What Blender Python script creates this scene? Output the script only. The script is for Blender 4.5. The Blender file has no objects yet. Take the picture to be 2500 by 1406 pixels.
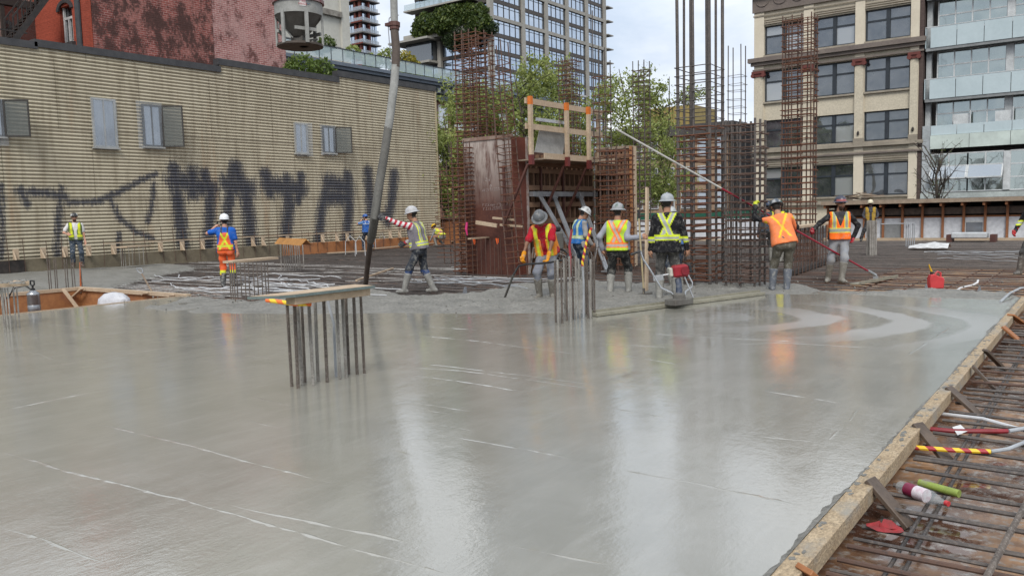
import bpy, bmesh, math, random
import numpy as np
from mathutils import Vector, Matrix, Euler
random.seed(7); RNG = np.random.default_rng(7)
scene = bpy.context.scene
col = scene.collection
R = math.radians
# ------------------------------------------------------------------ camera
FPX, CAMZ = 1990.0, 1.58                      # focal length in photo pixels (2500 wide), eye height above the slab
def cam_axes(yaw=36.3, pitch=5.3, roll=-1.45):
    yaw, pitch, roll = R(yaw), R(pitch), R(roll)
    d = np.array([-math.sin(yaw)*math.cos(pitch), math.cos(yaw)*math.cos(pitch), -math.sin(pitch)])
    r = np.array([math.cos(yaw), math.sin(yaw), 0.0]); u = np.cross(r, d)
    return r*math.cos(roll)+u*math.sin(roll), -r*math.sin(roll)+u*math.cos(roll), d
CR, CU, CD = cam_axes(); CO = np.array([0, 0, CAMZ])
cam_data = bpy.data.cameras.new('camera'); cam = bpy.data.objects.new('camera', cam_data); col.objects.link(cam)
cam.matrix_world = Matrix(((CR[0], CU[0], -CD[0], 0), (CR[1], CU[1], -CD[1], 0), (CR[2], CU[2], -CD[2], CAMZ), (0, 0, 0, 1)))
cam_data.sensor_width = 36; cam_data.lens = 36*FPX/2500; cam_data.clip_end = 3000; cam_data.clip_start = 0.05
scene.camera = cam
# ------------------------------------------------------------------ world: overcast with brighter cloud breaks
SUN_EL, SUN_AZ = 47, 150
world = bpy.data.worlds.new('World'); scene.world = world; world.use_nodes = True
wn, wl = world.node_tree.nodes, world.node_tree.links
wn.clear()
w_out = wn.new('ShaderNodeOutputWorld'); w_bg = wn.new('ShaderNodeBackground'); w_bg.inputs['Strength'].default_value = 0.1
sky = wn.new('ShaderNodeTexSky'); sky.sky_type = 'NISHITA'; sky.sun_disc = False
sky.sun_elevation = R(SUN_EL); sky.sun_rotation = R(SUN_AZ); sky.air_density = 1.2; sky.dust_density = 2.0
w_tc = wn.new('ShaderNodeTexCoord')
w_map = wn.new('ShaderNodeMapping'); w_map.inputs['Scale'].default_value = (1.0, 1.0, 2.2)
wl.new(w_tc.outputs['Generated'], w_map.inputs['Vector'])
def wnoise(scale, detail, rough, dist=0.0):
    n = wn.new('ShaderNodeTexNoise'); n.inputs['Scale'].default_value = scale; n.inputs['Detail'].default_value = detail
    n.inputs['Roughness'].default_value = rough; n.inputs['Distortion'].default_value = dist
    wl.new(w_map.outputs['Vector'], n.inputs['Vector']); return n
n1 = wnoise(2.6, 7, 0.55, 0.4); n2 = wnoise(3.4, 7, 0.56, 0.15)
cr1 = wn.new('ShaderNodeValToRGB'); cr1.color_ramp.elements[0].position = 0.36; cr1.color_ramp.elements[0].color = (4.0, 4.6, 5.5, 1)
cr1.color_ramp.elements[1].position = 0.62; cr1.color_ramp.elements[1].color = (6.6, 6.8, 7.1, 1)
wl.new(n2.outputs['Fac'], cr1.inputs['Fac'])
cr2 = wn.new('ShaderNodeValToRGB'); cr2.color_ramp.elements[0].position = 0.30; cr2.color_ramp.elements[0].color = (0.72, 0.72, 0.72, 1)
cr2.color_ramp.elements[1].position = 0.52; cr2.color_ramp.elements[1].color = (1, 1, 1, 1)
wl.new(n1.outputs['Fac'], cr2.inputs['Fac'])
w_mix = wn.new('ShaderNodeMix'); w_mix.data_type = 'RGBA'
wl.new(cr2.outputs['Color'], w_mix.inputs['Factor']); wl.new(sky.outputs['Color'], w_mix.inputs['A']); wl.new(cr1.outputs['Color'], w_mix.inputs['B'])
wl.new(w_mix.outputs['Result'], w_bg.inputs['Color']); wl.new(w_bg.outputs['Background'], w_out.inputs['Surface'])
# ------------------------------------------------------------------ sun behind thin cloud
sl = bpy.data.lights.new('sun', 'SUN'); sl.energy = 1.5; sl.angle = R(24); sl.color = (1.0, 0.97, 0.92)
sun = bpy.data.objects.new('sun', sl); col.objects.link(sun)
saz = R(SUN_AZ); sdir = Vector((math.sin(saz)*math.cos(R(SUN_EL)), math.cos(saz)*math.cos(R(SUN_EL)), math.sin(R(SUN_EL))))
sun.rotation_euler = sdir.to_track_quat('Z', 'Y').to_euler()
scene.view_settings.view_transform = 'Standard'; scene.view_settings.look = 'None'
scene.view_settings.exposure = 0.8; scene.view_settings.gamma = 1.0; scene.view_settings.use_curve_mapping = False
scene.render.engine = 'CYCLES'; scene.cycles.use_denoising = True
scene.cycles.max_bounces = 6; scene.cycles.diffuse_bounces = 3; scene.cycles.glossy_bounces = 4; scene.cycles.transmission_bounces = 6
scene.cycles.transparent_max_bounces = 12; scene.cycles.caustics_reflective = False; scene.cycles.caustics_refractive = False
# ------------------------------------------------------------------ photo pixel -> place helpers (used to survey positions)
def ray(x, y): return CD + CR*(x-1250)/FPX - CU*(y-703)/FPX
def gp(x, y, z=0.0):
    v = ray(x, y); return Vector(CO + v*(z-CAMZ)/v[2])
def xp(x, y, X):
    v = ray(x, y); return Vector(CO + v*X/v[0])
def yp(x, y, Y):
    v = ray(x, y); return Vector(CO + v*Y/v[1])
def dp(x, y, D): return Vector(CO + ray(x, y)*D)
def depth(p): return float((np.array(p)-CO)@CD)
def vpx(x, y, base):                          # point at photo pixel (x, y) at the depth of base
    return dp(x, y, depth(base))
def proj_np(P):
    q = P-CO; z = q@CD
    return 1250+FPX*(q@CR)/z, 703-FPX*(q@CU)/z
def inpoly(px, py, poly):
    ins = np.zeros(px.shape, bool); n = len(poly)
    for i in range(n):
        x0, y0 = poly[i]; x1, y1 = poly[(i+1) % n]
        c = ((y0 > py) != (y1 > py)) & (px < (x1-x0)*(py-y0)/(y1-y0+1e-12)+x0)
        ins ^= c
    return ins
# ------------------------------------------------------------------ object helpers
def tag(o, label=None, cat=None, group=None, kind=None):
    if label: o['label'] = label
    if cat: o['category'] = cat
    if group: o['group'] = group
    if kind: o['kind'] = kind
    return o
def empty(name, loc=(0, 0, 0), rz=0.0, label=None, cat=None, group=None):
    o = bpy.data.objects.new(name, None); col.objects.link(o); o.location = loc; o.rotation_euler = (0, 0, rz)
    o.empty_display_size = 0.2
    return tag(o, label, cat, group)
def link(name, me, parent=None, loc=None, rot=None, scale=None):
    o = bpy.data.objects.new(name, me); col.objects.link(o)
    if parent is not None: o.parent = parent
    if loc is not None: o.location = loc
    if rot is not None: o.rotation_euler = rot
    if scale is not None: o.scale = scale
    return o
def copy_tree(o, parent=None):
    c = o.copy(); col.objects.link(c); c.parent = parent
    for ch in list(o.children): copy_tree(ch, c)
    return c
def mesh_np(name, V, Fq, mat=None, smooth=False):
    me = bpy.data.meshes.new(name)
    V = np.asarray(V, np.float32); Fq = np.asarray(Fq, np.int32)
    k = Fq.shape[1]; n = len(Fq)
    me.vertices.add(len(V)); me.vertices.foreach_set('co', V.ravel())
    me.loops.add(n*k); me.loops.foreach_set('vertex_index', Fq.ravel())
    me.polygons.add(n); me.polygons.foreach_set('loop_start', np.arange(0, n*k, k, dtype=np.int32))
    me.update(calc_edges=True); me.validate()
    if smooth: me.polygons.foreach_set('use_smooth', np.ones(len(me.polygons), bool))
    if mat: me.materials.append(mat)
    return me
class MB:
    def __init__(s): s.v = []; s.f = []
    def add(s, vs, fs):
        b = len(s.v); s.v += [tuple(p) for p in vs]; s.f += [tuple(i+b for i in q) for q in fs]; return s
    BF = ((0, 3, 2, 1), (4, 5, 6, 7), (0, 1, 5, 4), (1, 2, 6, 5), (2, 3, 7, 6), (3, 0, 4, 7))
    def box(s, c, d, m=None):
        c = Vector(c); hx, hy, hz = d[0]/2, d[1]/2, d[2]/2
        P = [Vector(p) for p in ((-hx, -hy, -hz), (hx, -hy, -hz), (hx, hy, -hz), (-hx, hy, -hz), (-hx, -hy, hz), (hx, -hy, hz), (hx, hy, hz), (-hx, hy, hz))]
        if m is not None: P = [m @ p for p in P]
        return s.add([p+c for p in P], s.BF)
    def rng(s, x0, x1, y0, y1, z0, z1):
        return s.box(((x0+x1)/2, (y0+y1)/2, (z0+z1)/2), (abs(x1-x0), abs(y1-y0), abs(z1-z0)))
    def beam(s, a, b, w, h, up=(0, 0, 1)):      # w across, h along 'up'
        a, b = Vector(a), Vector(b); z = (b-a); L = z.length; z.normalize()
        u = Vector(up); x = z.cross(u)
        if x.length < 1e-4: x = z.cross(Vector((0, 1, 0)))
        x.normalize(); y = x.cross(z)
        m = Matrix((x, z, y)).transposed()
        return s.box((a+b)/2, (w, L, h), m)
    def tube(s, pts, r, n=6, cap=True):
        pts = [Vector(p) for p in pts]; k = len(pts)
        rr = r if isinstance(r, (list, tuple)) else [r]*k
        t0 = (pts[1]-pts[0]).normalized(); ref = Vector((0, 0, 1)) if abs(t0.z) < 0.9 else Vector((1, 0, 0))
        u = t0.cross(ref).normalized(); V = []
        for i, p in enumerate(pts):
            t = (pts[min(i+1, k-1)]-pts[max(i-1, 0)]).normalized()
            u = (u-t*u.dot(t)).normalized(); w = t.cross(u)
            for j in range(n):
                a = 2*math.pi*j/n; V.append(p+(u*math.cos(a)+w*math.sin(a))*rr[i])
        Fc = [(i*n+j, i*n+(j+1) % n, (i+1)*n+(j+1) % n, (i+1)*n+j) for i in range(k-1) for j in range(n)]
        if cap: Fc += [tuple(range(n-1, -1, -1)), tuple((k-1)*n+j for j in range(n))]
        return s.add(V, Fc)
    def lathe(s, prof, n=16, c=(0, 0, 0), sx=1, sy=1):
        V = []; k = len(prof)
        for r, z in prof:
            for j in range(n):
                a = 2*math.pi*j/n; V.append((c[0]+r*sx*math.cos(a), c[1]+r*sy*math.sin(a), c[2]+z))
        Fc = [(i*n+j, i*n+(j+1) % n, (i+1)*n+(j+1) % n, (i+1)*n+j) for i in range(k-1) for j in range(n)]
        Fc += [tuple(range(n-1, -1, -1)), tuple((k-1)*n+j for j in range(n))]
        return s.add(V, Fc)
    def prism(s, poly, ext):                    # planar polygon (3d points) pushed along ext
        n = len(poly); e = Vector(ext); P = [Vector(p) for p in poly]
        Fc = [tuple(range(n-1, -1, -1)), tuple(range(n, 2*n))]+[(i, (i+1) % n, n+(i+1) % n, n+i) for i in range(n)]
        return s.add(P+[p+e for p in P], Fc)
    def mesh(s, name, mat=None, smooth=False):
        me = bpy.data.meshes.new(name); me.from_pydata(s.v, [], s.f); me.update()
        bm = bmesh.new(); bm.from_mesh(me); bmesh.ops.recalc_face_normals(bm, faces=bm.faces); bm.to_mesh(me); bm.free()
        if mat: me.materials.append(mat)
        if smooth:
            me.polygons.foreach_set('use_smooth', np.ones(len(me.polygons), bool))
            try: me.set_sharp_from_angle(angle=R(40))
            except Exception: pass
        return me
    def build(s, name, mat, parent=None, smooth=False, bevel=0.0):
        o = link(name, s.mesh(name, mat, smooth), parent)
        if parent is not None: pass
        if bevel:
            b = o.modifiers.new('bevel', 'BEVEL'); b.width = bevel; b.segments = 1; b.limit_method = 'ANGLE'
        return o
def wpart(name, mb, mat, parent, smooth=False, bevel=0.0):
    """a part whose vertices are in world coordinates, under an (unrotated) parent placed at its base"""
    o = mb.build(name, mat, parent, smooth, bevel)
    if parent is not None: o.location = -Vector(parent.location) if parent.parent is None else -(Vector(parent.location)+Vector(parent.parent.location))
    return o
def vnoise(x, y, seed=0, oct=4, f=1.0, gain=0.5):
    out = np.zeros_like(x, float); amp = 1; tot = 0
    for o in range(oct):
        r = np.random.default_rng(seed+o*17); T = r.random((64, 64))
        X = x*f; Y = y*f; xi = np.floor(X).astype(int); yi = np.floor(Y).astype(int); fx = X-xi; fy = Y-yi
        fx = fx*fx*(3-2*fx); fy = fy*fy*(3-2*fy)
        a = T[xi % 64, yi % 64]; b = T[(xi+1) % 64, yi % 64]; c = T[xi % 64, (yi+1) % 64]; d = T[(xi+1) % 64, (yi+1) % 64]
        out += amp*((a*(1-fx)+b*fx)*(1-fy)+(c*(1-fx)+d*fx)*fy); tot += amp; amp *= gain; f *= 2.03
    return out/tot
# ------------------------------------------------------------------ material helpers
def new_mat(name):
    m = bpy.data.materials.new(name); m.use_nodes = True; nt = m.node_tree; nt.nodes.clear()
    o = nt.nodes.new('ShaderNodeOutputMaterial'); b = nt.nodes.new('ShaderNodeBsdfPrincipled'); nt.links.new(b.outputs[0], o.inputs[0])
    return m, nt, b, o
def nd(nt, t, **kw):
    n = nt.nodes.new(t)
    for k, v in kw.items():
        if k.startswith('i_'): n.inputs[k[2:].replace('_', ' ')].default_value = v
        else: setattr(n, k, v)
    return n
def pos_node(nt, scale=(1, 1, 1), obj=False, rot=(0, 0, 0)):
    if obj: src = nd(nt, 'ShaderNodeTexCoord').outputs['Object']
    else: src = nd(nt, 'ShaderNodeNewGeometry').outputs['Position']
    mp = nd(nt, 'ShaderNodeMapping'); mp.inputs['Scale'].default_value = scale; mp.inputs['Rotation'].default_value = rot
    nt.links.new(src, mp.inputs['Vector']); return mp.outputs['Vector']
def noise(nt, vec, scale, detail=4, rough=0.55, dist=0):
    n = nd(nt, 'ShaderNodeTexNoise'); n.inputs['Scale'].default_value = scale; n.inputs['Detail'].default_value = detail
    n.inputs['Roughness'].default_value = rough; n.inputs['Distortion'].default_value = dist
    nt.links.new(vec, n.inputs['Vector']); return n.outputs['Fac']
def ramp(nt, fac, stops):
    n = nd(nt, 'ShaderNodeValToRGB'); e = n.color_ramp.elements
    while len(e) < len(stops): e.new(0.5)
    for i, (p, c) in enumerate(stops):
        e[i].position = p; e[i].color = (c, c, c, 1) if isinstance(c, (int, float)) else (*c, 1)
    nt.links.new(fac, n.inputs['Fac']); return n.outputs['Color']
def mixc(nt, fac, a, b, mode='MIX'):
    n = nd(nt, 'ShaderNodeMix', data_type='RGBA', blend_type=mode)
    for key, v in (('Factor', fac), ('A', a), ('B', b)):
        if isinstance(v, (int, float)): n.inputs[key].default_value = v if key == 'Factor' else (v, v, v, 1)
        elif isinstance(v, tuple): n.inputs[key].default_value = (*v, 1)
        else: nt.links.new(v, n.inputs[key])
    return n.outputs['Result']
def bump(nt, b, h, strength=0.3, dist=0.02):
    n = nd(nt, 'ShaderNodeBump'); n.inputs['Strength'].default_value = strength; n.inputs['Distance'].default_value = dist
    nt.links.new(h, n.inputs['Height']); nt.links.new(n.outputs[0], b.inputs['Normal'])
MATS = {}
def pm(name, c1, c2=None, scale=6.0, rough=0.7, metal=0.0, bs=0.0, bd=0.01, stretch=(1, 1, 1), obj=False, lo=0.35, hi=0.65, spec=0.4, fine=0.12, grime=None):
    """general weathered surface: two tones, fine speckle, optional bump"""
    if name in MATS: return MATS[name]
    m, nt, b, o = new_mat(name); MATS[name] = m
    if c2 is None: c2 = tuple(x*0.72 for x in c1)
    v = pos_node(nt, stretch, obj)
    n = noise(nt, v, scale, 5, 0.6); f = noise(nt, v, scale*9, 3, 0.6)
    c = mixc(nt, ramp(nt, n, [(lo, 0), (hi, 1)]), c1, c2)
    c = mixc(nt, 1.0, c, ramp(nt, f, [(0.3, 1-fine*2), (0.7, 1.0)]), 'MULTIPLY')
    if grime:
        g = noise(nt, v, scale*0.35, 6, 0.65); c = mixc(nt, ramp(nt, g, [(0.52, 0), (0.66, 1)]), c, grime)
    nt.links.new(c, b.inputs['Base Color'])
    b.inputs['Roughness'].default_value = rough; b.inputs['Metallic'].default_value = metal; b.inputs['Specular IOR Level'].default_value = spec
    if bs: bump(nt, b, n if bs < 0 else f, abs(bs), bd)
    return m
def glass_mat(name, tint, refl=0.5, rough=0.02, refl_col=(0.8, 0.85, 0.9), wav=0.0, var=0.0):
    m, nt, b, o = new_mat(name)
    g = nd(nt, 'ShaderNodeBsdfGlossy'); g.inputs['Color'].default_value = (*refl_col, 1); g.inputs['Roughness'].default_value = rough
    b.inputs['Base Color'].default_value = (*tint, 1); b.inputs['Roughness'].default_value = 0.2
    if var:
        oi = nd(nt, 'ShaderNodeObjectInfo')
        v = pos_node(nt); n = noise(nt, v, 0.9, 2)
        c = mixc(nt, ramp(nt, n, [(0.35, 0), (0.65, 1)]), tint, tuple(min(1, t+var) for t in tint)); nt.links.new(c, b.inputs['Base Color'])
    lw = nd(nt, 'ShaderNodeLayerWeight'); lw.inputs['Blend'].default_value = 0.35
    mr = nd(nt, 'ShaderNodeMapRange'); mr.inputs['To Min'].default_value = refl; mr.inputs['To Max'].default_value = min(1, refl+0.45)
    nt.links.new(lw.outputs['Fresnel'], mr.inputs['Value'])
    mx = nd(nt, 'ShaderNodeMixShader'); nt.links.new(mr.outputs[0], mx.inputs[0]); nt.links.new(b.outputs[0], mx.inputs[1]); nt.links.new(g.outputs[0], mx.inputs[2])
    nt.links.new(mx.outputs[0], o.inputs[0])
    if wav:
        v = pos_node(nt); h = noise(nt, v, 0.7, 1); bp = nd(nt, 'ShaderNodeBump'); bp.inputs['Strength'].default_value = wav; bp.inputs['Distance'].default_value = 0.3
        nt.links.new(h, bp.inputs['Height']); nt.links.new(bp.outputs[0], g.inputs['Normal'])
    return m
def clear_sheet(name, colr, opacity, rough=0.25, var=0.2):
    m, nt, b, o = new_mat(name); b.inputs['Base Color'].default_value = (*colr, 1); b.inputs['Roughness'].default_value = rough
    t = nd(nt, 'ShaderNodeBsdfTransparent'); mx = nd(nt, 'ShaderNodeMixShader'); mx.inputs[0].default_value = opacity
    v = pos_node(nt, (1, 3, 1)); n = noise(nt, v, 3.0, 4, 0.6)
    mr = nd(nt, 'ShaderNodeMapRange'); mr.inputs['To Min'].default_value = max(0, opacity-var); mr.inputs['To Max'].default_value = min(1, opacity+var)
    nt.links.new(n, mr.inputs['Value']); nt.links.new(mr.outputs[0], mx.inputs[0])
    nt.links.new(t.outputs[0], mx.inputs[1]); nt.links.new(b.outputs[0], mx.inputs[2]); nt.links.new(mx.outputs[0], o.inputs[0])
    return m
# ================================================================== SETTING: ground, slab, fresh concrete, deck
asphalt = pm('asphalt', (0.06, 0.06, 0.062), (0.045, 0.045, 0.046), 0.6, 0.9)
g = MB(); g.add([(-2500, -2500, -1.0), (2500, -2500, -1.0), (2500, 2500, -1.0), (-2500, 2500, -1.0)], [(0, 1, 2, 3)])
tag(g.build('ground', asphalt), kind='structure')
g = MB(); g.rng(-34, 60, 41.2, 66.5, -0.9, -0.28); tag(g.build('street', asphalt), kind='structure')
g = MB(); g.rng(-34, 60, 66.5, 68.9, -0.9, -0.14); tag(g.build('sidewalk', pm('pavement', (0.32, 0.31, 0.29), None, 1.5, 0.85)), kind='structure')

# --- wet finished slab
def wet_concrete():
    m, nt, b, o = new_mat('wet_concrete')
    p = pos_node(nt)
    big = noise(nt, p, 0.33, 4, 0.55, 0.8); mid = noise(nt, p, 1.7, 5, 0.6, 0.3)
    ps = pos_node(nt, (1.0, 0.22, 1.0), rot=(0, 0, R(14))); streak = noise(nt, ps, 7.0, 6, 0.7, 0.4)
    speck = noise(nt, p, 60, 2, 0.7)
    # arcs left by the long float, swung about the spot where the finisher stood
    ctr = gp(1660, 775); off = nd(nt, 'ShaderNodeVectorMath', operation='SUBTRACT'); nt.links.new(p, off.inputs[0]); off.inputs[1].default_value = tuple(ctr)
    wv = nd(nt, 'ShaderNodeTexWave'); wv.wave_type = 'RINGS'; wv.rings_direction = 'Z'; wv.inputs['Scale'].default_value = 0.30; wv.inputs['Distortion'].default_value = 9.0; wv.inputs['Detail'].default_value = 3.0; wv.inputs['Detail Scale'].default_value = 0.6
    nt.links.new(off.outputs[0], wv.inputs['Vector'])
    c2 = gp(2150, 785); of2 = nd(nt, 'ShaderNodeVectorMath', operation='SUBTRACT'); nt.links.new(p, of2.inputs[0]); of2.inputs[1].default_value = tuple(c2); ln = nd(nt, 'ShaderNodeVectorMath', operation='LENGTH'); nt.links.new(of2.outputs[0], ln.inputs[0])
    near = nd(nt, 'ShaderNodeMapRange'); near.inputs['From Min'].default_value = 2.6; near.inputs['From Max'].default_value = 1.0; nt.links.new(ln.outputs['Value'], near.inputs['Value'])
    arc = mixc(nt, 1.0, ramp(nt, mixc(nt, 0.35, wv.outputs['Fac'], streak), [(0.40, 0), (0.60, .85)]), near.outputs[0], 'MULTIPLY')
    c = mixc(nt, ramp(nt, mid, [(0.3, 0), (0.7, 1)]), (0.232, 0.224, 0.186), (0.280, 0.270, 0.230))
    c = mixc(nt, ramp(nt, streak, [(0.48, 0), (0.70, 0.4)]), c, (0.33, 0.323, 0.285))
    c = mixc(nt, ramp(nt, speck, [(0.70, 0), (0.76, 0.5)]), c, (0.36, 0.345, 0.30))
    c = mixc(nt, arc, c, (0.37, 0.365, 0.345))
    nt.links.new(c, b.inputs['Base Color'])
    patch = mixc(nt, 0.5, big, streak)
    b.inputs['Roughness'].default_value = 0.5; b.inputs['Specular IOR Level'].default_value = 0.2
    b.inputs['Coat Weight'].default_value = 1.0; b.inputs['Coat IOR'].default_value = 2.3
    cr = ramp(nt, patch, [(0.40, 0.02), (0.52, 0.045), (0.66, 0.12)]); cr = mixc(nt, arc, cr, 0.30); nt.links.new(cr, b.inputs['Coat Roughness'])
    rip = pos_node(nt, (1.0, 0.70, 1.0), rot=(0, 0, R(-20)))
    h1 = noise(nt, rip, 34, 4, 0.62, 0.6); h2 = noise(nt, p, 5.0, 3, 0.5); h3 = mixc(nt, 1.0, noise(nt, pos_node(nt, (1, .6, 1)), 75, 3, 0.6), ramp(nt, mid, [(0.42, 0.1), (0.62, 1.0)]), 'MULTIPLY')
    amp = ramp(nt, patch, [(0.40, 0.25), (0.58, 1.0)])
    h = mixc(nt, 1.0, h1, amp, 'MULTIPLY')
    a = nd(nt, 'ShaderNodeMath', operation='MULTIPLY_ADD'); nt.links.new(h2, a.inputs[0]); a.inputs[1].default_value = 0.9; nt.links.new(h, a.inputs[2])
    a2 = nd(nt, 'ShaderNodeMath', operation='MULTIPLY_ADD'); nt.links.new(h3, a2.inputs[0]); a2.inputs[1].default_value = 0.42; nt.links.new(a.outputs[0], a2.inputs[2])
    a3 = nd(nt, 'ShaderNodeMath', operation='MULTIPLY_ADD'); nt.links.new(streak, a3.inputs[0]); a3.inputs[1].default_value = 0.12; nt.links.new(a2.outputs[0], a3.inputs[2])
    bump(nt, b, a3.outputs[0], 1.0, 0.0013); nb = [n for n in nt.nodes if n.type == 'BUMP'][0]; nt.links.new(nb.outputs[0], b.inputs['Coat Normal'])
    return m
WET = wet_concrete()
FRONT = [(440, 742), (700, 764), (1000, 764), (1200, 766), (1350, 765), (1455, 762), (1600, 746), (1860, 716), (2100, 716), (2300, 724), (2488, 728)]
sl_pts = [(-1.13, -3, 0), (-1.13, 15.35, 0)]+[gp(x, y-5, 0) for x, y in reversed(FRONT[:-1])]+[(-15.66, 9.8, 0), (-15.66, 3, 0), (-26, 3, 0), (-26, -3, 0)]
g = MB(); g.prism([Vector(p)-Vector((0, 0, 0.2)) for p in sl_pts], (0, 0, 0.2))
slab = tag(g.build('concrete_slab', WET), kind='structure')
slab['label'] = 'freshly finished wet grey concrete slab in the foreground'
# trowel and screed ridges left standing on the slab, each a few millimetres proud
RIDGES = [((0, 1100), (170, 1150), (400, 1208), (560, 1250), (760, 1310), (960, 1362), (1090, 1398)), ((560, 1230), (700, 1262), (900, 1302), (1020, 1330)),
 ((230, 1032), (330, 1056), (480, 1090), (620, 1130), (740, 1160), (815, 1178)), ((0, 1003), (120, 978), (250, 952)), ((95, 898), (250, 874), (420, 846), (580, 818)),
 ((610, 967), (700, 988), (715, 990)), ((530, 862), (620, 870), (700, 880)), ((605, 1026), (690, 1044)), ((700, 765), (850, 786), (880, 790)),
 ((490, 796), (560, 804)), ((40, 846), (140, 880)), ((380, 825), (450, 833)), ((215, 838), (285, 846)), ((1040, 797), (1260, 812)), ((985, 815), (1160, 832), (1420, 866)),
 ((1000, 885), (1110, 896), (1280, 916), (1460, 940)), ((985, 895), (1130, 905), (1300, 928), (1450, 950)), ((1000, 915), (1120, 930), (1290, 958)), ((1290, 956), (1345, 935)),
 ((1010, 995), (1100, 1010)), ((1000, 980), (1150, 1005)), ((990, 1020), (1170, 1054)), ((1110, 1066), (1300, 1100), (1410, 1122)), ((1500, 998), (1660, 1025)), ((1510, 1145), (1700, 1180), (1970, 1236)),
 ((1780, 842), (1900, 836), (2150, 850)), ((1560, 812), (1700, 822), (1990, 836)), ((1860, 953), (2060, 985)), ((2105, 990), (2060, 1040), (2010, 1082)), ((1800, 1060), (2005, 1080)),
 ((1450, 838), (1640, 848)), ((1480, 860), (1660, 890)), ((0, 1290), (120, 1320), (260, 1372)), ((960, 1096), (1010, 1112)), ((1990, 1240), (1700, 1182)),
 ((2210, 870), (2320, 800)), ((1420, 790), (1600, 806)), ((100, 790), (230, 800)), ((300, 790), (440, 800)), ((1250, 1330), (1420, 1365), (1500, 1380))]
for i, poly in enumerate(RIDGES):
    P = [gp(x, y) for x, y in poly]; pts = []
    for a, b in zip(P[:-1], P[1:]):
        n = max(3, int((b-a).length/0.05))
        for k in range(n): pts.append(a.lerp(b, k/n))
    pts.append(P[-1]); L = len(pts); V = []; Fc = []
    nz = vnoise(np.arange(L)*0.8, np.zeros(L)+i*3.3, 5, 3)
    wob = vnoise(np.arange(L)*0.2, np.zeros(L)+i*7.1, 9, 2)
    for k, p in enumerate(pts):
        t = (pts[min(k+1, L-1)]-pts[max(k-1, 0)]).normalized(); s = Vector((t.y, -t.x, 0))
        e = min(1, k/4, (L-1-k)/4); q = p+s*(wob[k]-0.5)*0.03
        w = 0.008+0.018*nz[k]; h = max(0.0, (nz[k]-0.25))*0.0065*e
        V += [q-s*w-Vector((0, 0, 0.002)), q+Vector((0, 0, h)), q+s*w*1.6-Vector((0, 0, 0.002))]
        if k: b0 = 3*(k-1); Fc += [(b0, b0+3, b0+4, b0+1), (b0+1, b0+4, b0+5, b0+2)]
    m = MB(); m.add(V, Fc); m.build('trowel_ridge', WET, slab)

# --- rough, just placed concrete
def rough_concrete():
    m, nt, b, o = new_mat('rough_concrete'); p = pos_node(nt)
    n = noise(nt, p, 2.2, 5, 0.6); f = noise(nt, p, 26, 5, 0.7); 
    c = mixc(nt, ramp(nt, n, [(0.3, 0), (0.7, 1)]), (0.16, 0.155, 0.135), (0.25, 0.24, 0.215))
    c = mixc(nt, 1.0, c, ramp(nt, f, [(0.3, 0.5), (0.62, 1.1)]), 'MULTIPLY'); nt.links.new(c, b.inputs['Base Color'])
    nt.links.new(ramp(nt, n, [(0.35, 0.5), (0.65, 0.75)]), b.inputs['Roughness']); bump(nt, b, f, 0.9, 0.02)
    return m
ROUGH = rough_concrete()
def heightfield(name, poly, x0, x1, y0, y1, step, hfun, mat, kind='structure', label=None, fray=10, sink=.16):
    xs = np.arange(x0, x1, step); ys = np.arange(y0, y1, step); X, Y = np.meshgrid(xs, ys, indexing='ij')
    px, py = proj_np(np.stack([X, Y, np.zeros_like(X)], -1))
    fr = (vnoise(X, Y, 31, 4, 1.1)-0.5)*fray*2
    ins = inpoly(px+fr, py+fr*0.35, poly)
    Z = hfun(X, Y, px, py)
    k = 5; f = ins.astype(float)                      # the sheet thins out and dives towards its own edge
    for ax in (0, 1): f = sum(np.roll(f, q, ax) for q in range(-k, k+1))/(2*k+1)
    Z = Z-sink*(1-np.clip((f-.45)/.5, 0, 1))**1.5
    V = np.stack([X, Y, Z], -1).reshape(-1, 3); nx, ny = X.shape
    i, j = np.meshgrid(np.arange(nx-1), np.arange(ny-1), indexing='ij'); i = i.ravel(); j = j.ravel()
    q = np.stack([i*ny+j, (i+1)*ny+j, (i+1)*ny+j+1, i*ny+j+1], -1)
    q = q[ins.ravel()[q].all(1)]
    u, inv = np.unique(q, return_inverse=True); me = mesh_np(name, V[u], inv.reshape(-1, 4), mat, True)
    o = link(name, me); tag(o, label, None, None, kind); return o
RPOLY = [(470, 768), (700, 769), (1000, 768), (1200, 770), (1350, 768), (1455, 766), (1600, 750), (1860, 720), (2100, 721), (2300, 730), (2490, 736), (2498, 716), (2300, 708), (2150, 712), (2020, 708), (1990, 700), (1860, 688), (1690, 688), (1560, 690), (1440, 684), (1360, 690), (1230, 697), (1150, 718), (1090, 716), (1000, 722), (900, 698), (790, 708), (650, 735), (560, 728), (480, 722), (440, 728), (380, 745), (300, 752)]
def hf_rough(X, Y, px, py):
    lump = vnoise(X, Y, 3, 5, 2.2, 0.6)-0.5; clod = np.abs(vnoise(X, Y, 11, 3, 6.0)-0.5)
    front = np.interp(px, [300, 1455, 1860, 2490], [768, 766, 720, 736])
    e = np.clip((front-py)/16, 0, 1); big = vnoise(X, Y, 21, 2, 0.5)-0.5
    return 0.004+e*(0.10*lump+0.09*clod+0.06*big+0.012)
heightfield('fresh_concrete', RPOLY, -21, -0.9, 7.5, 22, 0.055, hf_rough, ROUGH, label='rough lumpy band of freshly placed concrete behind the finished slab')
LPOLY = [(-60, 648), (60, 660), (210, 653), (330, 646), (420, 640), (500, 650), (400, 668), (330, 684), (260, 702), (195, 705.5), (100, 709), (-60, 718)]
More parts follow.
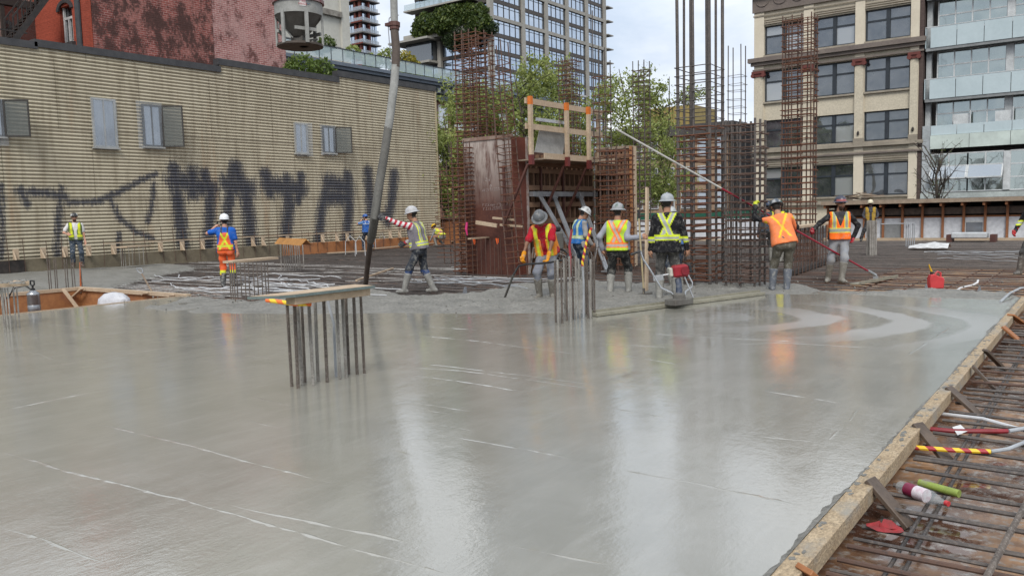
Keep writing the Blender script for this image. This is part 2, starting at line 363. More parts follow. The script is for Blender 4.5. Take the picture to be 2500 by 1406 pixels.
heightfield('poured_concrete', LPOLY, -31.0, -18, 5, 22, 0.11, lambda X, Y, px, py: 0.01+0.10*(vnoise(X, Y, 43, 4, 1.1)-0.5), ROUGH, fray=6, label='poured concrete strip beside the corrugated wall')
# flecks and clods of mortar scattered at the edge of the pour
cl = MB()
for k in range(300):
    x = random.uniform(300, 2480); fr_ = np.interp(x, [300, 1455, 1860, 2490], [766, 764, 722, 736]); y = random.gauss(fr_-26, 14)
    if y > fr_+4 or y < 650: continue
    p = gp(x, y); s = random.uniform(0.006, 0.022)
    cl.box((p.x, p.y, s*0.2+0.02), (s*1.6, s*1.3, s*.7), Euler((random.random(), random.random(), random.random()*3)).to_matrix())
tag(cl.build('mortar_clods', ROUGH), 'small clods of mortar strewn on the rough concrete', 'mortar', kind='stuff')

# --- plywood form deck
def ply_mat(name, c1, c2, dark, wet=0.5):
    m, nt, b, o = new_mat(name); p = pos_node(nt); oi = nd(nt, 'ShaderNodeObjectInfo')
    ps = pos_node(nt, (6, 0.7, 1)); gr = noise(nt, ps, 4, 5, 0.6, 1.0); st = noise(nt, p, 1.1, 5, 0.65, 0.6); sp = noise(nt, p, 14, 4, 0.7)
    c = mixc(nt, ramp(nt, gr, [(0.3, 0), (0.7, 1)]), c1, c2)
    c = mixc(nt, ramp(nt, st, [(0.40, 0), (0.56, 0.92)]), c, dark)
    c = mixc(nt, ramp(nt, sp, [(0.50, 0), (0.64, 0.8)]), c, (0.30, 0.285, 0.26))
    mm = nd(nt, 'ShaderNodeMapRange'); mm.inputs['To Min'].default_value = 0.7; mm.inputs['To Max'].default_value = 1.15; nt.links.new(oi.outputs['Random'], mm.inputs['Value'])
    c = mixc(nt, 1.0, c, mm.outputs[0], 'MULTIPLY'); nt.links.new(c, b.inputs['Base Color'])
    nt.links.new(ramp(nt, st, [(0.38, 0.62), (0.56, 0.62-0.55*wet)]), b.inputs['Roughness']); bump(nt, b, gr, 0.15, 0.004)
    return m
PLY = ply_mat('deck_plywood', (0.34, 0.20, 0.105), (0.25, 0.14, 0.075), (0.075, 0.036, 0.026), 1.05)
PLYD = ply_mat('deck_plywood_dark', (0.23, 0.115, 0.06), (0.17, 0.08, 0.045), (0.075, 0.035, 0.024), 0.6)
g = MB(); g.rng(-30, 3.5, 9.8, 39.5, -0.245, -0.225); deck = tag(g.build('formwork_deck', PLYD), kind='structure')
g = MB(); g.rng(-1.0, 3.5, -3, 9.8, -0.245, -0.225); tag(g.build('formwork_deck', PLYD), kind='structure')
PLYB = ply_mat('dry_deck_plywood', (0.52, 0.31, 0.15), (0.44, 0.25, 0.115), (0.20, 0.10, 0.06), 0.5)
shm = MB().box((0, 0, 0), (1.212, 2.43, 0.018)).mesh('plywood_sheet', PLY); shb = MB().box((0, 0, 0), (1.212, 2.43, 0.018)).mesh('plywood_sheet', PLYB)
for i in range(6):
    for j in range(13):
        x, y = -4.45+i*1.22, 2.0+j*2.44+(0.6 if i % 2 else 0)
        if x < -1.2 and y < 14.5: continue
        if y > 30: continue
        o = link('plywood_sheet', shb if 14.5 < y < 26 else shm, deck, (x, y, -0.2155+random.uniform(-0.003, 0.003)), (0, 0, random.uniform(-0.004, 0.004)))
# --- rebar
def steel_mat(name, c1, c2, c3, rough=0.6, metal=0.35, scale=3):
    m, nt, b, o = new_mat(name); p = pos_node(nt); n = noise(nt, p, scale, 5, 0.6); f = noise(nt, p, scale*12, 3, 0.7)
    c = mixc(nt, ramp(nt, n, [(0.35, 0), (0.65, 1)]), c1, c2); c = mixc(nt, ramp(nt, f, [(0.5, 0), (0.68, 0.8)]), c, c3)
    nt.links.new(c, b.inputs['Base Color']); b.inputs['Roughness'].default_value = rough; b.inputs['Metallic'].default_value = metal; bump(nt, b, f, 0.3, 0.004)
    return m
REBAR_DARK = steel_mat('rebar_dark', (0.065, 0.058, 0.055), (0.11, 0.095, 0.085), (0.17, 0.14, 0.12))
REBAR_RUST = steel_mat('rebar_rust', (0.11, 0.043, 0.023), (0.17, 0.062, 0.028), (0.075, 0.04, 0.03), 0.85, 0.05)
REBAR_BROWN = steel_mat('rebar_brown', (0.085, 0.05, 0.038), (0.12, 0.07, 0.05), (0.06, 0.045, 0.04), 0.8, 0.1)
REBAR_CEM = steel_mat('rebar_cement', (0.13, 0.12, 0.11), (0.42, 0.41, 0.39), (0.5, 0.5, 0.48), 0.8, 0.0, 1.2)
mat_thing = empty('rebar_mat', (-8, 20, -0.1), 0, 'wide mat of crossing grey rebar laid over the plywood deck', 'rebar mat')
def mat_bar(a, b, r, m, n=5):
    a, b = Vector(a), Vector(b); L = (b-a).length
    bow = Vector((random.uniform(-.02, .02), random.uniform(-.02, .02), random.uniform(-.012, .012)))
    mb = MB().tube([a, a.lerp(b, .33)+bow, a.lerp(b, .66)-bow*0.6, b], r, n); return wpart('bar', mb, m, mat_thing, True)
y = 3.0
while y < 15.3:                                  # strip right of the edge form
    dx = random.uniform(-.09, .09)
    mat_bar((-1.0, y-dx, -0.112), (2.6, y+dx*1.5, -0.118+random.uniform(-.015, .01)), 0.0135, REBAR_BROWN if random.random() < .35 else REBAR_DARK, 7)
    if random.random() < .3: mat_bar((-1.0, y+0.05, -0.115), (2.6, y+0.07+dx, -0.105), 0.010, REBAR_DARK, 7)
    y += random.uniform(.20, .36)
for x in (-0.80, -0.72, -0.05, 0.45):
    mat_bar((x, 1.5, -0.15), (x+random.uniform(-.1, .1), 16, -0.15), 0.011, REBAR_DARK, 7)
y = 10.3; k = 0
while y < 38.2:
    xl, xr = -29.2, (0.8 if y > 15.45 else -7.5)
    mid = random.uniform(-16, -12)
    mat_bar((xl, y, -0.075), (mid+.6, y+random.uniform(-.06, .06), -0.07), 0.0135, REBAR_CEM if (y < 19 and random.random() < .3) else REBAR_DARK)
    xq = xr if (xr < 0 or y > 23 or k % 2 == 0) else -4.2; k += 1
    mat_bar((mid, y+.03, -0.06), (xq, y+random.uniform(-.08, .08), -0.06), 0.0135, REBAR_DARK if xr < 0 or y > 22 else random.choice((REBAR_DARK, REBAR_BROWN)))
    y += random.uniform(.17, .27) if y < 24 else random.uniform(.24, .4)
x = -29
while x < 0.5:
    y0 = 10.0 if x < -9 else 15.5
    mat_bar((x, y0, -0.10), (x+random.uniform(-.2, .2), 38.4, -0.10), 0.0125, REBAR_DARK if x < -8 else REBAR_RUST); x += random.uniform(.5, .8)
for i in range(26):                              # loose lap bars lying askew on the mat
    p = gp(random.uniform(420, 1250), random.uniform(640, 712)); a = random.uniform(-.5, .5)+(0 if random.random() < .7 else 1.4)
    L = random.uniform(1.2, 3.5); d = Vector((math.cos(a), math.sin(a), 0))*L
    mat_bar((p.x, p.y, -0.03), (p.x+d.x, p.y+d.y, -0.02), 0.011, random.choice((REBAR_CEM, REBAR_DARK)))

# --- edge form along the right of the slab
WOOD = pm('form_lumber', (0.50, 0.33, 0.16), (0.42, 0.26, 0.12), 3, 0.75, stretch=(8, 0.8, 8), bs=0.2, bd=0.004, fine=0.1)
WOOD_MUD = pm('form_lumber_splashed', (0.52, 0.405, 0.265), (0.42, 0.31, 0.19), 3, 0.75, stretch=(3, 1.6, 3), bs=0.6, bd=0.01, grime=(0.27, 0.255, 0.22), fine=0.28)
WOOD_PALE = pm('pale_lumber', (0.52, 0.405, 0.285), (0.44, 0.33, 0.225), 2.5, 0.8, bs=0.15, bd=0.003)
WOOD_GREY = pm('weathered_lumber', (0.34, 0.27, 0.20), (0.25, 0.19, 0.14), 3, 0.85, bs=0.3, bd=0.004)
WOOD_DARK = pm('dark_wet_lumber', (0.13, 0.095, 0.07), (0.075, 0.055, 0.042), 6, 0.55, stretch=(1, 1, 1), bs=0.5, bd=0.006)
FORMPLY = pm('form_plywood', (0.40, 0.17, 0.065), (0.30, 0.12, 0.045), 2.5, 0.6, bs=0.2, bd=0.004, grime=(0.20, 0.09, 0.05))
edge = empty('edge_form', (-1.05, 9, -0.2), 0, 'long timber edge form holding the right side of the slab', 'formwork')
for y0, y1 in ((0.6, 5.9), (5.905, 10.6), (10.605, 15.5)):
    wpart('board', MB().rng(-1.125, -1.022, y0, y1, -0.095, 0.006), WOOD_MUD, edge, bevel=0.004)
    wpart('panel', MB().rng(-1.123, -1.105, y0, y1, -0.205, -0.097), FORMPLY, edge)
for (a, b) in (((2128, 1175), (2222, 1285)), ((2236, 1038), (2318, 1130)), ((2313, 948), (2398, 1020)), ((2378, 897), (2430, 952)), ((2408, 857), (2452, 902)), ((2452, 800), (2505, 845)), ((1968, 1392), (2060, 1480)), ((2470, 770), (2512, 800))):
    A = gp(*a, 0.012); A.x = max(A.x, -1.04); B = gp(*b, -0.19)
    wpart('strut', MB().beam(A+(A-B)*.06, B, 0.10, 0.026, (0, 0, 1)), WOOD_DARK if a[0] < 2440 and a[0] > 2000 else FORMPLY, edge, bevel=0.003)
mm = MB()
for k in range(130):                             # mortar splashes dried on the form's top
    y_ = random.uniform(2.6, 15); s = random.uniform(.006, .03)
    cx_ = random.choice((-1.118, -1.11, -1.10, -1.06))+random.uniform(-.02, .02); st_ = random.uniform(1, 3); n_ = 9
    mm.prism([(min(-1.026, max(-1.122, cx_+s*random.uniform(.35, 1)*math.cos(a))), y_+s*st_*random.uniform(.35, 1)*math.sin(a), 0.0055) for a in np.linspace(0, 6.283, n_+1)[:-1]], (0, 0, random.uniform(.001, .004)))
tag(mm.build('mortar_splash', ROUGH, edge), kind='stuff').location = -edge.location

# smear of mortar squeezed up along the inside of the edge form
xs = np.arange(-1.30, -1.118, .018); ys = np.arange(1.2, 15.4, .03); X, Y = np.meshgrid(xs, ys, indexing='ij')
edge_n = vnoise(Y, X*0, 77, 3, 1.4); Z = np.clip((X+1.125+.015+.07*(edge_n-.35))*.35, -.02, .03)+.016*(vnoise(X, Y, 61, 4, 14.0)-.5)-.004
nx, ny = X.shape; i, j = np.meshgrid(np.arange(nx-1), np.arange(ny-1), indexing='ij'); i = i.ravel(); j = j.ravel()
o = link('mortar_smear', mesh_np('mortar_smear', np.stack([X, Y, np.minimum(Z, .012)], -1).reshape(-1, 3), np.stack([i*ny+j, (i+1)*ny+j, (i+1)*ny+j+1, i*ny+j+1], -1), ROUGH, True), slab); o['kind'] = 'stuff'
# ================================================================== BUILDINGS
def brick_mat(name, c1, c2, mortar, axis='yz', bw=0.22, bh=0.075, patch=None, soot=None, pscale=0.35, pfac=(0.45, 0.6), sfac=(0.5, 0.62)):
    m, nt, b, o = new_mat(name); ge = nd(nt, 'ShaderNodeNewGeometry'); sx = nd(nt, 'ShaderNodeSeparateXYZ'); nt.links.new(ge.outputs['Position'], sx.inputs[0])
    cx = nd(nt, 'ShaderNodeCombineXYZ'); nt.links.new(sx.outputs['Y' if axis == 'yz' else 'X'], cx.inputs[0]); nt.links.new(sx.outputs['Z'], cx.inputs[1])
    br = nd(nt, 'ShaderNodeTexBrick'); nt.links.new(cx.outputs[0], br.inputs['Vector'])
    for k, v in (('Color1', c1), ('Color2', c2), ('Mortar', mortar)): br.inputs[k].default_value = (*v, 1)
    br.inputs['Scale'].default_value = 1; br.inputs['Mortar Size'].default_value = 0.011; br.inputs['Brick Width'].default_value = bw; br.inputs['Row Height'].default_value = bh
    c = br.outputs['Color']; p = pos_node(nt); hf = noise(nt, pos_node(nt, (1, 1, 1.8)), 7, 5, 0.8)
    if patch:
        n = noise(nt, p, pscale, 7, 0.7, 0.3); c = mixc(nt, ramp(nt, n, [(pfac[0], 0), (pfac[1], 0.6)]), c, patch)
    if soot:
        n2 = noise(nt, pos_node(nt, (1, 1, 0.7)), pscale*1.6, 8, 0.75, 0.2)
        f = mixc(nt, 0.30, n2, hf); c = mixc(nt, ramp(nt, f, [(sfac[0], 0), (sfac[1], 0.9)]), c, soot)
    c = mixc(nt, 1.0, c, ramp(nt, hf, [(0.3, 0.65), (0.7, 1.15)]), 'MULTIPLY')
    nt.links.new(c, b.inputs['Base Color']); b.inputs['Roughness'].default_value = 0.92; bump(nt, b, br.outputs['Fac'], 0.5, 0.01); b.inputs['Specular IOR Level'].default_value = 0.15
    return m
DARKM = pm('dark_flashing', (0.045, 0.045, 0.048), (0.07, 0.07, 0.072), 3, 0.55)
CONC = pm('tower_concrete', (0.40, 0.38, 0.34), (0.33, 0.315, 0.28), 0.5, 0.85)
# ---------------------------------------------------------------- corrugated building on the left
CX = -30.0
cor = empty('corrugated_building', (CX, 20, 0), 0, 'tan corrugated metal building with dark blue spray-painted letters along the left', 'building')
STROKES = [([(4, 455), (4, 640)], 12), ([(45, 468), (100, 470), (160, 480)], 17), ([(52, 462), (66, 500)], 15), ([(150, 460), (142, 540), (140, 640)], 15),
 ([(235, 492), (290, 470), (345, 440), (382, 425)], 13), ([(268, 482), (290, 530), (330, 565), (372, 582)], 12), ([(376, 450), (372, 500), (362, 540)], 12), ([(292, 570), (286, 615)], 10), ([(170, 495), (250, 492)], 12),
 ([(424, 412), (436, 500), (448, 600)], 19), ([(425, 440), (470, 452), (515, 462)], 26), ([(500, 425), (514, 480), (510, 600)], 17), ([(470, 425), (470, 470)], 22),
 ([(572, 405), (566, 440), (552, 560)], 17), ([(575, 412), (600, 470), (614, 590)], 22), ([(556, 450), (608, 462)], 28),
 ([(647, 425), (660, 470)], 18), ([(652, 452), (735, 462)], 24), ([(700, 440), (706, 500), (698, 575)], 20), ([(735, 430), (728, 490)], 14),
 ([(800, 452), (786, 510), (778, 585)], 17), ([(805, 446), (850, 462)], 26), ([(848, 430), (852, 500), (846, 590)], 18), ([(800, 480), (848, 482)], 22),
 ([(898, 418), (902, 470), (904, 520)], 17), ([(962, 425), (958, 480), (946, 540)], 17), ([(905, 500), (925, 525)], 12), ([(950, 520), (930, 530)], 10)]
SW = [([(xp(x, y, CX).y, xp(x, y, CX).z) for x, y in pl], w*1.2*depth(xp(pl[0][0], pl[0][1], CX))/FPX) for pl, w in STROKES]
def corr_mat():
    m, nt, b, o = new_mat('corrugated_tan'); p = pos_node(nt); at = nd(nt, 'ShaderNodeAttribute', attribute_name='paint')
    big = noise(nt, p, 0.5, 5, 0.6); vert = noise(nt, pos_node(nt, (1, 3.0, 0.25)), 1.4, 6, 0.65); sp = noise(nt, p, 12, 4, 0.7)
    c = mixc(nt, ramp(nt, big, [(0.3, 0), (0.7, 1)]), (0.52, 0.465, 0.345), (0.445, 0.395, 0.29))
    c = mixc(nt, ramp(nt, vert, [(0.46, 0), (0.68, 0.65)]), c, (0.27, 0.225, 0.155))
    c = mixc(nt, ramp(nt, sp, [(0.62, 0), (0.75, 0.25)]), c, (0.22, 0.18, 0.13))
    sm = nd(nt, 'ShaderNodeTexBrick'); sm.inputs['Scale'].default_value = 1; sm.inputs['Brick Width'].default_value = 3.05; sm.inputs['Row Height'].default_value = 2.45; sm.inputs['Mortar Size'].default_value = 0.022; sm.inputs['Mortar Smooth'].default_value = .4; sm.offset = 0.37
    sxy = nd(nt, 'ShaderNodeSeparateXYZ'); nt.links.new(p, sxy.inputs[0]); cxy = nd(nt, 'ShaderNodeCombineXYZ'); nt.links.new(sxy.outputs['Y'], cxy.inputs[0]); nt.links.new(sxy.outputs['Z'], cxy.inputs[1]); nt.links.new(cxy.outputs[0], sm.inputs['Vector'])
    c = mixc(nt, mixc(nt, 1.0, sm.outputs['Fac'], 0.6, 'MULTIPLY'), c, (0.16, 0.13, 0.09))
    rust = noise(nt, pos_node(nt, (1, 1.2, 0.12)), 0.9, 4, 0.6); c = mixc(nt, ramp(nt, rust, [(0.62, 0), (0.72, 0.45)]), c, (0.30, 0.15, 0.06))
    # darker tone in the recessed part of each flute, following the corrugation
    groove_tone = nd(nt, 'ShaderNodeAttribute', attribute_name='groove'); groove_fac = mixc(nt, 1.0, groove_tone.outputs['Fac'], ramp(nt, big, [(0.3, 0.75), (0.7, 1.0)]), 'MULTIPLY')
    c = mixc(nt, groove_fac, c, (0.085, 0.068, 0.045))
    drip = noise(nt, pos_node(nt, (1, 16, 1.6)), 1.0, 5, 0.8); fine = noise(nt, p, 9, 4, 0.75)
    q = nd(nt, 'ShaderNodeMath', operation='MULTIPLY_ADD'); nt.links.new(mixc(nt, 0.3, drip, fine), q.inputs[0]); q.inputs[1].default_value = 3.0; nt.links.new(at.outputs['Fac'], q.inputs[2])
    q2 = nd(nt, 'ShaderNodeMath', operation='SUBTRACT'); nt.links.new(q.outputs[0], q2.inputs[0]); q2.inputs[1].default_value = 1.5
    c = mixc(nt, ramp(nt, q2.outputs[0], [(0.0, 0), (0.20, 0), (0.55, 0.80), (1.0, 0.93)]), c, (0.034, 0.039, 0.058))
    nt.links.new(c, b.inputs['Base Color']); b.inputs['Roughness'].default_value = 0.6; b.inputs['Specular IOR Level'].default_value = 0.3
    return m
CORR = corr_mat()
ystep = [8.0, xp(86, 110, CX).y, xp(534, 165, CX).y, xp(824, 190, CX).y, xp(1060, 214, CX).y]
ztop = [xp(40, 112, CX).z, xp(300, 142, CX).z, xp(700, 181, CX).z, xp(1000, 212, CX).z]
PITCH = 0.128
def seg_dist(Y, Z, pl):
    d = np.full(Y.shape, 9.0)
    for (a, b), (c, e) in zip(pl[:-1], pl[1:]):
        vx, vy = c-a, e-b; t = np.clip(((Y-a)*vx+(Z-b)*vy)/(vx*vx+vy*vy+1e-9), 0, 1)
        d = np.minimum(d, np.hypot(Y-a-t*vx, Z-b-t*vy))
    return d
for i in range(4):
    ys = np.arange(ystep[i], ystep[i+1]+0.09, 0.09); ys[-1] = ystep[i+1]
    zs = np.arange(0.2, ztop[i], PITCH/6); Y, Z = np.meshgrid(ys, zs, indexing='ij')
    X = CX+0.024*np.cos(2*np.pi*Z/PITCH)+0.01*(vnoise(Y, Z, 5, 2, 0.6)-0.5)
    ny, nz = Y.shape; a, b = np.meshgrid(np.arange(ny-1), np.arange(nz-1), indexing='ij'); a = a.ravel(); b = b.ravel()
    q = np.stack([a*nz+b, (a+1)*nz+b, (a+1)*nz+b+1, a*nz+b+1], -1)
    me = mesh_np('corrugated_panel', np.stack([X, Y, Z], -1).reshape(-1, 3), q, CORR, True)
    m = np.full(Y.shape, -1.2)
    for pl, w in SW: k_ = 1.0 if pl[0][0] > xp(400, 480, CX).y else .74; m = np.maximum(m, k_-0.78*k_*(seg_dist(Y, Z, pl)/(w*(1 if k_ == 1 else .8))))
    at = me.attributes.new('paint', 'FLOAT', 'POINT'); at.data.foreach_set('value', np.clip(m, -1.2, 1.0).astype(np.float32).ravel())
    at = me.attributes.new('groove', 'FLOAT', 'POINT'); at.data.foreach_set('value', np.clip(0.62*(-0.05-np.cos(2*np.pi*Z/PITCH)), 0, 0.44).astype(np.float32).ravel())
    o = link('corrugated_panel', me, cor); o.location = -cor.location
    wpart('parapet_flashing', MB().rng(CX-0.3, CX+0.07, ystep[i]-(0.05 if i else 0), ystep[i+1]+0.05, ztop[i]-0.03-0.01*i, ztop[i]+0.21+0.002*i), DARKM, cor)
wpart('wall', MB().rng(CX-4, CX-0.06, 8, ystep[4], -0.95, 7.4), DARKM, cor)
wpart('corner_trim', MB().rng(CX-0.1, CX+0.05, ystep[4], ystep[4]+0.09, 0.2, ztop[3]), pm('tan_trim', (0.5, 0.43, 0.28), None, 2, 0.6), cor)
WFR = pm('window_frame_dark', (0.045, 0.04, 0.035), None, 4, 0.5); PANE_GREY = glass_mat('grey_pane', (0.11, 0.125, 0.145), 0.25, 0.08, var=0.1)
PLASTIC = clear_sheet('plastic_sheet', (0.50, 0.55, 0.60), 0.24, .25, .08); SILL = pm('window_sill', (0.42, 0.42, 0.40), None, 4, 0.7)
CLEARG = clear_sheet('clear_glass', (0.13, 0.14, 0.13), 0.5, 0.05, .05)
def cor_window(x0, y0, x1, y1, sash=None, sheet=(0, 0, 0, 0)):
    a, b = xp(x0, y0, CX+0.06), xp(x1, y1, CX+0.06); ya, yb, za, zb = a.y, b.y, min(a.z, b.z), max(a.z, b.z)
    f = MB(); t = 0.07
    f.rng(CX-.02, CX+.09, ya, ya+t, za, zb); f.rng(CX-.02, CX+.09, yb-t, yb, za, zb); f.rng(CX-.02, CX+.089, ya+t, yb-t, zb-t, zb); f.rng(CX-.02, CX+.089, ya+t, yb-t, za, za+t)
    f.rng(CX-.02, CX+.075, (ya+yb)/2-.025, (ya+yb)/2+.025, za+t, zb-t)
    w = wpart('window', f, WFR if sash else SILL, cor)
    def sub(n, mb, m):
        o = mb.build(n, m, w); return o
    sub('pane', MB().rng(CX-.01, CX+.055, ya+t, yb-t, za+t, zb-t), PANE_GREY)
    sub('sill', MB().rng(CX, CX+.16, ya-.05, yb+.05, za-.06, za-.002), SILL)
    s = MB(); n = 9; V = []
    for i in range(n):
        for j in range(n):
            V.append((CX+.115+.02*math.sin(i*1.3+j*.4), ya-sheet[0]+(yb+sheet[1]-ya+sheet[0])*i/(n-1), za-sheet[2]+(zb+sheet[3]-za+sheet[2])*j/(n-1)))
    s.add(V, [(i*n+j, (i+1)*n+j, (i+1)*n+j+1, i*n+j+1) for i in range(n-1) for j in range(n-1)]); sub('plastic_sheet', s, PLASTIC)
    if sash:
        h = Vector((CX+.10, yb, 0)); ang = R(sash); d = Vector((math.sin(ang), math.cos(ang), 0)); L = 0.78; t = 0.05; sm = MB()
        for (u0, u1, v0, v1) in ((0, t, za, zb), (L-t, L, za, zb), (t, L-t, zb-t, zb), (t, L-t, za, za+t)):
            sm.beam(h+d*((u0+u1)/2)+Vector((0, 0, v0)), h+d*((u0+u1)/2)+Vector((0, 0, v1)), 0.04, u1-u0, d)
        so = sub('sash', sm, WFR); 
        sub('sash_glass', MB().beam(h+d*(L/2)+Vector((0, 0, za+t)), h+d*(L/2)+Vector((0, 0, zb-t)), 0.008, L-2*t, d), CLEARG)
cor_window(221, 238, 288, 362, None, (0.02, 0.02, 0, 0)); cor_window(345, 254, 398, 360, 42, (.25, 0, .1, .1)); cor_window(718, 300, 753, 376, None, (0, .25, .12, .05)); cor_window(787, 308, 819, 375, 40, (.2, .05, .12, .05)); cor_window(-35, 240, 12, 335, 42, (0, .1, .3, 0))
# ---------------------------------------------------------------- faded red brick building behind it
RED1 = brick_mat('faded_red_brick', (0.33, 0.105, 0.085), (0.22, 0.065, 0.055), (0.44, 0.27, 0.24), bh=.095, bw=.28, patch=(0.37, 0.17, 0.145), soot=(0.06, 0.036, 0.032), pscale=.8, sfac=(0.47, 0.54), pfac=(.46, .56))
RED2 = brick_mat('pink_washed_brick', (0.42, 0.20, 0.18), (0.32, 0.125, 0.11), (0.58, 0.43, 0.40), bh=.095, bw=.28, patch=(0.48, 0.30, 0.275), soot=(0.12, 0.055, 0.05), pscale=.9, sfac=(0.51, 0.58), pfac=(.46, .56))
RED3 = brick_mat('painted_red_brick', (0.40, 0.085, 0.05), (0.33, 0.07, 0.042), (0.34, 0.09, 0.06))
brk = empty('brick_building', (-38, 20, 0), 0, 'tall weathered red brick building with fire escape behind the corrugated wall', 'building')
yA, yB, yC = xp(204, 100, -34).y, xp(520, 80, -34).y, xp(700, 160, -34).y
wpart('wall', MB().rng(-44, -34, yA+.42, yB, -1, 13.9), RED1, brk); wpart('wall', MB().rng(-44, -34.02, yB, yC, -1, 13.9), RED2, brk)
XS_ = yp(84, 60, yA).x; xw0, xw1 = yp(146, 60, yA).x, yp(178, 60, yA).x; z0w, z1w = yp(164, 107, yA).z, yp(164, 14, yA).z
w = MB(); w.rng(XS_-6, xw0, yA+.01, yA+.4, -1, 13.9); w.rng(xw1, -34.01, yA-.005, yA+.4, -1, 13.85); w.rng(xw0, xw1, yA+.01, yA+.4, -1, z0w); w.rng(xw0, xw1, yA+.01, yA+.4, z1w, 13.9)
wpart('wall', w, RED3, brk); wpart('wall_core', MB().rng(XS_-6, -34.05, yA+.41, yA+3, -1, 13.8), DARKM, brk)
wpart('wall', MB().rng(XS_-6, XS_, 4, yA, -1, 13.9), pm('pink_stucco', (0.46, 0.29, 0.24), (0.38, 0.22, 0.18), 1.0, 0.9, grime=(0.27, 0.14, 0.10)), brk)
wd = wpart('window', MB().rng(xw0, xw1, yA+.2, yA+.3, z0w, z1w), glass_mat('old_dark_glass', (0.02, 0.02, 0.022), 0.10), brk)
f = MB(); wm = pm('white_sash', (0.72, 0.72, 0.70), None, 4, 0.5); xc_ = (xw0+xw1)/2; zc_ = z0w+(z1w-z0w)*.66
for (a, b_, c, d_) in ((xw0+.12, xw0+.24, z0w, zc_), (xw1-.24, xw1-.12, z0w, zc_), (xw0+.12, xw1-.12, z0w, z0w+.1), (xw0+.12, xw1-.12, zc_, zc_+.1), (xc_-.05, xc_+.05, z0w, zc_), (xw0+.12, xw0+.2, zc_, z1w)): f.rng(a, b_, yA+.1+.01*random.random(), yA+.19, c, d_)
f.build('frame', wm, wd)
f = MB(); rr = (xw1-xw0)/2+.15
f.prism([(xc_+rr*math.cos(a), yA-.06, z1w-.15+rr*.6*math.sin(a)) for a in np.linspace(0, math.pi, 9)]+[(xc_+(rr-.2)*math.cos(a), yA-.06, z1w-.15+(rr-.2)*.55*math.sin(a)) for a in np.linspace(math.pi, 0, 9)], (0, .06, 0)); f.build('arch', DARKM, wd)
MB().rng(xw0-.15, xw1+.15, yA-.15, yA+.1, z0w-.16, z0w-.01).build('sill', DARKM, wd)
pdx = yp(191, 60, yA-.12).x; wpart('downpipe', MB().tube([(pdx, yA-.12, 7), (pdx, yA-.12, 15)], .11, 8), DARKM, brk)
ds = xp(30, 60, XS_+.05); wpart('door', MB().rng(XS_, XS_+.06, ds.y-.3, ds.y+1.2, 7.5, ds.z+.75), glass_mat('dark_door_glass', (0.03, 0.035, 0.035), 0.15), brk)
wpart('door_frame', MB().rng(XS_, XS_+.2, ds.y-.5, ds.y+1.4, ds.z+.75, ds.z+1.05).rng(XS_, XS_+.15, ds.y+1.2, ds.y+1.35, 7.5, ds.z+.75).rng(XS_, XS_+.15, ds.y-.45, ds.y-.3, 7.5, ds.z+.75), WFR, brk)
fe = MB(); A = xp(35, 100, -34.8); B = xp(118, -10, -34.8); IRON = pm('black_iron', (0.025, 0.022, 0.02), (0.05, 0.04, 0.035), 6, 0.6)
for off in (0, -.75):
    fe.beam(A+Vector((off, 0, 0)), B+Vector((off, 0, 0)), .05, .22); fe.beam(A+Vector((off, 0, .9)), B+Vector((off, 0, .9)), .04, .05)
    for k in range(9): p = A.lerp(B, k/8)+Vector((off, 0, 0)); fe.beam(p, p+Vector((0, 0, .9)), .03, .03, (0, 1, 0))
for k in range(12): p = A.lerp(B, (k+.5)/12); fe.rng(p.x-.75, p.x, p.y-.12, p.y+.12, p.z-.02, p.z+.02)
C = xp(0, 88, -34.8)
for k in range(10): fe.beam((C.x, C.y-1.2+k*.2, C.z-.6), (C.x, C.y-1.2+k*.2, C.z+.25), .025, .025, (0, 1, 0))
fe.beam((C.x, C.y-1.3, C.z+.25), (C.x, C.y+1.0, C.z+.25), .04, .05); fe.rng(C.x-1, C.x, C.y-1.3, C.y+1.0, C.z-.65, C.z-.58)
for k in range(14): p = xp(60+k*5, 40-k*3.3, -35); fe.beam(p, p+Vector((0, 0, 1.2)), .022, .022, (0, 1, 0))
wpart('fire_escape', fe, IRON, brk)
# ---------------------------------------------------------------- grey corniced building with glass balustrade
GX = -50.0
gry = empty('corniced_building', (GX, 55, 0), 0, 'slate grey building with deep cornice, dentils and glass roof balustrade', 'building')
SLATE = pm('slate_paint', (0.15, 0.18, 0.22), (0.12, 0.145, 0.18), 0.8, 0.6); SLATED = pm('dark_slate_paint', (0.05, 0.06, 0.075), None, 1, 0.6)
BRK4 = brick_mat('dull_red_brick', (0.30, 0.13, 0.09), (0.24, 0.1, 0.07), (0.3, 0.24, 0.2))
y0, y1 = 36.0, 76.0
wpart('wall', MB().rng(GX-12, GX-.7, y0, y1, -1, 12.4), BRK4, gry)
for nm, x1, za, zb, mt in (('cornice', .55, 13.45, 13.72, SLATE), ('cornice', .38, 13.2, 13.447, SLATE), ('cornice', .1, 13.0, 13.197, SLATE), ('frieze', -.45, 12.42, 12.997, SLATED), ('cornice', -.2, 12.0, 12.417, SLATE), ('roof', .2, 13.722, 13.8, SLATED)):
    wpart(nm, MB().rng(GX-11.9, GX+x1, y0, y1, za, zb), mt, gry)
dm = MB().box((0, 0, 0), (.7, .34, .4)).mesh('bracket', pm('bracket_grey', (0.34, 0.37, 0.40), None, 2, 0.6))
for k in range(42): link('bracket', dm, gry, (GX-.12-GX, y0+.5+k*.95-55, 12.78))
GLR = clear_sheet('balustrade_glass', (0.50, 0.61, 0.64), 0.45, 0.05, .04); pmh = MB().box((0, 0, 0), (.03, 1.17, .92)).mesh('glass_panel', GLR); psm = MB().box((0, 0, 0), (.06, .05, 1.02)).mesh('post', SLATED)
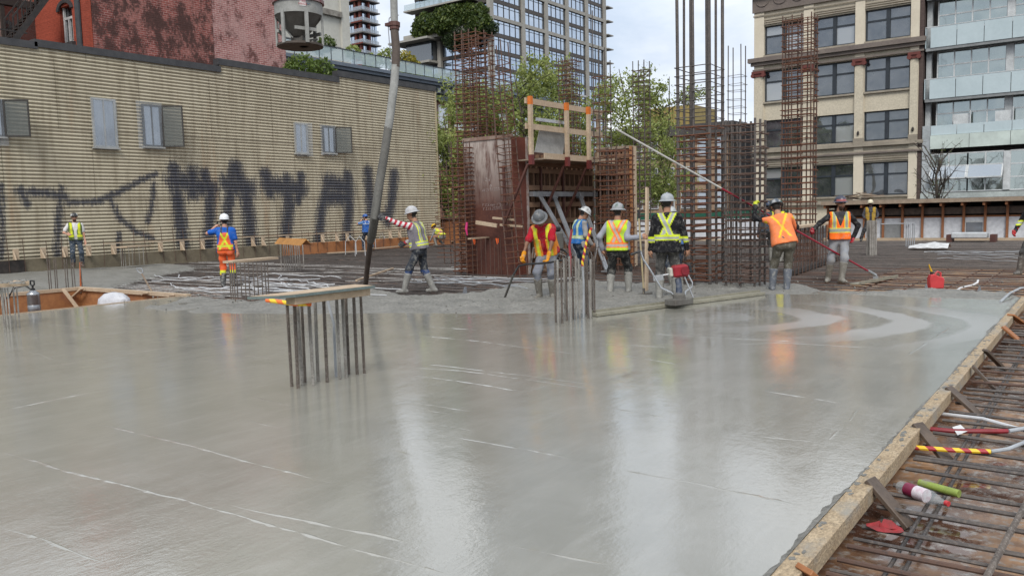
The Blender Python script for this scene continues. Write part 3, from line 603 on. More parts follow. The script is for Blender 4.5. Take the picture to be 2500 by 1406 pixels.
for k in range(33):
    link('glass_panel', pmh, gry, (.42, y0+.6+k*1.2-55, 14.28)); link('post', psm, gry, (.42, y0+k*1.2-55, 14.26))
wpart('hand_rail', MB().rng(GX+.37, GX+.47, y0, y1, 14.75, 14.81), SLATED, gry)
wp = glass_mat('sash_glass', (0.12, 0.13, 0.14), 0.4); gwm = MB().box((0, 0, 0), (.1, 1.1, 2.0)).mesh('window', wp); gfm = MB()
for s in (-1, 1): gfm.rng(-.05, .09, s*.55-.06, s*.55+.06, -1.06, 1.06)
gfm.rng(-.05, .085, -.49, .49, .94, 1.06).rng(-.05, .085, -.49, .49, -1.06, -.94).rng(-.05, .08, -.49, .49, -.03, .03)
gfm = gfm.mesh('frame', wm)
for k in range(16):
    for z in (10.6, 7.4): o = link('window', gwm, gry, (-.66, 38+k*2.3-55, z)); link('frame', gfm, o)
# ---------------------------------------------------------------- plain cream concrete building
crm = empty('cream_building', (-68, 65, 0), 0, 'tall plain cream concrete building behind the concrete bucket', 'building')
CREAM = pm('cream_concrete', (0.55, 0.54, 0.48), (0.48, 0.465, 0.41), 0.35, 0.85, fine=0.06)
xr = dp(849, 40, 85).x; yy = dp(849, 40, 85).y; ya = xp(690, 40, xr).y
wpart('wall', MB().rng(-90, xr, ya, yy, -1, 46), CREAM, crm); wpart('pier', MB().rng(xr, xr+.25, yy-1.1, yy, -1, 46), CREAM, crm)
zl = xp(815, 36, xr).z; wpart('ledge', MB().rng(xr, xr+.38, ya, yy-1.102, zl-.25, zl+.3), pm('stained_ledge', (0.33, 0.31, 0.27), (0.16, 0.14, 0.12), 1.4, 0.9), crm)
for z in (zl-3.2, zl-6.0, zl+4, zl+8): wpart('joint', MB().rng(xr, xr+.03, ya, yy-1.102, z-.03, z+.03), SILL, crm)
# ---------------------------------------------------------------- red steel condominium far behind
rc = empty('red_steel_tower', (-178, 176, 0), 0, 'distant dark glass apartment tower with red steel and balconies', 'building')
px, py_ = dp(884, 50, 230).x, dp(884, 50, 230).y
TGLASS = glass_mat('tower_glass', (0.03, 0.04, 0.055), 0.55, 0.03, (0.72, 0.83, 0.98), wav=0.10); REDS = pm('red_steel', (0.22, 0.055, 0.035), None, 0.5, 0.6); GREYS = pm('grey_slab', (0.25, 0.24, 0.23), None, 0.5, 0.8)
pyl = xp(919, 50, px).y-py_
wpart('wall', MB().rng(px-14, px, py_, py_+pyl, -1, 125), TGLASS, rc)
flm = MB().rng(-14.5, 1.4, -1.4, pyl+.2, -.16, .16).mesh('floor_slab', GREYS)
blm = MB().rng(-14, 1.3, -1.35, -1.25, 0.2, 1.1).rng(1.2, 1.3, -1.25, pyl*.9, 0.2, 1.1).mesh('balcony_rail', clear_sheet('balcony_glass', (0.4, 0.45, 0.5), 0.45, 0.1))
for k in range(27):
    z = 44+k*3.0-3; link('floor_slab', flm, rc, (px+178, py_-176, z)); link('balcony_rail', blm, rc, (px+178, py_-176, z))
for dx, dy in ((-.4, -.3), (-2.2, -.3), (.3, 2.2)): wpart('column', MB().rng(px+dx-.35, px+dx+.35, py_+dy-.35, py_+dy+.35, 20, 125), REDS, rc)
for k in range(12): wpart('mullion', MB().rng(px-14+k*1.18, px-13.9+k*1.18, py_-.08, py_-.01, 30, 125), IRON, rc)
for k in range(6): wpart('mullion', MB().rng(px+.01, px+.08, py_+k*pyl/6, py_+.1+k*pyl/6, 30, 125), IRON, rc)
for k in range(14):
    z = 44+k*6; wpart('red_beam', MB().rng(px-3, px+1.45, py_-1.45, py_-1.405, z-.2, z+.2), REDS, rc)
# ---------------------------------------------------------------- concrete frame tower with planted terrace
TX, TY = -86.2, 113.5
tw = empty('concrete_frame_tower', (TX, TY, 0), 0, 'tall glass tower with pale concrete frame and planted terrace', 'building')
wpart('core', MB().rng(TX-17.9, TX-.9, TY+.95, 152.4, -1, 46), IRON, tw); wpart('core', MB().rng(TX-6.4, TX-.9, TY+.95, 152.4, 46.01, 105), IRON, tw)
SPAN = pm('brown_spandrel', (0.10, 0.085, 0.075), None, 0.4, 0.6)
cols = [TY, 122.9, 130.4, 137.7, 145.1, 152.3]
for i, yv in enumerate(cols): wpart('column', MB().rng(TX-.7, TX+.05, yv-.5, yv+.5, -1, 105), CONC, tw)
def tower_window(w, h, n, name):
    f = MB(); 
    for k in range(n+1): f.rng(-.06, .06, -w/2+w*k/n-.035, -w/2+w*k/n+.035, -h/2, h/2)
    f.rng(-.055, .055, -w/2, w/2, -h/2, -h/2+.09); f.rng(-.055, .055, -w/2, w/2, h/2-.09, h/2); f.rng(-.05, .05, -w/2, w/2, h/2-.55, h/2-.50)
    return f.mesh(name, IRON), MB().box((-.05, 0, 0), (.04, w-.02, h-.02)).mesh('pane', TGLASS)
FH = 2.85; wmesh = {}
for i in range(5):
    w = cols[i+1]-cols[i]-1.0; key = round(w, 1)
    if key not in wmesh: wmesh[key] = tower_window(w, FH-.55, 4 if w < 7 else 5, 'window')
for lv in range(-9, 23):
    z = 35.2+lv*FH                                   # sill line of this storey
    conc = lv >= 0 and lv % 2 == 0
    for i in range(5):
        w = cols[i+1]-cols[i]-1.0; yc = (cols[i]+cols[i+1])/2
        wpart('spandrel', MB().rng(TX-.6, TX-(.02 if conc else .25), yc-w/2, yc+w/2, z-.62, z), CONC if conc else SPAN, tw)
        fm, pn = wmesh[round(w, 1)]; o = link('window', fm, tw, (-.3, yc-TY, z+(FH-.62)/2)); link('pane', pn, o)
    if True:
        for i, (xa, xb) in enumerate(((-11.5, -.8), (-17.8, -12.2)) if z < 45 else ((-6.4, -.8),)):   # street side
            fm, pn = wmesh[round(cols[1]-cols[0]-1, 1)]; s = (xb-xa)/(cols[1]-cols[0]-1.0)
            if lv < 0 and i == 1 and lv > -2: continue
            o = link('window', fm, tw, ((xa+xb)/2, .4, z+(FH-.62)/2), (0, 0, R(-90)), (1, s, 1)); link('pane', pn, o)
    wpart('spandrel', MB().rng(TX-(17.8 if z < 45 else 6.4), TX-.8, TY+.2, TY+.9, z-.62, z), CONC if lv in (0, 2) else SPAN, tw)
for xv in (-12, -18.1): wpart('column', MB().rng(TX+xv-.4, TX+xv+.4, TY-.2, TY+.55, -1, 34 if xv > -15 else 33), CONC, tw)
for z in (38.1, 41.0, 43.9):                       # balconies left of the corner
    b = wpart('balcony', MB().rng(TX-18.4, TX-3, TY-2.2, TY+.15, z-.16, z+.12), CONC, tw); MB().rng(TX-18.3, TX-3.1, TY-2.1, TY-2.05, z+.122, z+1.15).build('balcony_glass', GLR, b)
wpart('canopy', MB().rng(TX-21.2, TX-11.6, TY-3.6, TY+3, 32.4, 32.75), CONC, tw); wpart('planter', MB().rng(TX-18.9, TX-1, TY-1.9, TY+.1, 32.76, 33.9), CONC, tw)
wpart('glazed_room', MB().rng(TX-18.6, TX-12.5, TY-1.6, TY+.9, 28.9, 32.39), glass_mat('dark_room_glass', (0.03, 0.035, 0.04), 0.12), tw)
wpart('balcony', MB().rng(TX-18.6, TX-12.2, TY-2.6, TY+.5, 28.5, 28.88), CONC, tw)
wpart('entry_canopy', MB().rng(TX+.06, TX+3.2, 119, 139, 23.4, 23.75), pm('pale_canopy', (0.6, 0.6, 0.58), None, 1, 0.6), tw)
for yv in (152.2,): 
    for lv in range(-3, 23): wpart('end_balcony', MB().rng(TX-4, TX+.4, 152.85, 155.2, 35.0+lv*FH, 35.2+lv*FH), CONC, tw)
# ---------------------------------------------------------------- cream commercial block on the right
BY = 69.0
bei = empty('cream_commercial_block', (-18.2, BY, 0), 0, 'four-storey cream brick commercial building with dark windows and brown cornice', 'building')
BEI = pm('cream_painted_brick', (0.63, 0.565, 0.445), (0.575, 0.51, 0.40), 0.8, 0.85, fine=.04); BEIS = pm('cream_stone', (0.60, 0.535, 0.415), (0.54, 0.48, 0.37), 0.9, 0.85); TAUPE = pm('taupe_trim', (0.20, 0.165, 0.14), (0.16, 0.13, 0.115), 1, 0.8); TAUL = pm('light_taupe', (0.38, 0.33, 0.26), None, 1, 0.8); OXB = pm('oxblood_capital', (0.17, 0.05, 0.04), (0.12, 0.035, 0.03), 4, 0.8)
xL, xR = -24.73, -11.75; bays = [(-23.89, -20.64), (-19.87, -16.66), (-15.94, -12.67)]; wz = [(2.17, 4.75), (6.43, 8.72), (10.24, 12.81), (14.1, 16.48)]
wpart('core', MB().rng(xL+.02, xR-.02, BY+.6, BY+16, -.5, 19.4), IRON, bei); wpart('side_wall', MB().rng(xR-.3, xR-.001, BY+.01, BY+15.9, -.4, 19.2), brick_mat('sooty_brick', (0.10, 0.07, 0.06), (0.07, 0.05, 0.045), (0.14, 0.11, 0.1)), bei)
ed = [xL]+[v for b in bays for v in b]+[xR-.31]
for k in range(0, 8, 2): wpart('pier', MB().rng(ed[k], ed[k+1], BY, BY+.6, -.3, 17.8), BEI, bei)
NAVY = pm('navy_window_frame', (0.03, 0.038, 0.048), None, 3, 0.5); BG = glass_mat('street_glass', (0.022, 0.026, 0.03), 0.13, 0.02, (0.8, 0.85, 0.9), wav=0.10, var=0.05); BLIND = pm('roller_blind', (0.12, 0.12, 0.12), None, 2, 0.8)
LITP = glass_mat('pane_with_pale_blind', (0.27, 0.28, 0.28), 0.14, 0.03, wav=0.05)
zl = [(-.3, 2.17), (4.75, 6.43), (8.72, 10.24), (12.81, 14.1), (16.48, 17.8)]
for (a, b) in bays:
    for (z0, z1) in zl: wpart('spandrel', MB().rng(a, b, BY+.12, BY+.6, z0, z1), BEIS, bei)
    for (z0, z1) in wz:
        f = MB(); t = .11; c = (a+b)/2; zt = z0+(z1-z0)*.64
        f.rng(a, a+t, BY+.3, BY+.46, z0, z1); f.rng(b-t, b, BY+.3, BY+.46, z0, z1); f.rng(a+t, b-t, BY+.302, BY+.46, z0, z0+.12); f.rng(a+t, b-t, BY+.302, BY+.46, z1-.1, z1)
        f.rng(c-.14, c+.14, BY+.25, BY+.46, z0+.12, z1-.1); f.rng(a+t, c-.14, BY+.31, BY+.46, zt-.07, zt+.07); f.rng(c+.14, b-t, BY+.31, BY+.46, zt-.07, zt+.07)
        w = wpart('window', f, NAVY, bei)
        for (xa, xb) in ((a+t, c-.14), (c+.14, b-t)):
            for (za, zb) in ((z0+.12, zt-.07), (zt+.07, z1-.1)):
                MB().rng(xa, xb, BY+.38, BY+.40, za, zb).build('pane', LITP if random.random() < .22 else BG, w)
        wpart('sill', MB().rng(a-.02, b+.02, BY-.08, BY+.3, z0-.14, z0-.005), TAUL, bei)
for (z0, z1) in ((4.75, 5.3), (16.48, 17.2)):
    for (a, b) in bays:
        for k in range(3): wpart('lintel_moulding', MB().rng(a, b, BY-.03+.03*k, BY+.12, z0+.12+k*.17, z0+.2+k*.17), TAUL, bei)
for (z0, z1, pr, mt) in ((13.28, 13.55, .22, TAUPE), (13.552, 13.9, .42, TAUPE), (12.86, 13.0, .1, TAUPE), (6.02, 6.28, .25, TAUL), (5.45, 5.58, .15, TAUPE), (5.582, 5.7, .08, TAUL), (1.55, 1.8, .3, TAUL), (17.65, 18.9, .12, TAUPE), (18.902, 19.5, .5, TAUPE), (17.3, 17.42, .06, TAUL)):
    wpart('cornice_band', MB().rng(xL-pr, xR+pr*.4, BY-pr, BY-.001, z0, z1), mt, bei)
for x0, x1 in ((ed[0], ed[1]), (ed[2], ed[3]), (ed[4], ed[5]), (ed[6], ed[7]-.0)):
    wpart('pilaster', MB().rng(x0+.04, x1-.04, BY-.14, BY-.003, 6.7, 12.35), BEIS, bei); wpart('pilaster_base', MB().rng(x0-.02, x1+.02, BY-.2, BY-.003, 6.285, 6.7), TAUL, bei)
    cp = MB().rng(x0-.12, x1+.12, BY-.3, BY-.003, 12.62, 12.82); xc = (x0+x1)/2
    for s in (x0-.02, x1+.02): cp.tube([(s, BY-.32, 12.47), (s, BY-.02, 12.47)], .17, 12)
    cp.rng(x0+.06, x1-.06, BY-.22, BY-.02, 12.36, 12.62); wpart('capital', cp, OXB, bei)
    wpart('wall_lamp', MB().lathe([(.05, -.16), (.09, -.1), (.09, .06), (.03, .16)], 8, ((x0+x1)/2, BY-.22, 7.1)), IRON, bei)
for k in range(9):
    x = xL+.75+k*1.45; s = MB().tube([(x+.5*math.cos(a), BY-.14, 18.5-.42*math.sin(a)) for a in np.linspace(0, math.pi, 9)], .05, 6); wpart('swag', s, TAUPE, bei)
# ---------------------------------------------------------------- pale balcony apartment block at far right
gl = empty('balcony_apartment_block', (-4, BY, 0), 0, 'modern white and pale green apartment block with glass balconies', 'building')
WHT = pm('white_mullion', (0.66, 0.68, 0.68), None, 2, 0.5); GRN = glass_mat('green_tint_glass', (0.06, 0.08, 0.072), 0.34, 0.03, (0.75, 0.85, 0.85), wav=0.06, var=0.06)
BALC = pm('frosted_balcony_glass', (0.47, 0.55, 0.57), (0.42, 0.50, 0.52), 0.5, 0.25, fine=0.03); MINT = pm('mint_panel', (0.56, 0.63, 0.58), None, 0.6, 0.4, fine=0.03); GSOF = pm('grey_soffit', (0.28, 0.29, 0.29), None, 1, 0.7)
gx0, gx1 = -11.3, 9.0
wpart('core', MB().rng(gx0+.05, gx1, BY+1.2, BY+14, -.5, 22), IRON, gl); wpart('end_wall', MB().rng(gx0-.35, gx0, BY+.6, BY+14, -.4, 22), pm('pale_grey_render', (0.5, 0.52, 0.52), None, 1, 0.7), gl); wpart('grey_pier', MB().rng(gx0-.4, gx0+.15, BY-.12, BY+.55, -.3, 7.25), pm('pale_pier', (0.46, 0.49, 0.50), None, 1, 0.7), gl)
def win_wall(y, z0, z1, rows, xs, nm='window'):
    for i in range(len(xs)-1):
        a, b = xs[i], xs[i+1]; big = (b-a) < .6
        if big: wpart('pier', MB().rng(a, b, y-.1, y+.3, z0, z1), WHT, gl); continue
        f = MB(); n = max(1, round((b-a)/1.15)); t = .045
        for k in range(n+1): x = a+(b-a)*k/n; f.rng(x-t, x+t, y, y+.12, z0, z1)
        for r in range(rows+1): zz = z0+(z1-z0)*r/rows; f.rng(a, b, y+.005, y+.115, zz-t, zz+t)
        w = wpart(nm, f, WHT, gl)
        for k in range(n):
            for r in range(rows): MB().rng(a+(b-a)*k/n+t, a+(b-a)*(k+1)/n-t, y+.05, y+.07, z0+(z1-z0)*r/rows+t, z0+(z1-z0)*(r+1)/rows-t).build('pane', GRN, w)
XS = [-10.9, -6.45, -6.0, -1.4, -0.95, 3.6]
for (za, zb) in ((10.7, 12.75), (14.3, 16.5), (17.8, 20)): win_wall(BY+.75, za, zb, 2, XS)
win_wall(BY+.75, 7.2, 9.1, 2, XS)
for (za, zb) in ((12.98, 14.47), (9.23, 10.68), (16.7, 18.1)):
    wpart('balcony_slab', MB().rng(gx0-.3, gx1, BY-.05, BY+.7, za-.22, za-.002), GSOF, gl)
    n = 10
    for k in range(n): a = gx0+k*1.75; wpart('balcony_panel', MB().rng(a+.02, a+1.73, BY-.1, BY-.06, za, zb), BALC, gl)
    wpart('balcony_panel', MB().rng(gx0-.34, gx0-.3, BY-.1, BY+.55, za, zb), BALC, gl); wpart('balcony_cap', MB().rng(gx0-.34, gx1, BY-.12, BY-.04, zb+.002, zb+.05), WHT, gl)
wpart('balcony_slab', MB().rng(gx0, gx1, BY-.1, BY+.7, 6.3, 6.5), GSOF, gl)
for k in range(7): a = gx0+.15+k*2.6; wpart('mint_panel', MB().rng(a, a+2.57, BY-.2, BY-.102, 5.5, 6.5), MINT, gl)
for k in range(10): a = gx0+.15+k*1.75; wpart('balcony_panel', MB().rng(a+.02, a+1.73, BY-.1, BY-.06, 6.52, 7.23), BALC, gl)
for xx in (-9.1, -6.4): wpart('privacy_screen', MB().rng(xx-.6, xx+.5, BY+.3, BY+.35, 6.52, 8.0).rng(xx+.5, xx+.56, BY+.1, BY+.36, 6.52, 8.2), WHT, gl)
win_wall(BY, 2.3, 5.1, 3, [gx0+.16, -8.65, -6.35, -5.95, -3.3, -0.8], 'window')
for (a, b) in ((gx0+.2, -8.7), (-8.6, -6.4)):
    f = MB(); z0, z1, yo = 3.15, 4.2, .7; t = .06
    for (p, q) in (((a, BY, z1), (a, BY-yo, z0+.12)), ((b, BY, z1), (b, BY-yo, z0+.12)), ((a, BY, z1), (b, BY, z1)), ((a, BY-yo, z0+.12), (b, BY-yo, z0+.12))): f.beam(p, q, .09, .09)
    w = wpart('awning_sash', f, WHT, gl); m = MB(); m.add([(a, BY-.01, z1), (b, BY-.01, z1), (b, BY-yo, z0+.12), (a, BY-yo, z0+.12)], [(0, 1, 2, 3)]); m.build('pane', glass_mat('sky_pane', (0.1, 0.12, 0.13), 0.45), w)
wpart('ledge', MB().rng(gx0-.4, gx1, BY-.5, BY-.001, 1.65, 2.2), pm('ledge_grey', (0.45, 0.49, 0.47), None, 1, 0.6), gl); wpart('base_wall', MB().rng(gx0-.35, gx1, BY-.05, BY+1, -.3, 1.64), GSOF, gl)
# ---------------------------------------------------------------- low brick hotel in the middle distance
htl = empty('low_brick_hotel', (-33, 75, 0), 0, 'low tan brick building with dark roof seen through the rebar', 'building')
TANB = brick_mat('tan_brick', (0.38, 0.25, 0.16), (0.32, 0.205, 0.13), (0.4, 0.32, 0.24), 'xz'); hx0, hx1 = -42.0, -29.45
wpart('wall', MB().rng(hx0, hx1, 75.3, 84, -.8, 8.6), TANB, htl)
wpart('roof', MB().prism([(hx0-.4, 74.8, 8.6), (hx1+.3, 74.8, 8.6), (hx1+.3, 75.6, 9.7), (hx0-.4, 75.6, 9.7)], (0, 8, 0)), IRON, htl)
hw = glass_mat('hotel_glass', (0.10, 0.11, 0.12), 0.4)
for k in range(7):
    for z in (1.6, 4.0, 6.6):
        xa = hx0+.8+k*1.75; f = MB().rng(xa-.08, xa+.98, 75.2, 75.298, z-.08, z).rng(xa-.08, xa, 75.2, 75.298, z, z+1.5).rng(xa+.9, xa+.98, 75.2, 75.298, z, z+1.5).rng(xa, xa+.9, 75.2, 75.298, z+.7, z+.77).rng(xa-.08, xa+.98, 75.2, 75.298, z+1.5, z+1.6)
        w = wpart('window', f, WHT, htl); MB().rng(xa, xa+.9, 75.26, 75.299, z, z+1.5).build('pane', hw, w)
wpart('annex', MB().rng(-29.44, -24.9, 76, 84, -.8, 9.2), pm('charcoal_cladding', (0.05, 0.05, 0.053), None, 1, 0.7), htl)
yb = empty('yellow_clad_block', (-36, 88, 0), 0, 'ochre metal-clad rooftop block behind the low brick building', 'building')
wpart('wall', MB().rng(-45, -38.6, 88, 95, -.8, 13.2), pm('ochre_cladding', (0.38, 0.29, 0.10), (0.32, 0.24, 0.085), 1.5, 0.7), yb)
for k in range(9): wpart('seam', MB().rng(-44.6+k*.7, -44.53+k*.7, 87.93, 87.999, 8, 13.15), pm('ochre_dark', (0.22, 0.17, 0.06), None, 2, 0.7), yb)
wpart('roof_unit', MB().rng(-40.2, -39.3, 89, 90, 13.2, 14.6), pm('galvanised', (0.5, 0.52, 0.53), None, 2, 0.45, 0.6), yb)
# ================================================================== SITE: curb, hoardings, formwork, cages, dowels, tools
# ---------------------------------------------------------------- low curb wall along the corrugated building
curb = empty('curb_wall', (-29.5, 20, -0.2), 0, 'low concrete curb wall with starter bars below the corrugated wall', 'curb')
yk = xp(690, 620, -29.4).y; CURBC = pm('damp_curb_concrete', (0.20, 0.17, 0.115), (0.15, 0.125, 0.085), 1.2, 0.85)
wpart('curb', MB().rng(-29.75, -29.4, 7, yk, -.24, 0.42), CURBC, curb); wpart('curb_form', MB().rng(-29.75, -29.38, yk+.005, 34.4, -.24, 0.42), FORMPLY, curb)
wpart('black_panel', MB().rng(-29.399, -29.36, 7, xp(62, 650, -29.36).y, 0.0, .40), IRON, curb)
wpart('top_rail', MB().rng(-29.62, -29.53, xp(255, 600, -29.55).y, 34, 0.80, 0.84), WOOD_PALE, curb)
sb = MB().tube([(0, 0, 0), (0, 0, .62), (.01, .02, 1.2)], .011, 5).mesh('starter_bar', REBAR_BROWN)
yv = 9.0
while yv < 34: link('starter_bar', sb, curb, (-.0+random.uniform(.13, .17), yv-20, 0.2), (random.uniform(-.05, .05), random.uniform(-.05, .05), random.random()*6), (1, 1, random.uniform(.8, 1.15))); yv += random.uniform(.45, .75)
km = MB().rng(-.03, .01, -.09, .09, 0, .36).prism([(0.01, -.1, 0), (.22, -.1, 0), (.01, -.1, .3)], (0, .05, 0)).mesh('kicker', WOOD_PALE)
for x, y in ((38, 640), (105, 640), (157, 630), (215, 625), (276, 620), (390, 612), (443, 608), (492, 600), (615, 590), (640, 588), (700, 583), (785, 578), (820, 575), (845, 572), (890, 570), (950, 566), (973, 564), (1000, 562)):
    p = xp(x, y, -29.42); link('kicker', km, curb, (.16-.0, p.y-20, .622), (0, 0, random.uniform(-.2, .2)))
# ---------------------------------------------------------------- plywood hoarding beyond the corrugated wall
hd = empty('plywood_hoarding', (-27, 35.2, -.2), 0, 'brown plywood hoarding between the corrugated wall and the rebar cages', 'hoarding')
a, b = yp(1066, 550, 35.2).x, yp(1160, 550, 35.2).x; n = 5
for k in range(n): wpart('panel', MB().rng(a+(b-a)*k/n+.01, a+(b-a)*(k+1)/n-.01, 35.2, 35.24, -.2, 1.25), FORMPLY, hd)
wpart('top_cap', MB().rng(a, b, 35.1, 35.34, 1.255, 1.36), DARKM, hd)
# ---------------------------------------------------------------- white site hoarding with a green band behind the cages
HY = 40.2
gh = empty('green_band_hoarding', (-17, HY, -.28), 0, 'white panel hoarding with a green top band behind the tall rebar', 'hoarding')
a, b = yp(1440, 550, HY).x, yp(1925, 550, HY).x; n = 8; WPAN = pm('white_panel', (0.62, 0.64, 0.67), (0.56, 0.58, 0.61), 0.8, 0.6); GREEN = pm('green_band', (0.02, 0.12, 0.075), None, 1, 0.5)
for k in range(n):
    wpart('panel', MB().rng(a+(b-a)*k/n+.012, a+(b-a)*(k+1)/n-.012, HY, HY+.05, -.2, .98), WPAN, gh); wpart('band', MB().rng(a+(b-a)*k/n+.012, a+(b-a)*(k+1)/n-.012, HY-.01, HY+.05, .985, 1.35), GREEN, gh)
wpart('base_board', MB().rng(a, b, HY-.12, HY-.002, -.27, -.06), WOOD_PALE, gh)
# ---------------------------------------------------------------- covered walkway on the right
cw = empty('covered_walkway', (-6, 41, -.28), 0, 'timber covered walkway with rafters and pale panels below the cream block', 'walkway')
CEDAR = pm('walkway_timber', (0.30, 0.13, 0.06), (0.24, 0.10, 0.045), 2, 0.8); WY = 40.4; x0, x1 = yp(2015, 520, WY).x, 4.0; zt = yp(2350, 492, WY).z
wpart('roof', MB().rng(x0, x1, WY-.75, WY+2.4, zt+.06, zt+.16), DARKM, cw); wpart('fascia', MB().rng(x0, x1, WY-.78, WY-.752, zt-.02, zt+.15), WOOD_GREY, cw)
wpart('back_wall', MB().rng(x0, x1, WY+1.6, WY+1.68, -.2, zt+.05), pm('dark_boarding', (0.035, 0.033, 0.032), None, 2, 0.7), cw)
zp = yp(2300, 530, WY).z; wpart('header', MB().rng(x0, x1, WY-.02, WY+.02, zp-.02, zp+.05), CEDAR, cw)
xv = x0+.1; k = 0
while xv < x1-.8:
    wpart('rafter', MB().rng(xv, xv+.09, WY-.7, WY+1.55, zt-.17, zt+.055), CEDAR, cw); wpart('post', MB().rng(xv+.0, xv+.095, WY-.14, WY-.045, -.25, zt-.175), CEDAR, cw)
    wpart('panel', MB().rng(xv+.01, xv+.80, WY-.015, WY+.01, -.22, zp-.025), WPAN, cw); wpart('slat', MB().rng(xv, xv+.8, WY+.05, WY+.08, zp+.12, zp+.42), WOOD_DARK, cw); xv += .815; k += 1
wpart('sill_board', MB().rng(x0, x1, WY-.3, WY-.15, -.27, -.02), WOOD_PALE, cw)
q = yp(2378, 555, WY-.05); wpart('window', MB().rng(q.x-.32, q.x+.32, WY-.04, WY-.017, q.z-.35, q.z+.22), PANE_GREY, cw)
for (u0, u1, v0, v1) in ((-.4, -.32, -.42, .3), (.32, .4, -.42, .3), (-.32, .32, .22, .3), (-.32, .32, -.42, -.35)): wpart('window_trim', MB().rng(q.x+u0, q.x+u1, WY-.043, WY-.02, q.z+v0, q.z+v1), WHT, cw)
q = yp(2175, 560, WY-.05); wpart('doorway', MB().rng(q.x-.45, q.x+.55, WY-.05, WY-.02, -.2, q.z+.28), GSOF, cw)
# debris heap on the ledge by the cream block
db = empty('timber_debris', (-19, 44, 0), 0, 'heap of scrap lumber stacked above the walkway roof', 'debris')
for k in range(16):
    p = yp(random.uniform(2045, 2135), random.uniform(474, 487), 43.5); a = random.uniform(-.5, .5)
    wpart('scrap_board', MB().beam(p-Vector((.5*math.cos(a), .2, .1*math.sin(a*3))), p+Vector((.5*math.cos(a), .2, .1*math.sin(a*3))), .12, .04), random.choice((WOOD_GREY, WOOD_DARK, WOOD_PALE)), db)
wpart('scaffold_board', MB().beam(yp(2030, 492, 43.5), yp(2230, 487, 43.5), .5, .08), WOOD_GREY, db)
for x in (2040, 2120, 2200): p = yp(x, 494, 43.5); wpart('prop', MB().tube([(p.x, p.y, -.28), p], .05, 6), WOOD_GREY, db)

# ---------------------------------------------------------------- rebar column cages
def tie_mesh(w, d, r, mat, cross=True):
    m = MB(); hw, hd_ = w/2, d/2; j = lambda: random.uniform(-.012, .012)
    m.tube([(-hw-.03, -hd_, j()), (hw, -hd_, j()), (hw, hd_, j()), (-hw, hd_, j()), (-hw, -hd_-.04, j())], r, 5)
    if cross: m.tube([(-hw-.06, 0, .02), (hw+.06, 0.01, .02)], r, 4); m.tube([(0.02, -hd_-.06, -.02), (0, hd_+.05, -.02)], r, 4)
    return m.mesh('tie', mat)
def cage(label, base, top, w, d, nx, ny, br, tr, ties, bmat, tmat, bar_top=None, rot=0.0, group='rebar column cages', cross=True, name='rebar_column', corner_r=None):
    """base, top: world points on the cage axis; ties: list of (z0, z1, spacing)"""
    base, top = Vector(base), Vector(top); ax = (top-base); H = ax.length
    e = empty(name, base, 0, label, 'rebar cage', group)
    e.rotation_mode = 'QUATERNION'; e.rotation_quaternion = ax.to_track_quat('Z', 'Y') @ Euler((0, 0, rot)).to_quaternion() if abs(ax.x)+abs(ax.y) > .02 else Euler((0, 0, rot)).to_quaternion()
    pts = []
    for i in range(nx): pts += [(-w/2+w*i/(nx-1), -d/2), (-w/2+w*i/(nx-1), d/2)]
    for i in range(1, ny-1): pts += [(-w/2, -d/2+d*i/(ny-1)), (w/2, -d/2+d*i/(ny-1))]
    meshes = {}
    for i, (x, y) in enumerate(pts):
        h = H if bar_top is None else bar_top[i % len(bar_top)]; cr = corner_r if (corner_r and abs(x) > w/2-.01 and abs(y) > d/2-.01) else br
        key = (round(h, 2), cr)
        if key not in meshes: meshes[key] = MB().tube([(0, 0, -.15), (.008, 0, h*.4), (-.006, .006, h*.75), (0, 0, h)], cr, 7).mesh('bar', bmat)
        link('bar', meshes[key], e, (x, y, 0), (0, 0, random.random()*6))
    tm = [tie_mesh(w+2*br, d+2*br, tr, tmat, cross) for _ in range(3)]
    for (z0, z1, sp) in ties:
        z = z0
        while z < z1:
            link('tie', random.choice(tm), e, (random.uniform(-.012, .012), random.uniform(-.012, .012), z), (random.uniform(-.02, .02), random.uniform(-.02, .02), random.choice((0, math.pi))), None); z += sp*random.uniform(.8, 1.25)
    return e
def zat(base, x, y): return vpx(x, y, base).z
B = yp(1172, 650, gp(1148, 664).y+.62); B.z = 0; T = Vector((B.x, B.y, zat(B, 1167, 90))); cage('tall square rebar cage rising behind the rusty steel form', B, T, .72, .72, 4, 3, .019, .0125, [(0.1, T.z-.05, .125)], REBAR_BROWN, REBAR_RUST)
B = yp(1140, 650, gp(1148, 664).y-.15); B.z = 0; T = Vector((B.x, B.y, zat(B, 1140, 348))); cage('short dense rebar cage at the left edge of the steel form', B, T, .42, .5, 3, 3, .016, .0125, [(.05, T.z-.05, .125)], REBAR_BROWN, REBAR_RUST)
B = gp(1264, 672); T = vpx(1216, 104, B); cage('slim rebar cage leaning left against the rusty steel form', B, T, .40, .34, 2, 2, .016, .012, [(.3, (T-B).length-.3, .17)], REBAR_BROWN, REBAR_RUST, rot=.5, cross=False)
B = dp(1396, 560, 28); B.z = 0; T = Vector((B.x, B.y, zat(B, 1396, 150))); cage('rebar cage rising behind the timber guard rail', B, T, .5, .5, 3, 3, .018, .012, [(2.5, T.z-.1, .16)], REBAR_DARK, REBAR_RUST)
B = gp(1476, 652); t0 = zat(B, 1476, 40); t1 = zat(B, 1476, 130); cage('narrow rebar cage with two long bars at the right of the timber form', B, Vector((B.x, B.y, t0)), .36, .30, 2, 2, .016, .011, [(1.2, zat(B, 1476, 190), .2)], REBAR_DARK, REBAR_RUST, bar_top=[t0, t0-.9, t1, t1-.3], cross=False)
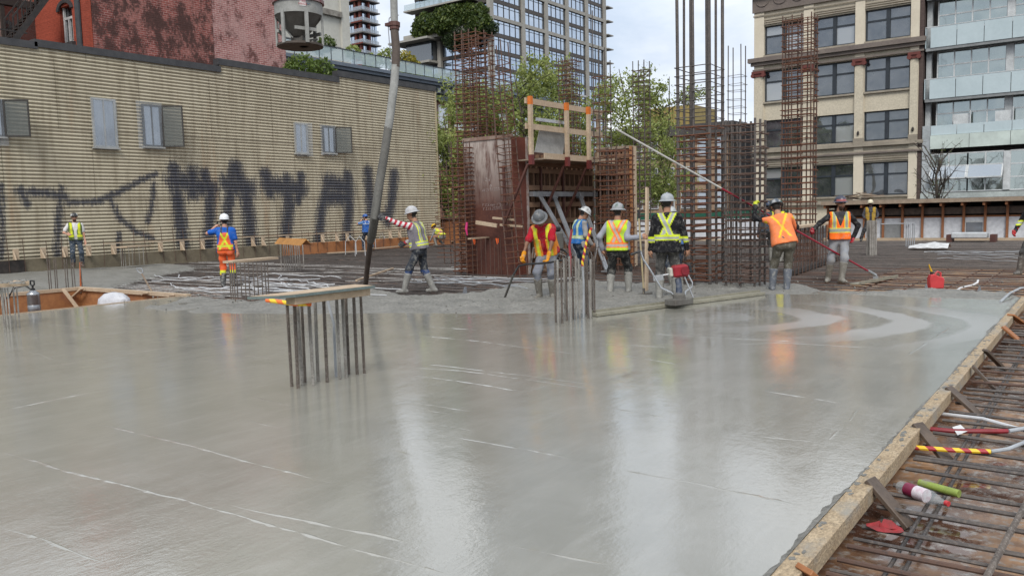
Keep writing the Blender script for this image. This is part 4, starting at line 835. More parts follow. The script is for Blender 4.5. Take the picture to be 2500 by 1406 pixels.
B = gp(1508, 654); T = Vector((B.x, B.y, zat(B, 1500, 362))); cage('wide low rebar cage standing before the short timber form', B, T, .78, .42, 4, 2, .017, .0115, [(.1, T.z, .125)], REBAR_BROWN, REBAR_RUST)
B = gp(1570, 628); T = Vector((B.x, B.y, zat(B, 1570, 158))); cage('thin rebar cage in front of the tree, right of the timber forms', B, T, .40, .38, 3, 2, .016, .010, [(.3, T.z-.1, .18)], REBAR_DARK, REBAR_BROWN)
B = gp(1711, 694); zt6 = zat(B, 1710, 300); cage('tallest rebar cage with thick bars running out of the picture', B, Vector((B.x, B.y, 9.5)), .68, .68, 3, 3, .026, .0125, [(.12, zt6, .135)], REBAR_DARK, REBAR_RUST, corner_r=.034)
e6 = [o for o in bpy.data.objects if o.get('label', '').startswith('tallest rebar')][0]
tm = tie_mesh(.73, .73, .010, REBAR_DARK, False); z = zt6+.05
while z < zat(B, 1710, 158): link('tie', tm, e6, (0, 0, z), (random.uniform(-.015, .015), random.uniform(-.015, .015), 0)); z += .165
B = gp(1820, 698); T = Vector((B.x, B.y, zat(B, 1820, 298))); cage('dense dark rebar cage beside the worker in the orange shirt', B, T, .58, .58, 3, 3, .024, .012, [(.1, T.z-.03, .13)], REBAR_DARK, REBAR_BROWN)
B = gp(1799, 640); T = Vector((B.x, B.y, zat(B, 1799, 122))); cage('slender rebar cage showing above the dense dark one', B, T, .36, .36, 2, 2, .015, .007, [(2.4, zat(B, 1799, 182), .21)], REBAR_DARK, REBAR_DARK, cross=False)
B = gp(1949, 634); T = Vector((B.x, B.y, zat(B, 1949, 52))); cage('broad rebar cage standing in front of the cream block', B, T, .80, .55, 4, 3, .019, .0125, [(.1, T.z-.05, .17)], REBAR_BROWN, REBAR_RUST)
# wall mat left of the square cage
wm_ = empty('rebar_wall_mat', gp(1110, 640), 0, 'upright grid of rusty bars between the hoarding and steel form', 'rebar mat')
c0 = wm_.location.copy(); Lm = 2.2
for k in range(9): x = k*Lm/8; h = random.uniform(2.9, 3.5) if k < 8 else 4.4; MB().tube([(x-.5, random.uniform(-.1, .1), -.2), (x-.5, 0, h)], .016, 5).build('bar', REBAR_BROWN, wm_)
for k in range(21): z = .15+k*.14; MB().tube([(-.75, random.uniform(-.05, .05), z+random.uniform(-.06, .06)), (Lm*.5, .02, z), (Lm-.3, random.uniform(-.05, .05), z+random.uniform(-.07, .07))], .0125, 5).build('bar', REBAR_RUST, wm_)
# low wall starters with a capping board, right
ws = empty('wall_starter_row', gp(1970, 650), 0, 'row of wall starter bars capped by a pale plank beside the orange-vest worker', 'rebar')
p0, p1 = gp(1915, 668), gp(2030, 632); 
for k in range(15):
    p = p0.lerp(p1, k/14); h = 1.02
    for off in (0, .22): wpart('bar', MB().tube([(p.x+off, p.y+off*.2, -.15), (p.x+off+random.uniform(-.03, .03), p.y+off*.2, h)], .012, 6), REBAR_BROWN, ws)
wpart('cap_plank', MB().beam(p0+Vector((.1, -.3, 1.06)), p1+Vector((.1, .2, 1.06)), .30, .05), WOOD_PALE, ws)
for k in range(4): z = .2+k*.2; wpart('bar', MB().tube([p0+Vector((0, 0, z)), p1+Vector((0, 0, z))], .009, 5), REBAR_RUST, ws)
wpart('rail', MB().beam(p0+Vector((.15, 0, .02)), p1+Vector((.15, 0, .02)), .12, .1), IRON, ws)

# ---------------------------------------------------------------- wall formwork
P0 = gp(1148, 664); FY = P0.y; c1 = yp(1256, 668, FY); x1 = c1.x; y2 = xp(1291, 650, x1).y; z1 = yp(1256, 333, FY).z
RUSTS = pm('rusted_form_steel', (0.115, 0.045, 0.032), (0.075, 0.030, 0.024), 0.9, 0.55, 0.0, grime=(0.16, 0.07, 0.045), fine=0.1)
def steel_form_mat():
    m, nt, b, o = new_mat('rusted_steel_form'); p = pos_node(nt); n = noise(nt, p, 1.1, 6, 0.65, .4); v = noise(nt, pos_node(nt, (2.5, 2.5, .5)), 2.0, 6, 0.7); f = noise(nt, p, 18, 4, .7)
    sx = nd(nt, 'ShaderNodeSeparateXYZ'); nt.links.new(p, sx.inputs[0]); mr = nd(nt, 'ShaderNodeMapRange'); mr.inputs['From Min'].default_value = 1.7; mr.inputs['From Max'].default_value = 3.2; nt.links.new(sx.outputs['Z'], mr.inputs['Value'])
    c = mixc(nt, ramp(nt, n, [(.35, 0), (.65, 1)]), (0.105, 0.042, 0.030), (0.07, 0.028, 0.022)); c = mixc(nt, ramp(nt, f, [(.5, 0), (.75, .4)]), c, (0.22, .09, .05))
    ad = nd(nt, 'ShaderNodeMath', operation='MULTIPLY'); nt.links.new(ramp(nt, v, [(.34, .1), (.52, 1)]), ad.inputs[0]); nt.links.new(mr.outputs[0], ad.inputs[1])   # lime bloom where old grout ran from the top edge
    c = mixc(nt, ad.outputs[0], c, (0.42, 0.36, 0.32)); nt.links.new(c, b.inputs['Base Color']); b.inputs['Roughness'].default_value = .6; b.inputs['Specular IOR Level'].default_value = .25; return m
SFM = steel_form_mat()
sf = empty('steel_wall_form', (x1-.8, FY+.3, -.1), 0, 'tall rusty brown steel wall form with chalk figures', 'formwork')
wpart('face_panel', MB().rng(P0.x-.1, x1-.012, FY, FY+.02, -.15, z1-.03).rng(P0.x-.1, P0.x-.08, FY+.021, y2, -.15, z1-.08), SFM, sf)
wpart('end_panel', MB().rng(x1-.01, x1+.02, FY+.01, y2, -.15, z1), pm('red_brown_form', (0.19, 0.055, 0.032), (0.13, 0.04, 0.028), 1.2, 0.5), sf)
wpart('top_rail', MB().rng(P0.x-.12, x1+.03, FY-.03, FY+.05, z1-.03, z1+.06), pm('grout_crust', (0.34, 0.27, 0.22), (0.22, 0.12, 0.09), 3, 0.9), sf); wpart('edge_strip', MB().rng(x1+.021, x1+.045, y2-.06, y2+.02, -.15, z1+.02), pm('grout_edge', (0.5, 0.47, 0.44), (0.3, 0.2, 0.17), 5, 0.9), sf)
for k in range(3): wpart('rib', MB().rng(P0.x-.1, x1-.02, FY+.022, FY+.1, .6+k, .7+k), SFM, sf)
CHALK = pm('chalk', (0.55, 0.5, 0.48), None, 9, 0.9)
def text_mesh(txt, size, mat, shear=0.0, centre=False, ext=.0006, off=0.0):
    cu = bpy.data.curves.new('lettering', 'FONT'); cu.body = txt; cu.size = size; cu.shear = shear; cu.extrude = ext; cu.offset = off
    if centre: cu.align_x = 'CENTER'; cu.align_y = 'CENTER'
    t = bpy.data.objects.new('lettering', cu); col.objects.link(t); dg = bpy.context.evaluated_depsgraph_get(); me = bpy.data.meshes.new_from_object(t.evaluated_get(dg)); me.materials.clear(); me.materials.append(mat)
    bpy.data.objects.remove(t); return me
def chalk_text(s, x, y, size):
    p = yp(x, y, FY-.004); link('chalk_mark', text_mesh(s, size, CHALK, .25, off=-.003), sf, p-sf.location, (R(90), R(random.uniform(-3, 3)), 0))
chalk_text('2 x', 1184, 443, .13); chalk_text('\u2191', 1192, 462, .16); chalk_text('44.2111.222001', 1176, 469, .115); chalk_text("Y 2.5.mm 1'\"8.107", 1176, 504, .115); chalk_text('Y 2.15.222075', 1178, 514, .11)
# timber gang form along +Y
gy0, gy1 = y2+.03, xp(1452, 600, x1).y; gz = xp(1300, 388, x1).z
gf = empty('timber_gang_form', (x1, (gy0+gy1)/2, -.1), 0, 'timber gang form with stud grid, platform and guard rail', 'formwork')
FACE = pm('form_face', (0.11, 0.055, 0.035), (0.08, 0.04, 0.028), 1.5, 0.8); STUD = pm('form_stud', (0.28, 0.17, 0.105), (0.22, 0.13, 0.08), 3, 0.85, bs=.2, bd=.003)
wpart('face_panel', MB().rng(x1-.12, x1-.10, gy0, gy1, -.15, gz+.2), FACE, gf)
stm = MB().rng(-.10, 0, -.025, .025, -.15, gz+.12).mesh('stud', STUD); ns = int((gy1-gy0)/.26)
for k in range(ns+1): link('stud', stm, gf, (.0-.001, gy0+.05+(gy1-gy0-.1)*k/ns-gf.location.y, .1))
for z in (.35, .8, 1.25, 1.7, 2.15, 2.6, gz-.2):
    wpart('waler', MB().rng(x1+.001, x1+.042, gy0, gy1-.06, z, z+.13), STUD, gf)
wpart('steel_waler', MB().rng(x1+.05, x1+.17, gy0, gy1-.05, xp(1350, 474, x1).z-.07, xp(1350, 474, x1).z+.06), pm('galvanised_steel', (0.40, 0.41, 0.42), (0.3, 0.31, 0.32), 3, 0.45, 0.6), gf)
PXo = x1+.85; pz = xp(1300, 382, PXo).z
for k in range(4): wpart('deck_plank', MB().rng(x1+.05+k*.205, x1+.245+k*.205, gy0-.5, gy1-.3, pz-.06, pz-.02), WOOD_GREY, gf)
wpart('toe_board', MB().rng(PXo+.02, PXo+.06, gy0-.5, gy1-.2, pz-.05, pz+.10), WOOD_PALE, gf)
for (xx, yt, yb) in ((1297, 236, 390), (1385, 252, 395), (1438, 262, 402)):
    q = xp(xx, yb, PXo+.1); t = xp(xx, yt, PXo+.1); y_ = q.y
    wpart('guard_post', MB().rng(PXo+.061, PXo+.15, y_-.05, y_+.05, q.z+.12, t.z-.2), WOOD_PALE, gf); wpart('orange_tip', MB().rng(PXo+.06, PXo+.151, y_-.051, y_+.051, t.z-.2, t.z), pm('orange_spray', (0.75, 0.20, 0.03), None, 5, 0.7), gf)
    wpart('post_shoe', MB().rng(PXo+.055, PXo+.156, y_-.056, y_+.056, q.z-.12, q.z+.12), pm('red_shoe', (0.16, 0.03, 0.025), None, 5, 0.6), gf)
    br = MB().beam((x1+.05, y_, q.z-1.6), (PXo, y_, q.z-.1), .05, .06, (0, 1, 0)).beam((x1+.06, y_+.06, q.z-1.75), (x1+.06, y_+.06, q.z-.1), .06, .06, (0, 1, 0)); wpart('bracket', br, RUSTS, gf)
yr0, yr1 = xp(1288, 245, PXo).y, xp(1466, 280, PXo).y
for (xa, ya_, xb, yb_) in ((1300, 250, 1460, 275), (1300, 308, 1460, 332)):
    za = (xp(xa, ya_, PXo).z+xp(xb, yb_, PXo).z)/2; wpart('guard_rail', MB().rng(PXo+.005, PXo+.058, yr0-.15, yr1, za-.07, za+.07), WOOD_PALE, gf)
wpart('guard_post', MB().rng(PXo-.09, PXo+.0, yr1-.09, yr1-.001, pz, xp(1463, 272, PXo).z), WOOD_PALE, gf); za = xp(1340, 305, PXo).z
wpart('aluminium_beam', MB().rng(PXo-.05, PXo+.0, yr0+.4, xp(1384, 300, PXo).y, za+.06, za+.14), pm('aluminium', (0.6, 0.6, 0.6), None, 4, 0.35, 0.8), gf)
gs = tag(MB().prism([xp(1318, 318, PXo-.2), xp(1383, 321, PXo-.2), xp(1374, 378, PXo-.08), xp(1306, 372, PXo-.08)], (-.02, 0, 0)).build('plywood_sheet', pm('grey_board', (0.36, 0.35, 0.325), (0.28, 0.27, 0.25), 5, 0.8)), 'grey concrete-stained plywood sheet leaning inside the guard rail', 'plywood')
# short return form along +X
rf = empty('return_form', (x1+.9, gy1, -.1), 0, 'short timber return form with an orange-brown end plank', 'formwork')
rx1 = yp(1545, 600, gy1).x; rz = yp(1545, 362, gy1).z
wpart('face_panel', MB().rng(x1+.05, rx1, gy1+.1, gy1+.12, -.15, rz), FACE, rf); stm = MB().rng(-.025, .025, 0, .095, -.15, rz-.02).mesh('stud', STUD); ns = 9
for k in range(ns+1): link('stud', stm, rf, (x1+.08+(rx1-x1-.1)*k/ns-rf.location.x, .003, .1))
for z in (.35, .8, 1.25, 1.7, 2.15, 2.6, 3.05): wpart('waler', MB().rng(x1+.05, rx1, gy1-.045, gy1+.001, z, z+.13), STUD, rf)
wpart('top_plate', MB().rng(x1+.05, rx1, gy1-.05, gy1+.14, rz+.002, rz+.08), WOOD_GREY, rf)
wpart('end_plank', MB().rng(rx1+.002, rx1+.05, gy1-.16, gy1+.16, -.15, rz+.05), pm('orange_brown_plank', (0.42, 0.19, 0.075), (0.34, 0.15, 0.06), 2, 0.6), rf); wpart('end_plank', MB().rng(rx1+.052, rx1+.085, gy1-.05, gy1+.12, -.1, rz+.06), WOOD_PALE, rf)
# push-pull props
GALV = MATS['galvanised_steel']
for i, (a, b, lab) in enumerate((((1316, 474), (1424, 660), 'leftmost perforated steel push-pull prop bracing the gang form'), ((1352, 478), (1427, 668), 'middle steel push-pull prop bracing the gang form'), ((1416, 478), (1482, 664), 'rightmost steel push-pull prop against the gang form'))):
    A = xp(*a, x1+.18); Bp = gp(b[0], b[1], 0.02); pr = empty('push_pull_prop', Bp, 0, lab, 'prop', 'steel props on the gang form')
    for s in (-.045, .045): wpart('channel', MB().beam(A+Vector((0, s, 0)), Bp+Vector((0, s, .05)), .03, .08, (0, 1, 0)), GALV, pr)
    wpart('head_plate', MB().box(A, (.12, .22, .14)), GALV, pr); wpart('foot_plate', MB().box(Bp+Vector((0, 0, .02)), (.22, .22, .03)), GALV, pr)
# loose planks near the form
for (a, b, w, lab) in (((1162, 543), (1213, 551), .10, 'short rough plank stuck across the rebar left of the steel form'), ((1203, 532), (1258, 537), .055, 'thin upper batten tied to the leaning cage'), ((1221, 549), (1275, 553), .055, 'thin lower batten tied to the leaning cage')):
    A, Bp = yp(*a, FY-.35), yp(*b, FY-.35); tag(MB().beam(A, Bp, .035, w, (0, 0, 1)).build('plank', WOOD_PALE), lab, 'plank')
p = gp(1578, 712); lp = tag(MB().beam(p+Vector((0, 0, -.05)), vpx(1551, 458, p)+Vector((0, .5, 0)), .09, .04, (1, 0, 0)).build('lumber', WOOD_PALE), 'tall pale board standing beside the lime-vest worker', 'lumber')
# hoop pile behind the red-shirt worker
hp = empty('hoop_pile', gp(1390, 664), 0, 'heap of bent rebar hoops behind the red-shirt worker', 'rebar')
for k in range(26):
    r = random.uniform(.25, .45); h = random.uniform(.3, .6); c = Vector((random.uniform(-.9, .7), random.uniform(-.4, .6), random.uniform(.02, .45))); M3 = Euler((random.uniform(-.6, .6), random.uniform(-.5, .5), random.uniform(0, 3))).to_matrix()
    MB().tube([M3 @ Vector(q)+c for q in ((-r, 0, 0), (-r, 0, h), (r, 0, h), (r, 0, 0), (-r*.8, .02, 0))], .008, 5).build('hoop', random.choice((REBAR_CEM, REBAR_BROWN)), hp)

# ---------------------------------------------------------------- dowel clusters cast into the slab
def ribbed(h, r, mat, n=8, sp=.016):
    pts = []; rr = []; z = -.1
    while z < h: pts += [(0, 0, z), (0, 0, z+sp*.45), (0, 0, z+sp*.5), (0, 0, z+sp*.92)]; rr += [r*.88, r*.88, r*1.1, r*1.1]; z += sp
    return MB().tube(pts, rr, n).mesh('bar', mat)
CEMBAR = steel_mat('cement_coated_bar', (0.20, 0.185, 0.165), (0.34, 0.325, 0.295), (0.10, 0.085, 0.075), .85, 0.0, 5); DBAR = steel_mat('dark_dowel', (0.075, 0.06, 0.05), (0.13, 0.105, 0.085), (0.28, 0.25, 0.22), .75, 0.1, 6)
CON_G = pm('grey_conduit', (0.36, 0.38, 0.40), None, 4, 0.45, fine=.04); CON_W = pm('white_conduit', (0.56, 0.57, 0.58), (0.45, 0.46, 0.47), 4, 0.5, fine=.05)
def tape(name, cols, sp): 
    m, nt, b, o = new_mat(name); w = nd(nt, 'ShaderNodeTexWave'); w.wave_type = 'BANDS'; w.bands_direction = 'DIAGONAL'; w.inputs['Scale'].default_value = sp; w.inputs['Distortion'].default_value = 2.5
    nt.links.new(pos_node(nt), w.inputs['Vector']); nt.links.new(ramp(nt, w.outputs['Fac'], cols), b.inputs['Base Color']); b.inputs['Roughness'].default_value = .45; return m
TAPE_RY = tape('red_yellow_tape', [(0.0, (0.35, 0.02, 0.03)), (.48, (0.35, .02, .03)), (.52, (.75, .50, .02)), (1, (.75, .5, .02))], 5); TAPE_OY = tape('orange_yellow_tape', [(0, (.8, .16, .02)), (.5, (.8, .16, .02)), (.55, (.8, .55, .02)), (1, (.8, .55, .03))], 3); TAPE_R = pm('red_tape', (.28, .02, .03), None, 9, .45)
s_ = 1/4.135
c1_ = empty('dowel_cluster', gp(800, 925), 0, 'foreground dowel bars under a wide plywood-topped plank', 'dowels', 'dowel bar clusters'); rb = [ribbed(.82, .0165, CEMBAR), ribbed(.82, .0165, DBAR), ribbed(.82, .0145, DBAR)]
for (bx, by, k) in ((465, 1170, 2), (530, 1190, 1), (570, 1155, 0), (683, 1158, 0), (730, 1118, 0), (823, 1125, 1), (950, 1095, 0), (1015, 1080, 0), (1040, 1045, 1), (1125, 1048, 1), (1197, 1036, 2), (600, 1130, 2)):
    p = gp(600+bx*s_, 660+by*s_); link('bar', rb[k], c1_, p-c1_.location, (random.uniform(-.012, .012), random.uniform(-.012, .012), random.random()*6))
p = gp(600+912*s_, 660+1070*s_); wpart('conduit', MB().tube([p+Vector((0, 0, -.05)), p+Vector((0, 0, .2)), vpx(815, 790, p), vpx(800, 735, p), vpx(797, 722, p)], .013, 8), CON_G, c1_, True)
a, b = gp(722, 741, .83), gp(905, 706, .83); b = Vector((a.x+.01, xp(900, 708, a.x).y, .83)); ax_ = (b-a).normalized()
wpart('bearer', MB().beam(a+Vector((-.07, 0, .02)), b+Vector((-.07, .02, .02)), .13, .068), WOOD_PALE, c1_, bevel=.004)
a2, b2 = a-ax_*.30, b+ax_*.03
wpart('cap_board', MB().prism([a2+Vector((-.24, -.02, .058)), a2+Vector((-.02, .14, .058)), a2+Vector((.03, .28, .058)), b2+Vector((.05, 0, .058)), b2+Vector((-.26, .03, .058))], (0, 0, .022)), pm('green_edged_ply', (0.16, 0.20, 0.19), (0.12, .15, .145), 6, .8), c1_)
wpart('cap_veneer', MB().prism([a2+Vector((-.225, 0.0, .081)), a2+Vector((-.03, .15, .081)), a2+Vector((.015, .29, .081)), b2+Vector((.03, -.015, .081)), b2+Vector((-.245, .01, .081))], (0, 0, .003)), WOOD_PALE, c1_)
wpart('taped_conduit', MB().tube([gp(652, 733, .80), gp(722, 742, .795), gp(760, 742, .79)], .021, 10), TAPE_OY, c1_, True)
# cluster by the screed
c2_ = empty('dowel_cluster', gp(1405, 780), 0, 'dense ribbed dowel bars with red and yellow taped conduits before the workers', 'dowels', 'dowel bar clusters'); rb2 = [ribbed(.88, .015, CEMBAR), ribbed(.88, .015, DBAR)]
for i, (cx_, by, k) in enumerate(((1110, 787, 1), (1140, 790, 0), (1185, 789, 1), (1218, 782, 0), (1240, 783, 1), (1282, 786, 0), (1312, 780, 1), (1345, 780, 0), (1385, 778, 0), (1480, 776, 1), (1510, 777, 0), (1555, 772, 1), (1460, 768, 1), (1530, 766, 1))):
    p = gp(1120+cx_/4.686, by); link('bar', rb2[k], c2_, p-c2_.location, (random.uniform(-.01, .01), random.uniform(-.01, .01), random.random()*6), (1, 1, random.uniform(.95, 1.06)))
p = gp(1393, 778); wpart('taped_conduit', MB().tube([p+Vector((0, 0, .6)), vpx(1394, 640, p), vpx(1390, 600, p), vpx(1396, 560, p)], .018, 8), TAPE_R, c2_, True)
p = gp(1425, 776); wpart('conduit', MB().tube([p, vpx(1425, 690, p), vpx(1422, 650, p)], .016, 8), CON_G, c2_, True); wpart('taped_conduit', MB().tube([vpx(1422, 650, p), vpx(1422, 640, p), vpx(1432, 590, p), vpx(1444, 556, p)], .019, 8), TAPE_RY, c2_, True)
def cluster(label, bars, top, board=None, bmat=DBAR, r=.011, boards=WOOD_PALE, lean=0):
    c = gp(sum(b[0] for b in bars)/len(bars), sum(b[1] for b in bars)/len(bars)); e = empty('dowel_cluster', c, 0, label, 'dowels', 'dowel bar clusters')
    for (x, y) in bars: p = gp(x, y); h = zat(p, x, top); wpart('bar', MB().tube([p+Vector((0, 0, -.1)), p+Vector((random.uniform(-.01, .01), random.uniform(-.01, .01), h))], r, 6), bmat, e)
    if board: (xa, ya_, xb, yb_, w, th) = board; z = zat(c, c and bars[len(bars)//2][0], top); wpart('cap_board', MB().beam(gp(xa, ya_, z+th/2), gp(xb, yb_, z+th/2), w, th), boards, e)
    return e
cluster('dowel bars under a mortar-covered board at the left edge', [(14, 801), (20, 803), (27, 803), (39, 800), (48, 799), (10, 797)], 702, (-60, 698, 66, 690, .42, .075), CEMBAR, .012)
mb = MB(); 
for k in range(40): p = gp(random.uniform(-20, 62), random.uniform(684, 693), .71); s = random.uniform(.02, .05); mb.lathe([(s, 0), (s*.8, .012), (s*.3, .02)], 7, p)
tag(mb.build('mortar_heap', ROUGH), 'spilled mortar on the board at the left edge', 'mortar', kind='stuff')
cluster('bare dowel bars with one orange-sleeved bar beyond the pit', [(121, 705), (126, 705), (136, 704), (141, 704), (162, 703), (167, 702), (178, 701), (184, 701), (201, 699)], 632, None, DBAR, .013)
p = gp(197, 699); wpart('orange_sleeve', MB().tube([p, vpx(196, 640, p)], .022, 6), pm('orange_plastic', (.7, .17, .05), None, 5, .5), [o for o in bpy.data.objects if o.get('label', '').startswith('bare dowel')][0])
cluster('dowel bars under a thin board behind the orange-overall worker', [(565, 735), (570, 735), (581, 733), (591, 733), (601, 732), (611, 731), (622, 730), (632, 729), (642, 727), (651, 725), (657, 724), (575, 738)], 640, (556, 640, 668, 630, .26, .045), DBAR, .012)
e4 = cluster('thick dowel bundle topped by an orange folded cap', [(687, 655), (695, 656), (700, 656), (705, 656), (710, 656), (716, 655), (722, 655), (728, 654), (733, 653), (742, 653)], 596, None, CEMBAR, .016)
c = e4.location; zc = zat(c, 715, 588); A_, B_ = gp(682, 590, zc), gp(748, 594, zc); dv = (B_-A_); sd = Vector((dv.y, -dv.x, 0)).normalized()
wpart('folded_cap', MB().add([A_+sd*.16-Vector((0, 0, .06)), B_+sd*.16-Vector((0, 0, .06)), B_+Vector((0, 0, .12)), A_+Vector((0, 0, .12)), A_-sd*.16-Vector((0, 0, .06)), B_-sd*.16-Vector((0, 0, .06)), A_+Vector((0, 0, .09)), B_+Vector((0, 0, .09))], [(0, 1, 2, 3), (3, 2, 5, 4), (0, 6, 7, 1), (6, 4, 5, 7), (0, 3, 4, 6), (1, 7, 5, 2)]), pm('orange_brown_cap', (.50, .24, .07), None, 3, .6), e4)
e5 = cluster('bars with a plywood flap beside the corrugated wall', [(302, 655), (308, 655), (317, 652), (325, 652), (342, 650), (352, 648), (297, 651)], 602, (293, 604, 352, 600, .55, .04), CEMBAR, .011)
cluster('short thin bars under a plank with orange flags by the steel form', [(1155, 668), (1166, 669), (1176, 669), (1187, 670), (1198, 669), (1208, 668), (1218, 668), (1224, 667)], 582, (1146, 583, 1224, 577, .10, .035), REBAR_BROWN, .009)
e8 = [o for o in bpy.data.objects if o.get('label', '').startswith('short thin bars')][0]; OF = pm('flag_orange', (.85, .13, .02), None, 5, .6)
for (x, y) in ((1157, 583), (1213, 582)): p = dp(x, y, depth(e8.location)-.1); wpart('orange_flag', MB().prism([p+Vector((-.05, 0, 0)), p+Vector((.05, 0, 0)), p+Vector((.05, 0, -.11)), p+Vector((0, 0, -.16)), p+Vector((-.02, 0, -.1))], (0, .01, 0)), OF, e8)
cluster('dense upright bar bundle at the far right with a tool on top', [(2117, 619), (2121, 619), (2125, 620), (2129, 620), (2133, 619), (2138, 618)], 538, None, CEMBAR, .03)
cluster('sheaf of thin grey bars near the white panels', [(2212, 599), (2217, 599), (2222, 600), (2227, 599), (2232, 598)], 546, (2150, 547, 2233, 545, .05, .03), CON_G, .02, CON_G)
pk = tag(MB().tube([dp(1140, 543, 21.3), dp(1138, 560, 21.3), dp(1141, 575, 21.3)], [.03, .035, .012], 6).build('pink_ribbon', pm('pink_ribbon', (.75, .04, .22), None, 5, .6)), 'bright pink marker ribbon tied to the square rebar cage', 'ribbon')
# ---------------------------------------------------------------- boxed-out opening at the left
pit = empty('boxed_opening', (-18, 8, -.6), 0, 'boxed-out slab opening lined with orange plywood and braced with timber', 'formwork')
PZ = -.62; OSB = pm('osb_orange', (0.40, 0.175, 0.065), (0.30, 0.125, 0.05), 7, .75, bs=.3, bd=.004, grime=(.24, .10, .05)); xa, xb, ye = -20.3, -15.68, 9.78
wpart('floor', MB().rng(xa-1, xb, 2, ye+.3, PZ-.03, PZ), PLYD, pit)
wpart('liner', MB().rng(xa, xb, ye, ye+.02, PZ, -.05), OSB, pit); wpart('liner', MB().rng(xa-.02, xa, 3, ye-.002, PZ, -.05), OSB, pit); wpart('liner', MB().rng(xb-.02, xb, 3, ye-.002, PZ, -.03), OSB, pit)
wpart('top_plate', MB().rng(xa-.1, xb+.02, ye-.06, ye+.06, -.048, .03), WOOD_PALE, pit); wpart('top_plate', MB().rng(xa-.1, xa+.02, 3, ye-.062, -.049, .028), WOOD_PALE, pit); wpart('top_plate', MB().rng(xb-.03, xb+.006, 3, ye-.062, -.025, .012), WOOD_PALE, pit)
for (a, b) in (((154, 706), (191, 754)), ((201, 704), (153, 748)), ((276, 710), (236, 747)), ((355, 715), (326, 741)), ((420, 720), (400, 735)), ((0, 722), (26, 754))):
    A = gp(*a, .02); Bp = gp(*b, -.45); wpart('brace', MB().beam(A, Bp, .09, .04, (0, 0, 1)), WOOD_PALE, pit, bevel=.003)
for k in range(8): x = -19.6+k*.2; wpart('loop_bar', MB().tube([(x, 8.3, PZ), (x, 8.3, -.3+random.uniform(-.1, .1))], .011, 5), REBAR_RUST, pit)
wpart('red_tarp', MB().lathe([(.05, .14), (.5, .12), (.62, .05), (.7, 0)][::-1], 11, (-17.2, 7.35, PZ+.14), 1, .7), pm('red_sheet', (.30, .045, .05), None, 5, .5), pit); wpart('blue_scrap', MB().box((-17, 8.6, PZ+.2), (.5, .25, .12)), pm('blue_scrap', (.03, .05, .12), None, 4, .6), pit)
wpart('rebar_loop', MB().tube([(-16.6, 7.5, PZ), (-16.6, 7.5, -.12), (-16.7, 7.75, -.10), (-16.7, 7.8, PZ)], .014, 6).tube([(-16.4, 7.7, PZ), (-16.4, 7.7, -.2), (-16.45, 7.95, -.2), (-16.45, 7.98, PZ)], .014, 6), REBAR_BROWN, pit)
wpart('grey_block', MB().rng(-17.9, -17.0, 6.0, 6.75, PZ, -.2), pm('damp_block', (.20, .165, .13), None, 3, .8), pit)
tag(MB().lathe([(.30, 0), (.36, .12), (.33, .26), (.2, .36), (.05, .39)], 14, (gp(297, 742, -.1).x-.1, gp(297, 742, -.1).y-.1, -.24), 1.15, .8).build('white_sack', pm('white_sacking', (.62, .62, .64), (.5, .5, .53), 6, .75, bs=-.9, bd=.06), None, True), 'crumpled white sack inside the boxed opening', 'sack')
sp_ = empty('pump_sprayer', dp(85, 768, 15.95), 0, 'stainless steel pump sprayer with black handle in the opening', 'sprayer'); sp_.scale = (.92, .92, .92)
STAIN = pm('brushed_steel', (.42, .43, .44), (.34, .35, .36), 6, .32, .9); BLK = pm('black_rubber', (.02, .02, .021), None, 6, .55)
MB().lathe([(.115, 0), (.125, .02), (.125, .2), (.121, .21), (.125, .22), (.125, .42), (.128, .43), (.118, .46), (.07, .5), (.05, .52)], 18).build('tank', STAIN, sp_, True)
MB().lathe([(.045, .515), (.045, .56), (.02, .565), (.02, .62)], 10).tube([(-.08, 0, .72), (-.09, 0, .64), (0, 0, .615), (.09, 0, .64), (.08, 0, .72), (-.08, 0, .72)], .016, 6).build('pump_handle', BLK, sp_, True)
MB().tube([(-.02, -.02, .53), (-.12, -.1, .62), (-.3, -.22, .58), (-.46, -.35, .35)], .012, 6).tube([(.0, -.03, .53), (-.16, -.12, .70), (-.36, -.2, .66), (-.5, -.3, .3)], .010, 6).build('hose', BLK, sp_, True)
# ---------------------------------------------------------------- shovel, conduits, small things on the deck
sv = empty('shovel', gp(372, 712), 0, 'shovel with grey D-handle standing in the rebar left of centre', 'shovel'); A = gp(372, 714, 0); T = vpx(346, 668, A)
wpart('shaft', MB().tube([A, T], .019, 8), WOOD_GREY, sv); d = (T-A).normalized(); s2 = Vector((CR[0], CR[1], 0)); h0 = T
wpart('grip', MB().tube([h0, h0+d*.04+s2*.05, h0+d*.13+s2*.06, h0+d*.13-s2*.06, h0+d*.04-s2*.05, h0], .014, 6), CON_G, sv); wpart('blade', MB().prism([A+s2*.11, A-s2*.11, A-d*.2-s2*.1, A-d*.28, A-d*.2+s2*.1], (0, .012, 0)), GALV, sv)
def squiggle(cx_, cy_, L, amp, seed, z=.02, r=.013, mat=CON_W, a=None):
    rg = random.Random(seed); p = gp(cx_, cy_, z); a = rg.uniform(-.4, .5) if a is None else a; pts = []; ph = rg.random()*6
    for k in range(14): t = k/13-.5; pts.append((p.x+math.cos(a)*L*t-math.sin(a)*amp*math.sin(ph+t*5), p.y+math.sin(a)*L*t+math.cos(a)*amp*math.sin(ph+t*5), z+.02*rg.random()+.03*abs(math.sin(ph+k))))
    return MB().tube(pts, r, 6).build('conduit', mat, None, True)
for i in range(20):
    tag(squiggle(random.uniform(380, 790), random.uniform(668, 712), random.uniform(1.5, 4.5), random.uniform(.1, .5), i, r=.011), 'thin white electrical conduit snaking over the rebar left of the hose', 'conduit', 'white conduits left of the hose')
